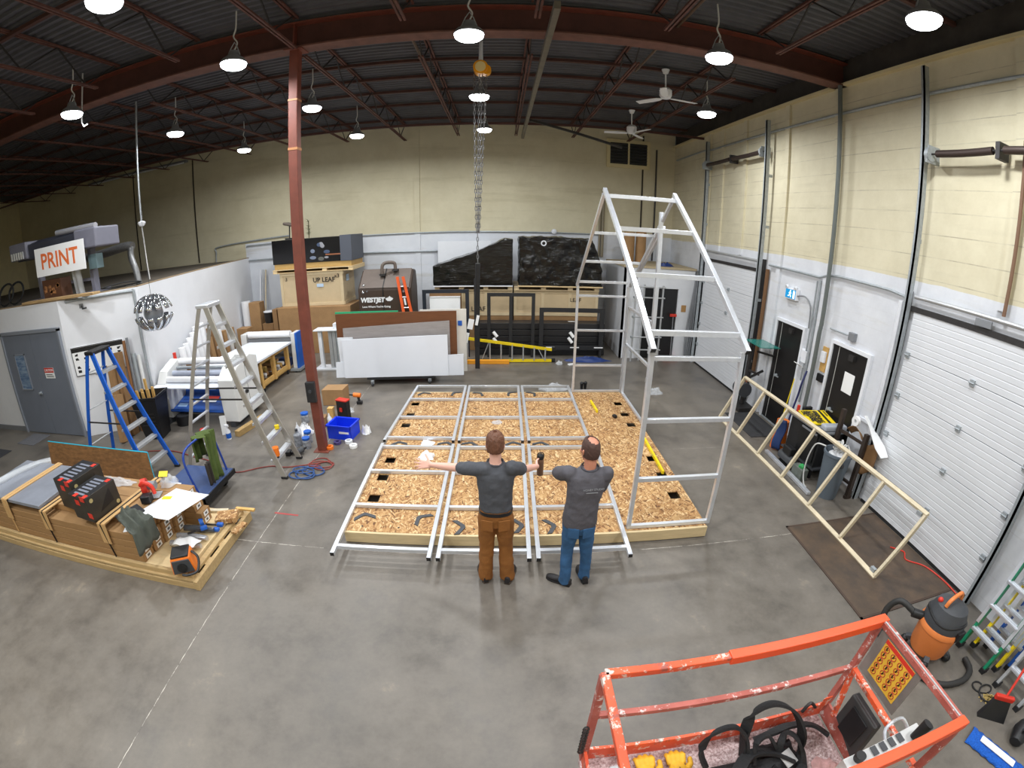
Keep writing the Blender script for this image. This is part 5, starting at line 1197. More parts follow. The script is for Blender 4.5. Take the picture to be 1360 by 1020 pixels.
make('grey_end', B().box(-4.72, -4.37, 13.07, 14.28, 2.79, 3.55), mat('grey_felt', (82, 86, 96), .7), t)
random.seed(3)
for i in range(8):
    x = -5.75 + random.random() * .6; z = 2.85 + random.random() * .5; b = B().ball((x, 13.078, z), .05 + .06 * random.random(), .003, .03 + .05 * random.random())
    make('printed_motif', b, mat('print_tone_%d' % i, random.choice([(120, 130, 150), (70, 84, 110), (96, 96, 90), (150, 150, 156)]), .4), t)
make('orange_stripe', B().box(-5.2, -4.6, 13.074, 13.078, 2.98, 3.02), mat('dim_orange', (150, 92, 60), .5), t)
t = thing('office_chair', 'upturned brown office chair seat on top of the black printed box', 'chair', (-6.45, 13.5, 3.56)); make('seat', B().obox((-6.42, 13.4, 3.98), (.42, .42, .09), (0, 14, 0)), mat('taupe_fabric', (92, 82, 74), .9), t, bev=.04)
for x in (-6.5, -6.35): make('leg', B().bar((x, 13.4, 3.53), (x + .02, 13.4, 3.94), .03), STEEL_D, t)
make('base_bar', B().bar((-6.65, 13.4, 3.55), (-6.25, 13.4, 3.55), .05), STEEL_D, t)
b = B(); random.seed(7)
for i in range(90):
    z = 3.56 + random.random() * .48; a = random.random() * 6.28; r = .03 + .09 * random.random(); c0 = V((-5.88, 13.5, z + .05)); d = V((cos(a), sin(a), random.uniform(-.2, .5))) * r
    s_ = d.cross(ZAX).normalized() * .015; b.add([c0, c0 + d * .5 + s_, c0 + d, c0 + d * .5 - s_], [(0, 1, 2, 3)])
t = thing('artificial_vine', 'small green artificial plant standing on the black printed box', 'plant', (-5.88, 13.5, 3.52)); make('stem', B().cyl((-5.88, 13.5, 3.525), (-5.87, 13.5, 4.05), .012), mat('vine_stem', (84, 76, 48), .8), t); make('leaves', b, mat('dull_leaf_green', (70, 84, 50), .7), t, kind=None, solid=.002)
# white aluminium extrusions rack
t = thing('extrusion_bundle', 'bundle of upright white metal posts with a flat top plate', 'metal posts', (-4.55, 11.35, 0))
make('base_plate', B().box(-5.05, -4.15, 11.2, 11.6, .0, .04), WHITE, t); make('top_plate', B().box(-5.0, -4.1, 11.2, 11.6, 1.08, 1.11), WHITE, t, bev=.004); make('small_block', B().box(-4.45, -4.2, 11.3, 11.5, 1.112, 1.26), WHITE, t, bev=.01)
for i, x in enumerate((-4.85, -4.55, -4.44, -4.33, -4.22)): make('post', B().box(x - .05, x + .05, 11.28, 11.38, .04, 1.08), [WHITE, ALU_D, ALU_D, GALV, WHITE][i], t, bev=.004)
# giant suitcase prop
t = thing('giant_suitcase', 'giant brown suitcase prop with white airline lettering and a carry handle', 'suitcase', (-3.35, 13.2, 0))
BRN = mat('chocolate_leatherette', (66, 50, 40), .45, 0, var=.1, scale=3); BRN2 = mat('taupe_leatherette', (104, 92, 84), .5, 0, var=.08)
sec = [(12.68, .15), (13.6, .15), (13.75, .5), (13.75, 1.9), (13.6, 2.42), (13.25, 2.46), (12.68, 1.97)]
make('body', B().prism(sec, (-4.12, 0, 0), (0, 1, 0), (0, 0, 1), (1.58, 0, 0)), BRN, t, bev=.06)
make('lid_panel', B().prism([(12.67, 1.99), (13.25, 2.48), (13.27, 2.46), (12.69, 1.97)], (-4.06, 0, 0), (0, 1, 0), (0, 0, 1), (1.46, 0, 0)), BRN2, t)
make('seam', B().box(-3.37, -3.35, 12.66, 12.68, .2, 1.97), BLACK, t); make('seam', B().prism([(12.655, 1.995), (13.24, 2.49), (13.25, 2.485), (12.665, 1.985)], (-3.37, 0, 0), (0, 1, 0), (0, 0, 1), (.025, 0, 0)), BLACK, t)
for x in (-3.95, -2.75):
    for y, z in ((12.665, 1.87), (12.75, 2.06)): make('stud', B().ball((x, y, z), .045), CHROME, t, smooth=True)
    make('stud', B().ball((x + .12, 12.66, 1.9), .03), CHROME, t, smooth=True)
make('handle', B().tube(spline([(-3.42, 12.95, 2.3), (-3.42, 12.95, 2.55), (-3.36, 12.98, 2.66), (-3.2, 13.05, 2.68), (-3.08, 13.1, 2.64), (-3.06, 13.1, 2.45)], 5), .05, 10), BRN2, t, smooth=True); make('handle_mount', B().box(-3.5, -3.34, 12.9, 13.1, 2.3, 2.36), STEEL_D, t); make('handle_mount', B().box(-3.14, -2.98, 13.0, 13.2, 2.42, 2.48), STEEL_D, t)
WL = mat('white_lettering', (238, 238, 238), .5)
text('lettering', 'WESTJET', WL, t, (-4.04, 12.66, 1.58), (1, 0, 0), (0, 0, 1), .185, .004, shear=.12, bold=.009, squeeze=.98)
leaf = [(0, 1), (.16, .62), (.36, .74), (.3, .36), (.62, .52), (.7, .3), (1, .26), (.8, -.02), (.88, -.14), (.4, -.46), (.44, -.6), (.0, -.52), (-.44, -.6), (-.4, -.46), (-.88, -.14), (-.8, -.02), (-1, .26), (-.7, .3), (-.62, .52), (-.3, .36), (-.36, .74), (-.16, .62)]
make('leaf_emblem', B().prism([(x * .12, y * .1) for x, y in leaf], (-3.18, 12.66, 1.655), (1, 0, .0), (.15, 0, 1), (0, .004, 0)), WL, t)
text('tagline', "Love Where You're Going", WL, t, (-4.0, 12.66, 1.42), (1, 0, 0), (0, 0, 1), .078, .004, bold=.002)
t = thing('extension_ladder', 'orange fibreglass ladder leaning on the giant suitcase', 'ladder', (-2.6, 12.4, 0))
ORF = mat('orange_fibreglass', (226, 88, 30), .45)
for dx in (0, .3): make('rail', B().bar((-2.52 + dx, 12.32, 0), (-2.9 + dx * .55, 12.6, 2.3), .08, .04, up=(0, 1, 0)), ORF, t, bev=.004)
for k in range(7): f = .1 + k * .13; make('rung', B().cyl((-2.52 - .38 * f, 12.32 + .28 * f, 2.3 * f), (-2.22 - .52 * f, 12.32 + .28 * f, 2.3 * f), .018), ALU, t, smooth=True)
make('rating_label', B().obox((-2.66, 12.385, 1.62), (.05, .01, .2), (0, -9, 0)), PAPER, t)
# panel cart
t = thing('panel_dolly', 'low black dolly on casters carrying large sheet panels', 'dolly', (-2.35, 10.2, 0))
make('deck', B().prism([(-3.2, 10.0), (-1.55, 10.12), (-1.55, 10.85), (-3.2, 10.75)], (0, 0, .14), (1, 0, 0), (0, 1, 0), (0, 0, .05)), BLACK_M, t)
for x, y in ((-3.05, 9.95), (-1.68, 10.14), (-3.05, 10.7), (-1.68, 10.8)): k = make('caster', B().cyl((x - .02, y, .06), (x + .02, y, .06), .06, n=16), GREY_D, t, smooth=True); make('fork', B().box(x - .035, x + .035, y - .03, y + .03, .06, .14), GALV, k)
def panel(name, label, pts, y, m, th=.03, lean=.0):
    b = B().prism(pts, (0, y, 0), (1, .055, 0), (0, lean, 1), (0, th, 0)); return single(name, label, 'panel', b, m, 'sheet panels on the dolly', bev=.002)
yb = 10.18
panel('sheet_board', 'long low white panel showing at both ends of the bright white front panel', [(-3.98, .195), (-.86, .2), (-.86, .72), (-3.95, .58)], yb + .04, WHITE_G)
panel('sheet_board', 'bright white panel at the very front of the dolly', [(-3.74, .195), (-1.22, .21), (-1.22, 1.2), (-3.74, 1.14)], yb + .0, WHITE_G)
panel('sheet_board', 'narrow white panel edge showing beyond the bright white panel', [(-3.86, .2), (-3.5, .2), (-3.5, 1.17), (-3.88, 1.17)], yb + .11, WHITE)
panel('sheet_board', 'grey wood grain panel between the white and the brown panels', [(-3.74, .2), (-1.18, .2), (-1.18, 1.5), (-3.74, 1.38)], yb + .16, mat('grey_woodgrain', (152, 146, 144), .5, 0, var=.12, scale=3, stretch=(1, 8, 8)))
panel('sheet_board', 'dark brown panel, the tallest on the dolly', [(-3.92, .2), (-1.02, .2), (-1.02, 1.72), (-3.92, 1.72)], yb + .22, mat('walnut_laminate', (108, 66, 38), .45, 0, var=.12, scale=3, stretch=(1, 8, 8)))
panel('sheet_board', 'green topped board at the back of the dolly', [(-3.94, .2), (-2.4, .2), (-2.4, 1.745), (-3.94, 1.76)], yb + .27, mat('green_edge_board', (40, 160, 110), .5))
panel('sheet_board', 'cream panel with a blue sticker at the back of the dolly', [(-1.9, .2), (-.8, .2), (-.8, 1.74), (-1.9, 1.74)], yb + .34, mat('cream_board', (214, 210, 202), .6, 0, var=.04))
single('sticker', 'blue sticker on the cream panel', 'sticker', B().box(-1.0, -.9, yb + .277, yb + .28, 1.34, 1.46), BLUE)
# yellow ladder on its side
t = thing('extension_ladder', 'yellow fibreglass ladder lying on its side along the floor', 'ladder', (.2, 11.85, 0))
for p, q in (((-1.0, 11.82, .7), (1.42, 11.88, .36)), ((-1.0, 11.82, .05), (1.42, 11.88, .05))): make('rail', B().bar(p, q, .04, .075), YELLOW, t, bev=.003)
for k in range(8): f = .05 + k * .125; x = -1 + 2.42 * f; make('rung', B().cyl((x, 11.85, .06), (x, 11.85, .7 - .34 * f), .02), ALU_D, t, smooth=True)
make('foot', B().obox((1.47, 11.88, .38), (.1, .07, .1)), BLACK, t, bev=.01); make('foot', B().obox((1.47, 11.88, .06), (.1, .07, .1)), BLACK, t, bev=.01)
make('spreader', B().bar((-.5, 11.85, .06), (-.3, 11.85, .58), .02), ALU_D, t); make('spreader', B().bar((1.05, 11.85, .38), (1.2, 11.85, .1), .02), ALU_D, t)
single('orange_beam', 'orange steel beam lying on the floor before the yellow ladder', 'beam', B().box(-.98, .25, 11.68, 11.77, .0, .11), mat('beam_orange', (240, 160, 40), .5), bev=.008)
# black frames
def rframe(label, x0, x1, z0, z1, y, w=.1, mid=None, m=BLACK_M, dep=.06, group='black rectangular frames'):
    t = thing('steel_rack', label, 'frame', ((x0 + x1) / 2, y, z0), 0, group)
    for a in (x0, x1 - w): make('stile', B().box(a, a + w, y, y + dep, z0, z1), m, t, bev=.004)
    for z in ((z0, z1 - w) if z0 > .1 or mid is None else (z1 - w,)): make('rail', B().box(x0 + w, x1 - w, y, y + dep, z, z + w), m, t, bev=.004)
    if mid: make('mullion', B().box(mid - w / 2, mid + w / 2, y, y + dep, z0, z1 - w), m, t)
    return t
rframe('large black frame holding boards, beside the orange ladder', -2.16, -.86, .0, 1.94, 12.36, .1, m=mat('blue_black_paint', (38, 42, 52), .35))
single('box_lid', 'white faced carton standing inside the large black frame', 'box', B().box(-1.98, -1.12, 12.5, 12.62, 0, 1.72), PAPER, bev=.004); single('carton', 'flat brown carton behind the white faced one in the frame', 'box', B().box(-2.0, -1.1, 12.63, 12.8, 0, 1.8), CARD_D, bev=.004)
rframe('twin black frame with a centre post standing by the hanging chain', -.36, .97, .0, 1.84, 12.34, .095, mid=.3)
t = rframe('wide low black frame beyond the yellow ladder foot', 1.1, 2.95, .22, 1.43, 12.36, .12)
for i, x in enumerate((1.3, 2.0, 2.7)): make('label', B().box(x, x + .26, 12.355, 12.36, .28, .31), PAPER, t)
for x in (1.15, 2.85): make('foot', B().box(x, x + .06, 12.3, 12.5, 0, .22), BLACK_M, t)
for i in range(5):
    z = i * .19; single('flat_case', 'black flat panel in the low stack behind the frames, %s from the floor' % ['first', 'second', 'third', 'fourth', 'topmost'][i], 'panel', B().box(-.6 + .02 * (i % 2), 3.05 - .03 * (i % 3), 12.55, 13.0, z + .02, z + .19), mat('panel_black_%d' % i, (24 + 3 * i, 24 + 3 * i, 27 + 3 * i), .4), 'black flat panels behind the frames', bev=.006)
for i, (x, z) in enumerate(((2.02, .68), (1.98, .52), (-.14, .68), (-.14, .5))):
    single('paper_roll', ['white rolled paper stuck in the wide black frame, upper', 'white rolled paper stuck in the wide black frame, lower', 'white rolled paper in the twin black frame, upper', 'white rolled paper in the twin black frame, lower'][i], 'paper roll', B().cyl((x - .05, 12.33, z + .07), (x + .06, 12.3, z - .07), .045, n=12), PAPER, smooth=True)
single('paper_slip', 'white paper slip lying on the black panel stack', 'paper', B().obox((2.1, 12.7, .982), (.28, .1, .004)), PAPER)
# crates and black-wrapped loads
for nm, x0, x1 in (('behind the twin black frame', -1.9, .36), ('behind the wide black frame', .4, 2.9)):
    single('cardboard_box', 'brown cardboard layer under the crate ' + nm, 'box', B().box(x0, x1, 13.1, 14.3, 0, 1.06), CARD, bev=.006)
    c = crate('plywood crate ' + nm, x0, x1, 13.1, 14.3, 1.065, 1.82, nb=4)
    text('stencil', 'LEAF', MARK, c, (-.85 if x0 < 0 else 2.05, 13.078, 1.5 if x0 > 0 else 1.2), (1, 0, 0), (0, 0, 1), .16 if x0 > 0 else .2, .003)
    pallet('pallet on the crate ' + nm, x0, x1, 13.0, 14.3, 1.825, .12, CRATE_F)
WRAP = mat('black_stretch_film', (9, 9, 11), .13, 0, bump=.55, bscale=5, stretch=(1, 1, 6), coat=.0)
def wrapped(label, poly, y0, y1, amt, seed):
    b = B(); lo = min(p[0] for p in poly); hi = max(p[0] for p in poly)
    t = thing('wrapped_load', label, 'wrapped load', ((lo + hi) / 2, (y0 + y1) / 2, 1.95), 0, 'loads wrapped in black film')
    b.prism(poly, (0, y0, 0), (1, 0, 0), (0, 0, 1), (0, y1 - y0, 0)); o = make('film', b, WRAP, t, smooth=60)
    md = o.modifiers.new('r', 'REMESH'); md.mode = 'VOXEL'; md.voxel_size = .03; md.use_smooth_shade = True
    tx = bpy.data.textures.new('film_folds', 'CLOUDS'); tx.noise_scale = .28; dm = o.modifiers.new('d', 'DISPLACE'); dm.texture = tx; dm.strength = amt; dm.mid_level = .7; dm.texture_coords = 'GLOBAL'
    make('base_strip', B().box(lo, hi, y0, y1, 1.946, 1.975), WHITE if seed == 1 else PLY, t); return t
wrapped('wedge shaped load wrapped in shiny black film with a sloping top', [(-1.93, 1.98), (.36, 1.98), (.36, 3.3), (.12, 3.33), (-.1, 3.22), (-.8, 2.9), (-1.93, 2.55)], 12.9, 14.0, .05, 1)
wrapped('lumpy rectangular load wrapped in black film', [(.52, 1.98), (2.98, 1.98), (2.95, 2.45), (2.8, 3.0), (2.6, 3.36), (1.6, 3.4), (.52, 3.38)], 12.9, 14.0, .11, 2)
single('white_roundel', 'small white roundel tag on the lumpy black wrapped load', 'tag', B().lathe([(.05, 0), (.08, 0), (.08, .08), (.05, .08), (.05, 0)], (1.22, 12.97, 3.2), 18, axis=(0, -1, 0)), WHITE)
single('board_panel', 'white board leaning on the back wall above the wedge load', 'panel', B().box(-2.0, -.3, 14.6, 14.64, 0, 3.2), WHITE, bev=.003)
# blue tarp and clutter on the floor
crumple((2.45, 12.02, 0), .42, .14, 'crumpled blue tarp on the floor under the wide black frame', 'tarp', 'tarp', mat('blue_tarp', (34, 56, 112), .5, bump=.3), 51, 1.5, .42)
crumple((1.62, 11.68, 0), .09, .12, 'small clear bag on the floor beyond the yellow ladder', seed=53)
single('foam_scrap', 'white scrap on the floor beside the small clear bag', 'scrap', B().obox((1.95, 11.62, .02), (.2, .1, .03), (0, 0, 20)), PAPER)
for i, (x, y) in enumerate(((1.9, 9.75), (1.99, 9.78))): single('black_stopper', ['small black caster unit behind the platform, beside the rear post', 'small black caster unit behind the platform, further from the post'][i], 'caster', B().cyl((x, y, 0), (x, y, .12), .03, .04).ball((x, y, .14), .045), BLACK, smooth=True)
# chain hoist
t = thing('chain_hoist', 'orange manual chain hoist with four long chains hanging from the roof', 'hoist', (-.36, 8.0, 6.5))
make('hook_rod', B().cyl((-.36, 8.0, 6.55), (-.36, 8.0, 6.98), .04, .03), WHITE, t, smooth=True); make('body', B().cyl((-.36, 7.9, 6.46), (-.36, 8.1, 6.46), .125, n=24).cyl((-.27, 7.93, 6.42), (-.27, 8.07, 6.42), .09, n=18), mat('hoist_orange', (244, 168, 28), .35), t, smooth=True); make('cover', B().cyl((-.36, 7.88, 6.46), (-.36, 7.9, 6.46), .09, n=22), mat('hoist_cream', (240, 216, 150), .4), t, smooth=True)
CH = mat('zinc_chain', (126, 126, 128), .4, .7)
def chain(p, q, name='chain'):
    p, q = V(p), V(q); b = B(); n = int((q - p).length / .075)
    for k in range(n):
        c_ = p + (q - p) * (k + .5) / n; a = V((1, 0, 0)) if k % 2 else V((0, 1, 0)); d = (q - p).normalized()
        b.tube([c_ + a * .016 * cos(th) + d * .046 * sin(th) for th in [2 * pi * j / 8 for j in range(8)]], .007, 5, closed=True)
    make(name, b, CH, t)
for x0, x1 in ((-.47, -.42), (-.38, -.40), (-.33, -.385), (-.255, -.37)): chain((x0, 8.0, 6.38), (x1, 8.05, 3.55))
chain((-.4, 8.05, 3.55), (-.40, 8.1, 3.0))
make('rubber_sleeve', B().cyl((-.4, 8.1, 3.0), (-.42, 8.15, 2.1), .045, .05, n=12), BLACK, t, smooth=True)
t = thing('hanging_strap', 'black lifting strap with white tags standing behind the panels', 'strap', (-.55, 11.3, 0)); make('strap', B().box(-.66, -.52, 11.28, 11.34, .6, 2.35), mat('webbing_black', (30, 30, 32), .8), t, bev=.004)
for x, z, w_ in ((-.75, 1.2, .14), (-.58, 1.3, .07), (-.88, .85, .14)): make('tag', B().obox((x, 11.26, z), (w_, .02, .26), (0, 12, 8)), PAPER, t)
make('lower_end', B().box(-.65, -.53, 11.285, 11.335, 0, .6), BLACK_M, t, bev=.004)
# corner booth with a dark doorway
t = thing('corner_booth', 'white plywood booth with a dark doorway in the far corner', 'booth', (4.6, 13.2, 0))
BW = mat('booth_white', (218, 220, 224), .55, 0, var=.05, scale=2); BW_SHADED = mat('booth_shaded_white', (192, 194, 198), .6, 0, var=.05)  # side wall: booth white with its shading put into the colour
YBF = 12.36; bx0, bx1 = 3.46, 5.6
make('side_wall', B().box(bx0, bx0 + .06, YBF, 14.6, 0, 2.64), BW_SHADED, t); make('front_wall', B().box(bx0, 4.08, YBF, YBF + .06, 0, 2.64), BW, t); make('front_wall', B().box(5.12, bx1, YBF, YBF + .06, 0, 2.64), BW, t); make('lintel', B().box(4.08, 5.12, YBF, YBF + .06, 2.08, 2.64), BW, t)
make('roof', B().box(bx0 - .03, bx1 + .03, YBF - .03, 14.6, 2.64, 2.7), mat('booth_roof_board', (176, 160, 130), .7, 0, var=.1), t); make('black_door', B().box(4.1, 5.1, YBF + .04, YBF + .09, 0, 2.06), BLACK, t); make('corner_trim', B().box(3.84, 3.92, YBF - .02, YBF, 0, 2.62), WHITE, t)
make('outlet_plate', B().box(5.25, 5.4, YBF - .012, YBF, 1.42, 1.62), mat('brass_plate', (170, 130, 80), .5), t)
for i, (x, r) in enumerate(((3.92, .17), (4.3, .16))): single('tall_tube', 'fat brown cardboard tube standing on the booth roof, %s' % ('closer to the black loads' if i == 0 else 'closer to the corner'), 'tube', B().cyl((x, 13.7, 2.7), (x, 13.7, 3.62 + .06 * i), r, n=20), CARD, smooth=True)
crumple((4.75, 12.7, 2.7), .25, .12, 'blue tarp bundle lying on the booth roof', 'tarp', 'tarp', bpy.data.materials['blue_tarp'], 55)
t = thing('scaffold_tower', 'slim aluminium scaffold tower standing before the booth doorway', 'scaffold', (4.35, 12.0, 0))
for x in (3.72, 4.0, 4.3, 4.52): make('post', B().cyl((x, 12.02 + (.12 if x in (4.0, 4.3) else 0), 0), (x, 12.02 + (.12 if x in (4.0, 4.3) else 0), 2.2), .028), ALU_D, t, smooth=True)
for z in (.35, .72, 1.3, 1.85, 2.15):
    make('rung', B().cyl((3.66, 12.0, z), (4.58, 12.0, z), .02), ALU_D, t, smooth=True); make('clamp', B().box(3.66, 3.72, 11.97, 12.05, z - .03, z + .03), GALV, t)
t = thing('push_broom', 'red topped broom standing against the booth', 'broom', (5.0, 12.2, 0)); make('handle', B().cyl((5.03, 12.28, .1), (5.0, 12.3, 1.3), .014), GREY, t, smooth=True); make('red_grip', B().box(4.9, 5.1, 12.27, 12.33, 1.28, 1.36), RED, t, bev=.01); make('head', B().box(4.8, 5.25, 12.2, 12.3, 0, .1), RED, t)
b = B()
for k in range(6): b.tube(spline([(5.45 + .03 * k, 12.2, 0.05), (5.42 + .05 * k, 12.22, .8), (5.5 + .03 * k, 12.25, 1.6), (5.62, 12.3, 2.5)], 5), .018, 6)
single('hose_bundle', 'bundle of grey hoses running down the corner beside the booth', 'hose', b, GREY, smooth=True)
# back wall services
t = thing('vent_grille', 'twin black louvred vent in a cream frame high on the back wall', 'vent', (4.1, 14.83, 5.8))
make('surround', B().box(3.38, 4.84, 14.8, 14.87, 5.72, 6.66), BEIGE, t, bev=.005)
for x0 in (3.5, 4.15):
    make('dark_opening', B().box(x0, x0 + .58, 14.79, 14.8, 5.84, 6.54), BLACK, t); b = B()
    for k in range(7): b.obox((x0 + .29, 14.775, 5.9 + k * .1), (.58, .05, .012), (35, 0, 0))
    make('louvre', b, GREY_D, t)
b = B().tube(spline([(-8.95, 14.83, 3.4), (-8.9, 14.83, 3.42)], 2) + [V((-6.0, 14.83, 3.46)), V((-1.6, 14.83, 3.5)), V((3.2, 14.83, 3.48))], .022, 8); single('wall_conduit', 'thin grey conduit along the paint line of the back wall', 'conduit', b, GALV, smooth=True)
b = B().tube([(-9.0, 14.82, 2.9), (-6.9, 14.82, 2.9), (-2.0, 14.82, 2.88)], .025, 8); single('wall_conduit', 'grey conduit below the paint line behind the suitcase', 'conduit', b, GALV, smooth=True)
b = B().tube(spline([(-10.3, 14.82, 2.95), (-10.25, 14.82, 3.3), (-10.1, 14.82, 3.5), (-8, 14.82, 3.62), (-7.2, 14.82, 3.65)], 4), .025, 8); single('wall_conduit', 'bent conduit rising above the white long wall to the black box', 'conduit', b, GALV, smooth=True)
single('wall_bell', 'small round white alarm bell on the conduit of the back wall', 'bell', B().lathe([(0, 0), (.09, 0), (.08, .05), (0, .07)], (1.73, 14.84, 3.52), 18, axis=(0, -1, 0)), WHITE, smooth=True)
b = B().tube([(5.05, 14.75, 2.7), (5.05, 14.75, 6.4)], .03, 8); single('wall_pipe', 'dark vertical pipe on the back wall right of the vent', 'pipe', b, STEEL_D, smooth=True)
b = B().tube([(3.32, 14.8, 2.75), (3.32, 14.8, 5.0)], .05, 8).tube([(3.22, 14.8, 2.75), (3.22, 14.8, 4.4)], .035, 8); single('wall_pipe', 'pair of grey pipes on the back wall below the vent', 'pipe', b, mat('grey_beige_pipe', (136, 126, 106), .6), smooth=True)
# rail, pipes and fans under the roof
single('hoist_rail', 'grey steel rail under the joists running toward the back wall', 'rail', B().box(.6, .68, 5.4, 14.0, 6.35, 6.46), mat('grey_rail', (112, 106, 94), .5, .3, var=.15), bev=.004)
single('roof_brace', 'dark diagonal brace under the roof before the vent', 'brace', B().bar((.7, 12.1, 6.5), (3.2, 12.2, 5.9), .06), STEEL_D)
single('roof_pipe', 'thin sprinkler pipe under the joists above the chain hoist', 'pipe', B().cyl((-1.5, 5.6, 6.96), (-1.5, 13.0, 6.96), .03, n=8), mat('brownish_pipe', (98, 80, 66), .6), smooth=True)
single('roof_pipe', 'thin steel pipe under the joists in front of the near ceiling fan', 'pipe', B().cyl((2.62, 4.5, 6.93), (2.62, 9.0, 6.93), .025, n=8), bpy.data.materials['brownish_pipe'], smooth=True)
def fan(loc, rz, label):
    t = thing('ceiling_fan', label, 'ceiling fan', loc, rz, 'white ceiling fans')
    make('canopy', B().lathe([(0, .62), (.08, .62), (.05, .54), (.02, .53)], n=18), WHITE, t, local=True, smooth=True); make('rod', B().cyl((0, 0, .2), (0, 0, .56), .016), WHITE, t, local=True, smooth=True)
    make('motor', B().lathe([(0, .24), (.08, .23), (.125, .18), (.125, .08), (.09, .02), (.0, .0)], n=22), WHITE, t, local=True, smooth=True)
    for k in range(3):
        m = Matrix.Rotation(2 * pi * k / 3, 4, 'Z') @ Matrix.Rotation(R(9), 4, 'X'); b = B().loft([[V((x, sx * w, z + .02)) for sx, z in ((-1, 0), (1, 0), (1, .012), (-1, .012))] for x, w in ((.1, .025), (.18, .06), (.35, .075), (.68, .065))]).xf(m); make('blade', b, WHITE, t, local=True)
    return t
fan((3.17, 8.78, 6.34), .12, 'white three bladed ceiling fan, nearer one'); fan((3.2, 11.3, 6.1), .9, 'white ceiling fan further back near the vent')
# ------------------------------------------------------------------ roll-up doors
DOORW = mat('white_steel_door', (216, 218, 222), .45, 0, var=.03, scale=1.2)
def rollup(name, y0, y1, H):
    t = thing(name, 'x', 'door', (XR - .05, (y0 + y1) / 2, 0), kind='structure')
    ns = 5; hs = H / ns
    for k in range(ns):
        z0 = k * hs + (.05 if k == 0 else .004); z1 = (k + 1) * hs - .004
        prof = [(XR - .055, z0)]; nr = 7; zz = z0
        for i in range(nr):
            a = z0 + (z1 - z0) * i / nr; w = (z1 - z0) / nr
            prof += [(XR - .055, a + w * .1), (XR - .055, a + w * .86), (XR - .0525, a + w * .93), (XR - .0525, a + w)]
        prof += [(XR - .012, z1), (XR - .012, z0)]
        make('door_section', B().prism(prof, (0, y0, 0), (1, 0, 0), (0, 0, 1), (0, y1 - y0, 0)), DOORW, t)
    make('bottom_seal', B().box(XR - .06, XR - .015, y0, y1, .0, .05), RUBBER, t)
    for k in range(1, ns):
        for y in ((y0 + .06), (y0 + y1) / 2 - .05, (y1 - .06)):
            make('hinge', B().box(XR - .085, XR - .055, y - .035, y + .035, k * hs - .04, k * hs + .04).cyl((XR - .09, y - .04, k * hs), (XR - .09, y + .04, k * hs), .012, n=8), GALV, t)
    make('header', B().box(XR - .07, XR - .005, y0 - .05, y1 + .08, H, H + .07), STEEL_D, t)
    return t
rollup('door_1', 2.3, 4.66, 3.03)['label'] = 'near white ribbed overhead door beside the steel floor plate'
rollup('door_2', 8.95, 11.95, 3.0)['label'] = 'far white ribbed overhead door next to the corner booth'
bpy.data.objects['door_1'].name = 'door_1'
def track(y, ztop, label, x=5.62, s=1):
    t = thing('door_track', label, 'door track', (x, y, 0), 0, 'overhead door tracks')
    make('guide_rail', B().box(x - .05, x + .05, y - .015, y + .015, .0, ztop).box(x - .05, x - .035, y - .015, y + .05 * s, .0, ztop) if s > 0 else B().box(x - .05, x + .05, y - .015, y + .015, .0, ztop), GALV, t)
    make('wall_angle', B().box(XR - .1, XR - .005, y + .03 * s, y + .05 * s, .0, min(ztop, 3.3)), STEEL_D, t)
    for z in (1.0, 2.4, 4.0, 5.1):
        if z < ztop: make('bracket', B().box(x, XR - .051, y - .012 * s, y + .02 * s, z - .03, z + .03), GALV, t)
track(4.74, 6.45, 'tall galvanised door track rising along the near overhead door, between it and the notice door'); track(2.22, 5.6, 'door track at the camera end of the near overhead door')
track(8.86, 6.3, 'tall door track of the far overhead door, nearer the first black door', 5.55); track(12.0, 6.3, 'door track of the far overhead door beside the corner booth', 5.6)
def spring(y0, y1, z, label):
    t = thing('torsion_spring', label, 'torsion spring', (5.5, (y0 + y1) / 2, z), 0, 'door torsion springs'); ym = (y0 + y1) / 2
    make('shaft', B().cyl((5.5, y0 - .04, z), (5.5, y1 + .04, z), .014, n=8), STEEL_D, t, smooth=True)
    SPR = mat('spring_steel', (70, 58, 54), .5, .5)
    for a, b_ in ((y0 + .12, ym - .08), (ym + .08, y1 - .12)): make('coil', B().tube([(5.5, a + (b_ - a) * k / 24, z + .012 * sin(k * pi / 24) * -1) for k in range(25)], .05, 10), SPR, t, smooth=True)
    for y in (y0, y1): make('cable_drum', B().cyl((5.5, y - .03, z), (5.5, y + .03, z), .1, n=18), GALV, t, smooth=True); make('bearing_plate', B().box(5.45, XR - .04, y - .006, y + .006, z - .12, z + .12).box(5.4, XR - .05, y - .02, y - .005, z - .12, z - .07), GALV, t)
    make('centre_bracket', B().box(5.47, XR - .051, ym - .03, ym + .03, z - .1, z + .1), STEEL_D, t)
spring(2.42, 4.55, 5.16, 'dark torsion spring assembly above the near overhead door'); spring(8.98, 11.9, 5.62, 'dark torsion spring assembly above the far overhead door')
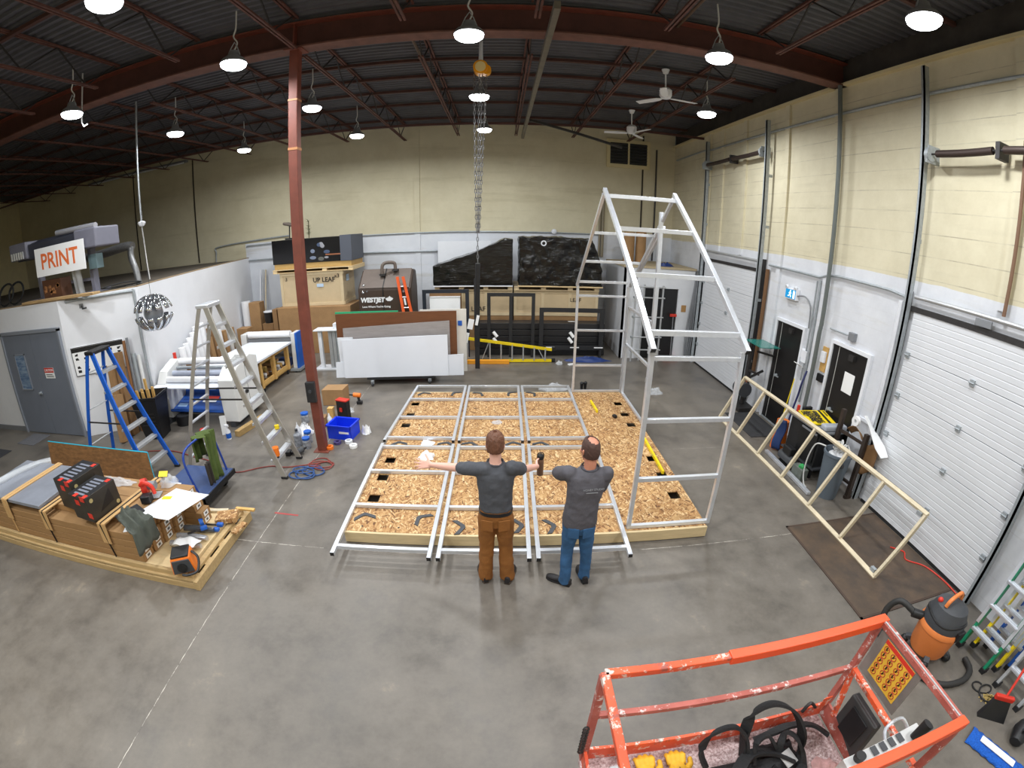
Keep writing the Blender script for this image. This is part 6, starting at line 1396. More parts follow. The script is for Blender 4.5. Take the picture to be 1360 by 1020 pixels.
# ------------------------------------------------------------------ black walk-through doors
DBLK = mat('black_door_paint', (24, 23, 24), .4, 0, var=.2, scale=3)
def mdoor(name, label, y0, y1, H):
    t = thing(name, label, 'door', (XR - .03, (y0 + y1) / 2, 0), kind='structure')
    make('door_frame', B().box(XR - .06, XR + .01, y0 - .06, y0, 0, H + .06).box(XR - .06, XR + .01, y1, y1 + .06, 0, H + .06).box(XR - .06, XR + .01, y0, y1, H, H + .06), WHITE, t)
    make('leaf', B().box(XR - .03, XR - .004, y0, y1, .03, H), DBLK, t); make('side_strip', B().box(XR - .034, XR - .03, y1 - .17, y1 - .155, .05, H - .02), mat('door_edge_grey', (168, 168, 164), .5), t)
    make('closer', B().box(XR - .09, XR - .03, y0 + .3, y0 + .42, H - .16, H - .06), STEEL_D, t); make('threshold', B().box(XR - .05, XR, y0, y1, 0, .03), GALV, t)
    make('lever', B().cyl((XR - .03, y1 - .26, 1.02), (XR - .09, y1 - .26, 1.02), .03).bar((XR - .085, y1 - .26, 1.02), (XR - .085, y1 - .4, 1.02), .022), GALV, t, smooth=True); return t
mdoor('door_3', 'plain black walk-through door under the blue exit sign', 7.2, 8.1, 2.13)
d4 = mdoor('door_4', 'black walk-through door with a white notice on it', 5.38, 6.28, 2.13)
single('door_notice', 'white paper notice taped to the black door', 'notice', B().box(XR - .036, XR - .032, 5.6, 5.86, 1.42, 1.76), PAPER)
t = thing('exit_sign', 'green-blue running man exit sign on the block wall above the plain black door', 'sign', (5.68, 7.74, 2.62))
make('case', B().box(5.66, XR, 7.55, 7.95, 2.62, 2.84), WHITE, t, bev=.01); EXG = mat('exit_panel_blue', (18, 120, 170), .4, emit=.7); make('panel', B().box(5.654, 5.66, 7.58, 7.92, 2.645, 2.815), EXG, t)
EXW = mat('exit_pictogram_white', (230, 250, 255), .4, emit=.9); b = B()
def exq(poly): b.prism([(-y, z) for y, z in poly], (5.654, 7.75, 2.73), (0, 1, 0), (0, 0, 1), (-.003, 0, 0))
b.lathe([(0, 0), (.017, 0), (.017, .003), (0, .003)], (5.654, 7.755, 2.79), 12, axis=(-1, 0, 0))
make('door_symbol', B().box(5.650, 5.654, 7.60, 7.66, 2.655, 2.8), EXW, t)
for p, q in (((7.755, 2.775), (7.765, 2.725)), ((7.76, 2.765), (7.72, 2.745)), ((7.76, 2.765), (7.80, 2.74)), ((7.765, 2.725), (7.73, 2.70)), ((7.73, 2.70), (7.735, 2.665)), ((7.765, 2.725), (7.79, 2.69)), ((7.79, 2.69), (7.83, 2.685))): b.bar((5.652, *p), (5.652, *q), .018, .006, up=(1, 0, 0))
make('running_man', b, EXW, t)
for y in (7.6, 7.9): make('spot_head', B().cyl((5.69, y, 2.87), (5.64, y, 2.85), .035, n=12), WHITE, t, smooth=True)
# pipes and conduits on the block wall
def pipe(name, label, pts, r, m=GALV, cat='pipe', k=0): return single(name, label, cat, B().tube(spline(pts, k) if k else pts, r, 8), m, smooth=True)
pipe('downspout', 'dark downspout running down the wall between the two black doors', [(5.61, 6.62, 6.56), (5.61, 6.6, 2.4), (5.61, 6.62, 2.2), (5.61, 6.6, .02)], .04, mat('green_grey_pipe', (104, 110, 108), .4, .2))
pipe('conduit_pipe', 'silver conduit beside the dark downspout, closer to the plain door', [(5.69, 6.9, 3.12), (5.69, 6.9, .8)], .022, GALV, 'conduit'); pipe('conduit_pipe', 'second silver conduit next to the downspout', [(5.69, 7.0, 3.1), (5.69, 7.0, 1.2)], .016, GALV, 'conduit')
pipe('conduit_pipe', 'long grey conduit running high along the whole block wall', [(5.705, 14.6, 6.1), (5.705, 12.5, 6.12), (5.705, 11.9, 6.08), (5.705, -2, 6.08)], .027, GALV, 'conduit')
pipe('conduit_pipe', 'conduit run above the black doors at the paint line', [(5.69, 8.7, 3.2), (5.69, 6.95, 3.17), (5.69, 6.7, 3.24), (5.69, 6.4, 3.26), (5.69, 5.2, 3.24), (5.69, 4.85, 3.2)], .022, GALV, 'conduit'); pipe('conduit_pipe', 'conduit run over the near overhead door', [(5.66, 4.66, 3.24), (5.66, 2.4, 3.24)], .03, ALU_D, 'conduit'); pipe('conduit_pipe', 'conduit run over the far overhead door', [(5.66, 12.0, 3.28), (5.66, 8.95, 3.24)], .03, ALU_D, 'conduit')
pipe('white_pipe', 'white plastic pipe beside the tall near door track', [(5.66, 4.9, 3.14), (5.66, 4.9, .5)], .05, WHITE); pipe('rusty_pipe', 'thin rusty angle on the wall above the near overhead door', [(5.66, 3.22, 5.3), (5.66, 3.22, 3.3)], .025, mat('brown_rust', (122, 92, 72), .7)); pipe('brown_post', 'brown wooden strip beside the far door track', [(5.68, 8.72, 3.1), (5.68, 8.72, .8)], .045, mat('brown_wood_strip', (110, 78, 50), .7), 'strip')
pipe('exit_cable', 'bent conduit from the exit sign to the wall conduits', [(5.69, 7.55, 2.72), (5.69, 7.3, 2.75), (5.69, 7.1, 2.6), (5.69, 7.05, 2.2)], .014, GREY, 'cable', 5)
pipe('conduit_pipe', 'short conduit to the grey box over the notice door', [(5.7, 6.45, 2.35), (5.7, 5.92, 2.35)], .014, GALV, 'conduit'); single('junction_box', 'grey junction box on the wall over the notice door', 'junction box', B().box(5.66, XR, 5.78, 5.92, 2.28, 2.42), GREY, bev=.006)
single('junction_box', 'grey junction box on the conduit over the near overhead door', 'junction box', B().box(5.64, XR - .07, 3.35, 3.6, 3.11, 3.2), GREY, bev=.006); single('junction_box', 'white thermostat box between the black doors', 'junction box', B().box(5.68, XR, 7.02, 7.14, 1.62, 1.8), WHITE, bev=.008)
single('backer_board', 'small plywood backer with white devices beside the notice door', 'board', B().box(5.715, XR, 6.4, 6.56, 1.55, 2.0), PINE_Y); single('dispenser', 'white device mounted on the plywood backer', 'device', B().box(5.66, 5.715, 6.42, 6.54, 1.72, 1.92), WHITE, bev=.01); single('switch_plate', 'black switch plate below the plywood backer', 'switch', B().box(5.69, XR, 6.4, 6.56, 1.36, 1.5), BLACK, bev=.006)
t = thing('wall_phone', 'white wall clipboard with a cord between the black doors', 'clipboard', (5.7, 6.98, 1.5)); make('board', B().box(5.66, 5.7, 6.94, 7.1, 1.55, 1.78), WHITE, t, bev=.006); make('flap', B().obox((5.6, 7.04, 1.5), (.12, .18, .01), (0, 30, 0)), PAPER, t)
pipe('power_cable', 'dark blue cable drooping from the wall between the black doors', [(5.64, 6.8, 1.45), (5.56, 6.78, 1.2), (5.58, 6.84, .95), (5.52, 6.86, .5), (5.5, 6.84, .03)], .02, mat('navy_cable', (40, 44, 92), .5), 'cable', 6); pipe('yellow_cable', 'thin yellow cord hanging beside the plain black door', [(5.6, 7.08, 1.2), (5.55, 7.1, .6), (5.45, 7.05, .05)], .01, YELLOW, 'cord', 5)
b = B()
for z in (.7, 1.15): b.box(XR - .03, XR, 4.98, 5.3, z, z + .05)
single('wall_rail', 'pale rails on the wall between notice door and near track', 'rail', B().box(XR - .03, XR, 4.98, 5.3, 1.15, 1.2), WHITE)
# machine with teal glass by the far track
t = thing('old_drill_press', 'old rusty floor machine with a post by the far door track', 'machine', (5.4, 8.6, 0))
make('post', B().cyl((5.42, 8.55, 0), (5.42, 8.55, 1.6), .05, n=12), STEEL_D, t, smooth=True); make('motor', B().cyl((5.3, 8.3, .5), (5.3, 8.62, .5), .16, n=18), GREY_D, t, smooth=True); make('base', B().box(5.2, 5.6, 8.26, 8.76, 0, .1), STEEL_D, t, bev=.01); make('bracket', B().bar((5.42, 8.55, 1.576), (5.5, 7.9, 1.576), .04), STEEL_D, t); make('bracket', B().bar((5.42, 8.55, .9), (5.5, 8.2, .9), .04), STEEL_D, t); make('rusty_arm', B().bar((5.42, 8.55, .75), (5.3, 8.35, .4), .07), mat('rust', (120, 74, 44), .8, 0, var=.3, scale=12), t)
single('glass_sheet', 'teal edged glass sheet lying on the bracket by the plain door', 'glass', B().box(5.15, 5.62, 7.75, 8.45, 1.602, 1.615), mat('teal_glass_edge', (44, 122, 112), .2)); single('black_bar', 'black bar lying under the teal glass sheet', 'bar', B().bar((5.5, 8.4, 1.36), (5.6, 7.9, 1.4), .04), BLACK); single('scoop', 'black steel scoop leaning by the plain door frame', 'shovel', B().bar((5.3, 8.35, .75), (5.45, 8.0, 1.05), .05), BLACK)
for y0, y1, l in ((7.05, 8.25, 'black rubber mat in front of the plain black door'),): single('floor_mat', l, 'mat', B().box(4.85, 5.6, y0, y1, .001, .015), mat('black_mat', (52, 52, 54), .85, 0, var=.2, scale=40), bev=.003)
# cart with yellow sign, posts, bins
t = thing('tool_cart', 'black utility cart with tool drawers below the yellow sign', 'cart', (5.41, 5.86, 0), .05)
make('cabinet', B().box(-.3, .25, -.4, .42, .2, .82), BLACK_M, t, local=True, bev=.01); make('top_shelf', B().box(-.33, .27, -.46, .52, .82, .86), GREY, t, local=True, bev=.006); make('front_panel', B().box(-.33, -.3, -.36, .1, .28, .8), BLACK, t, local=True); make('grey_bar', B().bar((-.335, -.34, .78), (-.335, .06, .78), .02, .03), GREY, t, local=True)
for y in (-.36, .38):
    for x in (-.28, .22): make('leg', B().box(x - .025, x + .025, y - .025, y + .025, 0, .2), BLACK, t, local=True)
make('lower_shelf', B().box(-.33, .27, -.46, .5, .18, .21), GREY_D, t, local=True)
t = thing('warning_sign', 'yellow sign board with black lettering lying tilted on the black cart', 'sign', (5.35, 5.95, .9))
sg = [V((5.18, 6.24, .91)), V((5.07, 5.72, .89)), V((5.58, 5.62, .91)), V((5.69, 6.14, .94))]; n_ = (sg[1] - sg[0]).cross(sg[2] - sg[0]).normalized()
b = B(); b.add(sg + [p - n_ * .02 for p in sg], [(0, 1, 2, 3), (7, 6, 5, 4), (0, 4, 5, 1), (1, 5, 6, 2), (2, 6, 7, 3), (3, 7, 4, 0)]); make('board', b, YELLOW, t)
nn = n_ if n_.z > 0 else -n_
def onsign(a, c): return sg[0] + (sg[1] - sg[0]) * a + (sg[3] - sg[0]) * c + nn * .004
random.seed(3)
for c0, c1, a1 in ((.06, .15, .75), (.19, .28, .93), (.31, .41, .9), (.73, .81, 1.0), (.55, .58, .35), (.61, .64, .5), (.9, .94, .45)):
    p = [onsign(.07 if c0 != .73 else .0, c0), onsign(a1, c0), onsign(a1, c1), onsign(.07 if c0 != .73 else .0, c1)]; bb = B(); bb.add(p + [q - nn * .003 for q in p], [(0, 1, 2, 3), (7, 6, 5, 4), (0, 4, 5, 1), (1, 5, 6, 2), (2, 6, 7, 3), (3, 7, 4, 0)])
    if c0 in (.73, .55, .61, .9): make('black_band', bb, BLACK, t)
uu = (sg[1] - sg[0]).normalized(); vv = (nn.cross(uu)).normalized()
for c, s, wd in ((.45, 'WARNING', .12), (.30, 'AUTHORIZED', .1), (.17, 'PERSONNEL', .1), (.05, 'ONLY', .1)):
    text('lettering', s, BLACK, t, onsign(.06, c - .0) , uu, -vv if vv.dot(sg[3] - sg[0]) < 0 else vv, wd, .002, bold=.004, squeeze=.78)
single('orange_stopper', 'small orange stopper standing behind the yellow sign', 'knob', B().cyl((5.22, 6.3, .86), (5.22, 6.3, .98), .03), RED, smooth=True); single('black_clamp', 'black clamp lying behind the yellow sign', 'clamp', B().obox((5.45, 6.32, .9), (.2, .07, .08), (0, 0, 5)), BLACK, bev=.015); single('grey_case', 'long grey plastic case on the cart beside the yellow sign', 'case', B().obox((5.42, 5.5, .912), (.46, .16, .1), (0, 0, -6)), mat('light_grey_case', (168, 172, 180), .4), bev=.03)
t = thing('trash_bin', 'grey rubber trash bin overflowing with white cables', 'trash bin', (5.13, 4.95, 0)); make('tub', B().lathe([(0, 0), (.17, 0), (.225, .72), (.24, .73), (.24, .77), (.215, .77), (.2, .7), (0, .68)], (5.13, 4.95, 0), 24), mat('slate_rubber', (92, 102, 112), .6), t, smooth=True); make('grip', B().box(5.02, 5.1, 4.71, 4.745, .6, .66), GREY_D, t, bev=.01)
random.seed(13); pts = [(5.13 + random.uniform(-.14, .14), 4.95 + random.uniform(-.14, .14), .76 + random.uniform(0, .16)) for _ in range(26)]; single('white_cables', 'tangle of white cables filling the grey trash bin', 'cable', B().tube(spline(pts, 4), .012, 6), CORD, smooth=True); crumple((5.13, 4.95, .71), .13, .14, 'white plastic waste in the grey trash bin', m=bpy.data.materials['white_film'], seed=61)
pipe('white_cable', 'white cable trailing from the trash bin to the floor', [(4.97, 5.1, .8), (4.9, 5.26, .76), (4.88, 5.34, .5), (4.9, 5.36, .2), (4.92, 5.3, .014), (4.9, 5.2, .012)], .012, CORD, 'cable', 6)
t = thing('steel_rack', 'dark steel rack of square posts and rails beside the near overhead door', 'rack', (5.45, 5.0, 0))
PST = mat('dark_bronze_steel', (66, 56, 50), .5, .4, var=.15)
for x, y, h in ((5.4, 5.35, 1.3), (5.46, 4.78, 1.12)): make('post', B().box(x - .035, x + .035, y - .035, y + .035, 0, h), PST, t, bev=.004)
for z in (.25, .95): make('rail', B().bar((5.4, 5.35, z), (5.46, 4.78, z), .04), PST, t)
make('foot', B().bar((5.4, 4.78, .025), (5.54, 4.78, .025), .05), PST, t)
b = B().loft([[V((x, y, z)) for x, y, z in r] for r in [[(5.52 - w, 4.95 - .18 * k, 1.36 - .12 * k), (5.52 + w, 4.95 - .18 * k + .04, 1.34 - .12 * k), (5.52 + w, 4.96 - .18 * k + .04, 1.33 - .12 * k), (5.52 - w, 4.96 - .18 * k, 1.35 - .12 * k)] for k, w in ((0, .05), (1, .06), (1.8, .1), (2.6, .13), (3.4, .1))]])
single('white_trim_strip', 'curving white plastic strip draped over the steel rack', 'strip', b, PAPER, smooth=True); single('cardboard_flap', 'bent brown cardboard hanging on the steel rack', 'cardboard', B().grid(lambda u, v: V((5.56 + .06 * sin(u * 4), 4.55 + .22 * u, 1.0 - .5 * v + .05 * sin(u * 5))), 10, 6), CARD_D, solid=.006, smooth=True)
single('cardboard_flap', 'curled brown cardboard lying behind the steel rack posts', 'cardboard', B().grid(lambda u, v: V((5.46 + .13 * v, 4.88 + .36 * u, 1.0 + .12 * sin(u * 3) - .1 * v)), 10, 6), CARD_D, solid=.006, smooth=True); single('tape_roll', 'white tape roll hung beside the white plastic strip', 'tape roll', B().lathe([(.03, 0), (.08, 0), (.08, .05), (.03, .05), (.03, 0)], (5.5, 5.1, 1.2), 18, axis=(-1, 0, 0)), PAPER, smooth=True)
t = thing('orange_container', 'orange container standing behind the wooden wall frame', 'container', (5.2, 6.6, 0)); make('body', B().lathe([(0, 0), (.15, 0), (.12, .55), (.1, .56), (0, .56)], (5.2, 6.62, 0), 20), ORANGE, t, smooth=True)
b = B().grid(lambda u, v: V((5.02 + .12 * u + .03 * sin(v * 6), 6.55 - .12 * u, .62 - .58 * v)), 8, 10); single('blue_cloth', 'navy blue cloth hanging beside the orange container', 'cloth', b, BLUE_D, solid=.03, smooth=True); coil((5.47, 6.6, 0), .07, 3, YELLOW, 'yellow_rope', 'tangle of yellow cord on the floor under the cart', 15)
t = thing('air_compressor', 'small black compressor on the floor behind the wooden wall frame', 'compressor', (4.9, 5.85, 0)); make('tank', B().cyl((4.96, 5.75, .14), (4.96, 6.15, .14), .085, n=18), GREY_D, t, smooth=True); make('pump', B().obox((4.96, 5.95, .29), (.13, .24, .14)), BLACK, t, bev=.02); make('foot', B().box(4.9, 5.02, 5.78, 6.1, 0, .06), BLACK, t)
t = thing('parts_crate', 'grey crate of green and white parts on the floor inside the wooden frame', 'crate', (4.82, 5.3, 0)); make('tub', B().obox((4.96, 5.53, .1), (.15, .28, .2), (0, 0, 0)), mat('olive_crate', (104, 110, 104), .6), t, bev=.01); make('green_part', B().obox((4.96, 5.5, .22), (.1, .1, .05), (0, 0, 20)), mat('bright_green', (60, 160, 90), .5), t, bev=.01)
single('aluminium_channel', 'long aluminium channel lying on the floor inside the wooden frame', 'channel', B().bar((4.84, 6.45, .03), (4.8, 4.98, .03), .07, .05), ALU, bev=.004)
# leaning pine wall frame
t = thing('pine_stud_frame', 'long pine stud frame leaning on its edge in front of the black doors', 'wood frame', (4.6, 5.5, 0))
A0, A1 = V((4.58, 3.03, .02)), V((4.58, 8.0, .02)); C0, C1 = V((5.0, 2.98, .93)), V((5.0, 7.95, .93)); up_ = (C0 - A0).normalized()
for p, q, nm in ((A0, A1, 'bottom_plate'), (C0, C1, 'top_plate')): make(nm, B().bar(p, q, .04, .065, up=(1, 0, .3)), PINE, t, bev=.003)
for k in range(7):
    f = k / 6 if 0 < k < 6 else (.004 if k == 0 else .996); p = A0 + (A1 - A0) * f + up_ * .02; q = C0 + (C1 - C0) * f - up_ * .02; make('stud', B().bar(p, q, .04, .065, up=(1, 0, .3)), PINE, t, bev=.003)
for p in (A0 + V((.03, .1, .05)), C0 + V((-.03, .1, -.03))): make('corner_bracket', B().obox(p, (.05, .08, .05)), GALV, t)
# steel plate let into the floor
t = thing('steel_floor_plate', 'rusty steel plate let into the floor before the near overhead door', 'floor plate', (4.83, 3.4, 0)); make('plate', B().box(3.96, 5.66, 2.52, 4.27, .001, .008), mat('rusty_plate', (78, 70, 64), .5, .3, var=.2, scale=2.5, col2=(98, 80, 64)), t); make('angle_edge', B().box(3.93, 3.96, 2.49, 4.3, .0005, .01).box(3.93, 5.68, 2.49, 2.52, .0005, .01).box(3.93, 5.68, 4.27, 4.3, .0005, .01), mat('dark_rust_edge', (70, 54, 44), .7), t)
pipe('red_cable', 'thin red cord lying along the foot of the near overhead door', [(5.3, 3.5, .015), (5.45, 3.35, .015), (5.35, 3.2, .015), (5.55, 3.0, .015), (5.62, 2.7, .015), (5.6, 2.4, .02)], .01, RED, 'cord', 5)
# shop vacuum
vx, vy = 4.4, 1.85
t = thing('shop_vacuum', 'orange shop vacuum with a black lid and hose standing on the floor', 'vacuum', (vx, vy, 0)); VO = mat('vacuum_orange', (222, 128, 66), .45, 0, var=.05)
make('tank', B().lathe([(0, .08), (.2, .08), (.215, .12), (.235, .38), (.255, .4), (.255, .43), (.24, .46), (0, .47)], (vx, vy, 0), 30), VO, t, smooth=True); make('power_head', B().lathe([(0, .46), (.235, .46), (.235, .54), (.21, .6), (.18, .68), (.1, .72), (0, .73)], (vx, vy, 0), 28), GREY_D, t, smooth=True)
make('head_rib', B().tube([(vx + .225 * cos(a), vy + .225 * sin(a), .56 + .02 * sin(3 * a)) for a in [2 * pi * k / 36 for k in range(36)]], .014, 8, closed=True), BLACK, t, smooth=True); make('carry_handle', B().tube(spline([(vx - .14, vy, .7), (vx - .1, vy, .78), (vx + .08, vy + .02, .8), (vx + .14, vy + .02, .7)], 5), .022, 8), VO, t, smooth=True); make('switch', B().ball((vx - .12, vy + .1, .7), .03), RED, t, smooth=True); make('inlet', B().cyl((vx - .15, vy + .14, .44), (vx - .26, vy + .24, .44), .05, n=14), BLACK, t, smooth=True); make('latch', B().obox((vx + .02, vy - .24, .46), (.12, .05, .12)), BLACK, t, bev=.012)
for a in (.5, 2.2, 3.9, 5.4):
    c_ = V((vx + .26 * cos(a), vy + .26 * sin(a), .05)); w_ = make('caster', B().ball(c_, .05), BLACK, t, smooth=True); make('caster_arm', B().bar(c_ + V((0, 0, .03)), (vx + .18 * cos(a), vy + .18 * sin(a), .12), .06, .05), GREY_D, t)
hosep = spline([(vx - .24, vy + .22, .44), (vx - .34, vy + .4, .48), (vx - .42, vy + .45, .3), (vx - .46, vy + .3, .06), (vx - .4, vy - .1, .035), (vx - .2, vy - .42, .035), (vx + .1, vy - .52, .035), (vx + .34, vy - .46, .035), (vx + .42, vy - .3, .035)], 7); make('hose', B().tube(hosep, [.034 + .003 * (k % 2) for k in range(len(hosep))], 10), mat('black_hose', (44, 43, 42), .6), t, smooth=True)
coil((4.66, 1.12, 0), .1, 2, RUBBER, 'black_flex', 'black power cord looped on the floor near the broom', 21, w=.009, extra=None)
# folded ladders against the wall
def folded(label, y0, y1, x0, m, dy, L=2.5):
    t = thing('folded_ladder', label, 'ladder', (x0, (y0 + y1) / 2, 0), 0, 'folded ladders against the wall'); k = .3
    P = lambda y, z, o=0: V((x0 + o + k * z, y, z))
    for y in (y0, y1): make('rail', B().bar(P(y, .0), P(y + (.03 if y == y0 else -.03), L), .035, .08, up=(1, 0, .3)), m, t, bev=.003); make('foot', B().obox(P(y, .03), (.1, .06, .06)), RUBBER, t); make('metal_edge', B().bar(P(y, .35, -.045), P(y, L, -.045), .04, .008, up=(1, 0, .3)), ALU, t)
    for i in range(7):
        z = .28 + i * .3; c_ = P((y0 + y1) / 2, z); w = y1 - y0; b = B().box(c_.x - .08, c_.x + .01, y0, y1, z - .012, z + .012)
        for j in range(3): b.box(c_.x - .078 + j * .03, c_.x - .066 + j * .03, y0, y1, z + .012, z + .018)
        make('tread', b, ALU, t)
    make('top_cap', B().obox(P((y0 + y1) / 2, L), (.16, y1 - y0 + .06, .08), (0, -16, 0)), m, t, bev=.01)
GRN = mat('green_fibreglass', (18, 128, 92), .45)
folded('green folded step ladder, the front one of those leaning on the wall', 1.33, 1.74, 4.94, GRN, 0, 2.1); folded('yellow folded step ladder leaning just behind the green one', 1.28, 1.66, 5.13, YELLOW, 0, 1.85); folded('blue folded step ladder leaning behind the yellow one', 1.22, 1.58, 5.31, BLUEF, 0, 1.45); folded('plain aluminium folded ladder leaning closest to the red broom', .78, 1.12, 4.96, ALU_D, 0, 2.2)
t = thing('push_broom', 'black bristled broom with a red head leaning by the folded ladders', 'broom', (4.55, .95, 0))
q = V((4.62, .85, .16)); b = B().loft([[V(p) for p in r] for r in ([(4.42, .93, 0), (4.66, .72, 0), (4.7, .75, 0), (4.46, .97, 0)], [(4.56, .94, .2), (4.7, .82, .2), (4.72, .84, .2), (4.58, .97, .2)])]); make('bristles', b, BLACK, t); make('head', B().bar((4.56, .96, .22), (4.73, .82, .22), .05, .06), RED, t, bev=.012); make('handle', B().cyl((4.66, .89, .24), (5.33, 1.22, 1.5), .013), RED, t, smooth=True)
t = thing('dust_mop', 'bright blue dust mop with a white frame on the floor', 'mop', (4.28, .5, 0)); m_ = Matrix.Translation((4.28, .52, 0)) @ Matrix.Rotation(.35, 4, 'Z'); bm_ = mat('blue_mop_yarn', (22, 92, 190), .9, 0, var=.2, scale=30, bump=1., bscale=60)
b = B(); b.grid(lambda u, v: V(((u - .5) * .24 * (1 + .05 * sin(v * 40)), (v - .5) * .62, .045 * (1 - (2 * u - 1) ** 2) + .012 + .012 * NZ.noise(V((u * 9, v * 22, 0))))), 14, 34).xf(m_); make('yarn', b, bm_, t, solid=.01, smooth=True); make('frame', B().box(-.04, .04, -.2, .2, .058, .07).xf(m_.copy()), PAPER, t, bev=.006)
t = thing('dust_mop', 'black folded dust mop lying between the broom and the blue mop', 'mop', (4.6, .6, 0)); make('head', B().tube([(4.54, .5, .07), (4.68, .54, .1), (4.84, .58, .07)], [.06, .1, .07], 10), BLACK, t, smooth=True); make('frame', B().obox((4.68, .54, .205), (.2, .05, .02), (0, 0, 15)), GREY_D, t); make('handle', B().cyl((4.7, .55, .19), (5.2, .35, .7), .013), GREY_D, t, smooth=True)
t = thing('mop_pole', 'steel mop pole lying by the blue dust mop', 'pole', (4.6, .45, 0)); make('pole', B().cyl((4.52, .2, .03), (5.2, .05, .03), .014), GALV, t, smooth=True); make('joint', B().cyl((4.5, .206, .03), (4.59, .18, .03), .025), BLACK, t, smooth=True)
random.seed(17); b = B()
for k in range(70): x, y = 4.74 + random.gauss(0, .04), 1.03 + random.gauss(0, .03); b.obox((x, y, .006), (.03 * random.random() + .008, .01, .006), (0, 0, random.uniform(0, 180)))
single('swept_sawdust', 'little heap of yellow sawdust and chips beside the broom', 'sawdust', b, mat('sawdust', (206, 176, 104), .9), kind='stuff')
# ------------------------------------------------------------------ scissor lift platform
LO = mat('worn_orange_paint', (228, 84, 40), .45, 0, var=.05); 
def worn():
    n = NT('chipped_orange_paint', .45); k = n.noise(14., detail=8, rough=.75); c = n.ramp(n.noise(3., detail=4), (.3, (206, 74, 40)), (.7, (230, 96, 52)))
    chip = n.ramp(k, (.545, 0.), (.575, 1.)); c = n.mix(n.math('MULTIPLY', chip, .9), c, (214, 200, 190)); chip2 = n.ramp(n.noise(9., detail=6, rough=.7), (.38, 1.), (.42, 0.)); c = n.mix(n.math('MULTIPLY', chip2, .6), c, (92, 78, 76)); return n.done(c)
def worn_pink():
    n = NT('faded_red_paint', .55); c = n.ramp(n.noise(4., detail=6), (.3, (150, 70, 58)), (.7, (186, 104, 92))); chip = n.ramp(n.noise(18., detail=8, rough=.75), (.57, 0.), (.61, 1.)); return n.done(n.mix(n.math('MULTIPLY', chip, .8), c, (220, 208, 204)))
WO = worn(); WP = worn_pink()
def tread():
    n = NT('speckled_deck', .6); c = n.ramp(n.noise(60., detail=5, rough=.8), (.35, (110, 84, 82)), (.5, (176, 150, 148)), (.66, (214, 200, 198))); n.bump(n.noise(70.), .5, .004); return n.done(c)
L0, L1, N0, N1, ZD, ZR_ = .47, 2.12, .48, 1.215, .88, 1.805
t = thing('scissor_lift', 'worn orange scissor lift platform with chipped guard rails in the foreground', 'lift', ((L0 + L1) / 2, (N0 + N1) / 2, 0))
make('deck', B().box(L0 - .02, L1 - .03, N0, N1, ZD - .06, ZD), tread(), t)
for p, q in (((L0, N1, 0), (L1, N1, 0)), ((L0, N0, 0), (L1 - .35, N0, 0)), ((L0, N0, 0), (L0, N1, 0)), ((L1, N0, 0), (L1, N1, 0))):
    make('toe_board', B().bar(V(p) + V((0, 0, ZD + .06)), V(q) + V((0, 0, ZD + .06)), .02, .14), WO if p != (L1, N0, 0) else WP, t, bev=.003)
T2 = .04
make('top_rail', B().bar((L0, N1, ZR_), (1.12, N1, ZR_), T2), WO, t, bev=.004); make('rail_sleeve', B().bar((1.1, N1, ZR_), (L1 + .03, N1 - .005, ZR_), .056), LO, t, bev=.005)
make('top_rail', B().bar((L0, N1, ZR_), (L0, N0, ZR_), T2), WO, t, bev=.004); make('top_rail', B().bar((L1, N1, ZR_), (L1, N0, ZR_), T2), WP, t, bev=.004); make('rail_edge_strip', B().box(L1 - .012, L1 - .002, N0 + .03, N1 - .03, ZR_ + .02, ZR_ + .024), ALU_D, t); make('top_rail', B().bar((L1 + .02, N0, ZR_), (L0, N0, ZR_), .052), LO, t, bev=.005)
for x, y, m in ((L0, N1, WP), (L1, N1, WP), (L0, N0, WO), (L1, N0, WP)): make('corner_post', B().box(x - .02, x + .02, y - .02, y + .02, ZD, ZR_ - .02), m, t, bev=.003)
make('mid_rail', B().bar((L0, N1, 1.415), (L1, N1, 1.385), .034), WP, t, bev=.003); make('mid_rail', B().bar((L1, N1, 1.385), (L1, N0, 1.36), .036), WO, t, bev=.003); make('mid_rail', B().bar((L0, N0, 1.4), (L1, N0, 1.37), .034), WO, t, bev=.003)
make('diagonal_brace', B().bar((L1 - .0, N1 - .02, 1.36), (L1 - .0, N1 - .1, ZD + .1), .03), WO, t)
for k in range(9): make('end_gate_chain', B().tube([(L0 - .03 + .014 * cos(a), N1 - .02, 1.02 + k * .035 + .024 * sin(a)) for a in [2 * pi * j / 8 for j in range(8)]], .007, 5, closed=True), STEEL_D, t)
make('warning_plate', B().box(L1 - .01, L1 - .004, .8, 1.17, 1.44, 1.785), mat('scuffed_plate', (134, 128, 122), .4, .3, var=.15), t)
dy0, dy1, dz0, dz1 = .845, 1.105, 1.49, 1.765
dec = make('warning_decal', B().box(L1 - .013, L1 - .01, dy0, dy1, dz0, dz1), mat('decal_yellow', (226, 178, 58), .5), t)
make('decal_band', B().box(L1 - .0145, L1 - .013, dy0, dy1, dz1 - .028, dz1), RED, dec)
RING = mat('prohibition_red', (178, 62, 40), .5)
for r in range(5):
    for c in range(4):
        y = dy0 + .034 + c * .064; z = dz1 - .054 - r * .046; o = V((L1 - .0135, y, z))
        make('prohibition_ring', B().tube([o + V((0, .02 * cos(a), .02 * sin(a))) for a in [2 * pi * j / 16 for j in range(16)]], .0028, 5, closed=True).bar(o + V((0, -.014, .014)), o + V((0, .014, -.014)), .003, .003), RING, dec); make('figure_symbol', B().obox(o + V((-.0005, .002, 0)), (.002, .009, .018), (25 * ((r + c) % 3 - 1), 0, 0)).ball(o + V((-.0005, .002, .012)), .002, .004, .004), BLACK, dec)
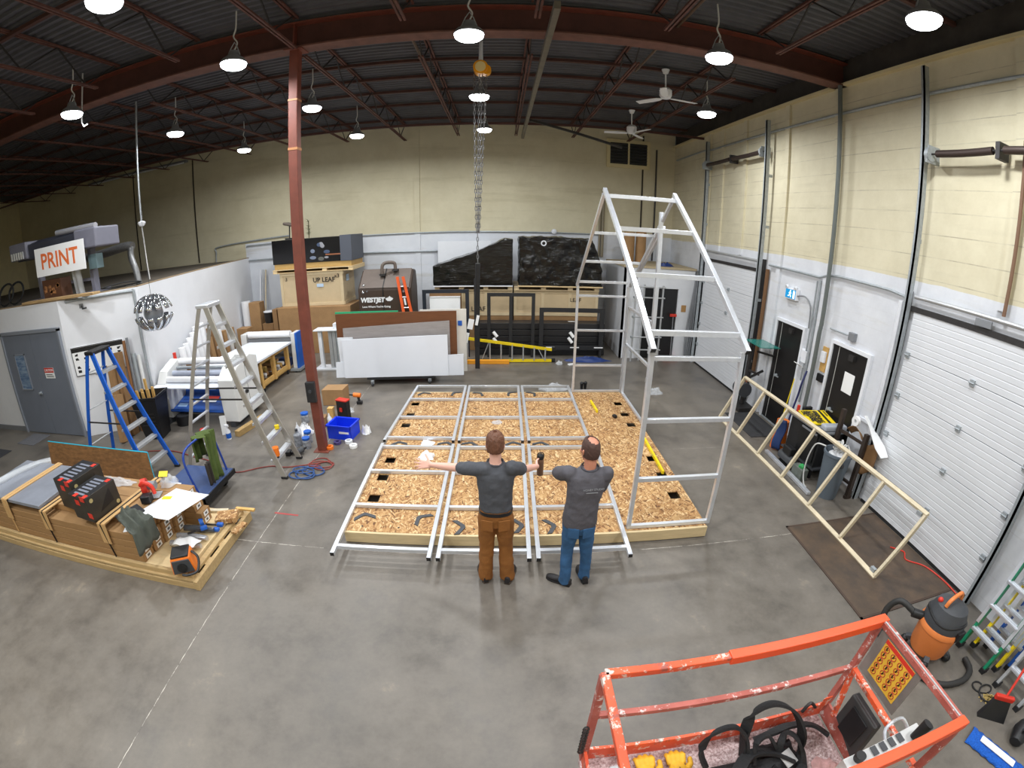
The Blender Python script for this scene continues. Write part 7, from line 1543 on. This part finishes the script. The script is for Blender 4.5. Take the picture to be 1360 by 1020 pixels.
make('manual_box', B().prism([(.78, 1.0), (1.06, 1.08), (1.06, 1.33), (.8, 1.33)], (L1 - .07, 0, 0), (0, 1, 0), (0, 0, 1), (.06, 0, 0)), mat('grey_black_plastic', (54, 54, 54), .5, 0, var=.1), t, bev=.008); make('manual_flap', B().box(L1 - .08, L1 - .07, .84, 1.0, 1.06, 1.29), BLACK, t, bev=.004)
cp = make('control_box', B().prism([(1.58, 1.46), (2.02, 1.56), (2.02, 1.66), (1.58, 1.56)], (0, .5, 0), (1, 0, 0), (0, 0, 1), (0, .13, 0)), mat('control_silver', (196, 196, 194), .4, .4, var=.08), t, bev=.004)
make('knob', B().cyl((1.65, .6, 1.575), (1.65, .6, 1.61), .028, n=14), BLACK, cp, smooth=True); make('joystick', B().cyl((1.96, .57, 1.64), (2.0, .57, 1.74), .022, .032, n=14), BLACK, cp, smooth=True)
for i in range(4): make('control_label', B().obox((1.74 + i * .05, .6, 1.602 + i * .0115), (.03, .05, .003), (0, -12.8, 0)), GREY_D, cp)
make('hand_hold', B().tube(spline([(1.9, .62, 1.5), (1.92, .7, 1.55), (2.06, .72, 1.55), (2.1, .62, 1.48)], 6), .01, 8), ALU, t, smooth=True)
make('hinge_plate', B().box(L1 - .1, L1 - .03, N1 - .03, N1 - .022, 1.02, 1.12), WO, t, bev=.004); make('gate_latch', B().tube(spline([(L1 - .14, N1 - .03, 1.04), (L1 - .2, N1 - .02, 1.1), (L1 - .24, N1 - .03, 1.03)], 4), .012, 7), STEEL_D, t, smooth=True)
# folded scissor stack and chassis beneath the deck
for k in range(4):
    for y in (N0 + .1, N1 - .1): make('scissor_arm', B().bar((L0 + .12, y, .34 + k * .11), (L1 - .18, y, .38 + k * .11), .04, .07), WO, t)
make('chassis', B().box(L0 + .05, L1 - .1, N0 + .04, N1 - .04, .12, .3), mat('chassis_grey', (84, 84, 86), .5), t, bev=.01)
for x in (L0 + .22, L1 - .28):
    for y in (N0 + .07, N1 - .07): make('wheel', B().cyl((x, y - .05, .13), (x, y + .05, .13), .13, n=22), RUBBER, t, smooth=True)
# things lying on the lift deck
GL = mat('yellow_work_leather', (212, 160, 36), .7, 0, var=.12, scale=14)
def glove(x, y, rz, label):
    t = thing('work_glove', label, 'glove', (x, y, ZD), rz, 'yellow work gloves'); b = B(); b.ball((0, -.02, .05), .058, .085, .045, n=16); 
    for k in range(4): xx = -.042 + k * .028; b.tube([(xx * .9, .04, .055), (xx * 1.1, .09, .065), (xx * 1.15, .125 - .012 * abs(k - 1.5), .045)], [.02, .0185, .015], 9); b.ball((xx * 1.15, .125 - .012 * abs(k - 1.5), .045), .0155)
    b.tube([(.045, -.01, .05), (.085, .03, .05), (.09, .065, .045)], [.022, .019, .016], 9); b.ball((.09, .065, .045), .0165); b.tube([(0, -.1, .045), (0, -.16, .045)], [.04, .042], 14); o = make('leather', b, GL, t, local=True); remesh(o, .005, 4, .5)
    make('seam', B().box(-.003, .003, -.1, .0, .094, .097), mat('seam_brown', (120, 84, 20), .8), t, local=True)
glove(.82, 1.04, .05, 'yellow leather work glove on the lift deck, nearer the chain'); glove(1.0, 1.035, -.05, 'yellow leather work glove on the lift deck, nearer the harness')
t = thing('safety_harness', 'black safety harness of webbing straps heaped on the lift deck', 'harness', (1.6, .95, ZD)); WB = mat('black_webbing', (26, 26, 28), .75, 0, var=.2, bump=.3, bscale=60)
def strap(pts, w=.045, nm='strap'):
    P = spline([(x, y, z + .035) for x, y, z in pts], 6); rings = []
    for i, p in enumerate(P):
        d = (P[min(i + 1, len(P) - 1)] - P[max(i - 1, 0)]).normalized(); s = d.cross(V((.3, .5, .8))).normalized() * w / 2; n_ = d.cross(s).normalized() * .009; rings.append([p - s - n_, p + s - n_, p + s + n_, p - s + n_])
    make(nm, B().loft(rings), WB, t, smooth=50)
strap([(1.16, 1.0, .92), (1.14, 1.1, .98), (1.2, 1.14, 1.1), (1.32, 1.13, 1.14), (1.4, 1.08, 1.05), (1.42, 1.0, .93)], .05); strap([(1.4, 1.02, .92), (1.4, 1.12, 1.08), (1.44, 1.17, 1.2), (1.55, 1.17, 1.25), (1.68, 1.12, 1.2), (1.76, 1.04, 1.08), (1.78, .96, .94), (1.74, .84, .92)], .07); strap([(1.3, .9, .93), (1.42, 1.0, .98), (1.58, .98, .97), (1.7, .9, .95)], .08, 'padding'); strap([(1.5, 1.1, .95), (1.62, 1.1, 1.0), (1.78, 1.13, .96), (1.95, 1.1, .93), (2.03, 1.0, .92)], .06); strap([(1.6, .95, .93), (1.66, 1.05, 1.05), (1.72, .98, 1.05), (1.74, .86, .95), (1.62, .82, .93), (1.55, .9, .95)], .045); strap([(1.45, .95, .94), (1.46, 1.04, 1.04), (1.54, 1.06, 1.06), (1.6, 1.0, .98)], .04)
b = B(); b.grid(lambda u, v: V((1.42 + .36 * u, .8 + .28 * v, .91 + .07 * sin(u * 3.1) * sin(v * 3.1) + .025 * NZ.noise(V((u * 6, v * 6, 2))))), 16, 14); make('back_pad', b, WB, t, solid=.012, smooth=True); b = B(); b.grid(lambda u, v: V((1.15 + .26 * u, .9 + .12 * v, .9 + .04 * sin(u * 3.1) * sin(v * 3.1))), 10, 8); make('leg_pad', b, WB, t, solid=.012, smooth=True); make('buckle', B().obox((1.42, 1.15, 1.12), (.03, .03, .04), (0, 20, 30)), GALV, t, bev=.005); make('white_tag', B().obox((1.66, .92, 1.0), (.09, .1, .006), (10, 0, 20)), mat('scuffed_white_tag', (170, 168, 166), .6, 0, var=.2, scale=20), t)
crumple((1.94, .78, ZD), .12, .06, 'pinkish crumpled rag on the lift deck under the manual box', 'rag', 'rag', mat('pink_rag', (186, 144, 140), .9, 0, var=.25, scale=20), 71)
single('steel_clip', 'small silver clip lying on the lift deck before the post', 'clip', B().obox((.66, 1.1, ZD + .03), (.1, .05, .06), (0, 0, 10)), ALU_D, bev=.006)
# small litter on the floor
for i, (x, y, l) in enumerate(((-4.47, 3.55, 'small white scrap on the floor just past the floor joint crossing'), (-3.72, 3.95, 'thin white sliver on the floor beside the joint crossing'))): single('floor_scrap', l, 'scrap', B().obox((x, y, .004), (.09, .03, .006), (0, 0, 30 - 60 * i)), PAPER)
single('red_chalk_mark', 'red spray mark on the floor beside the saw-cut joint', 'mark', B().obox((-2.98, 4.78, .001), (.38, .03, .002), (0, 0, -3)), mat('faded_red_spray', (166, 72, 70), .8))
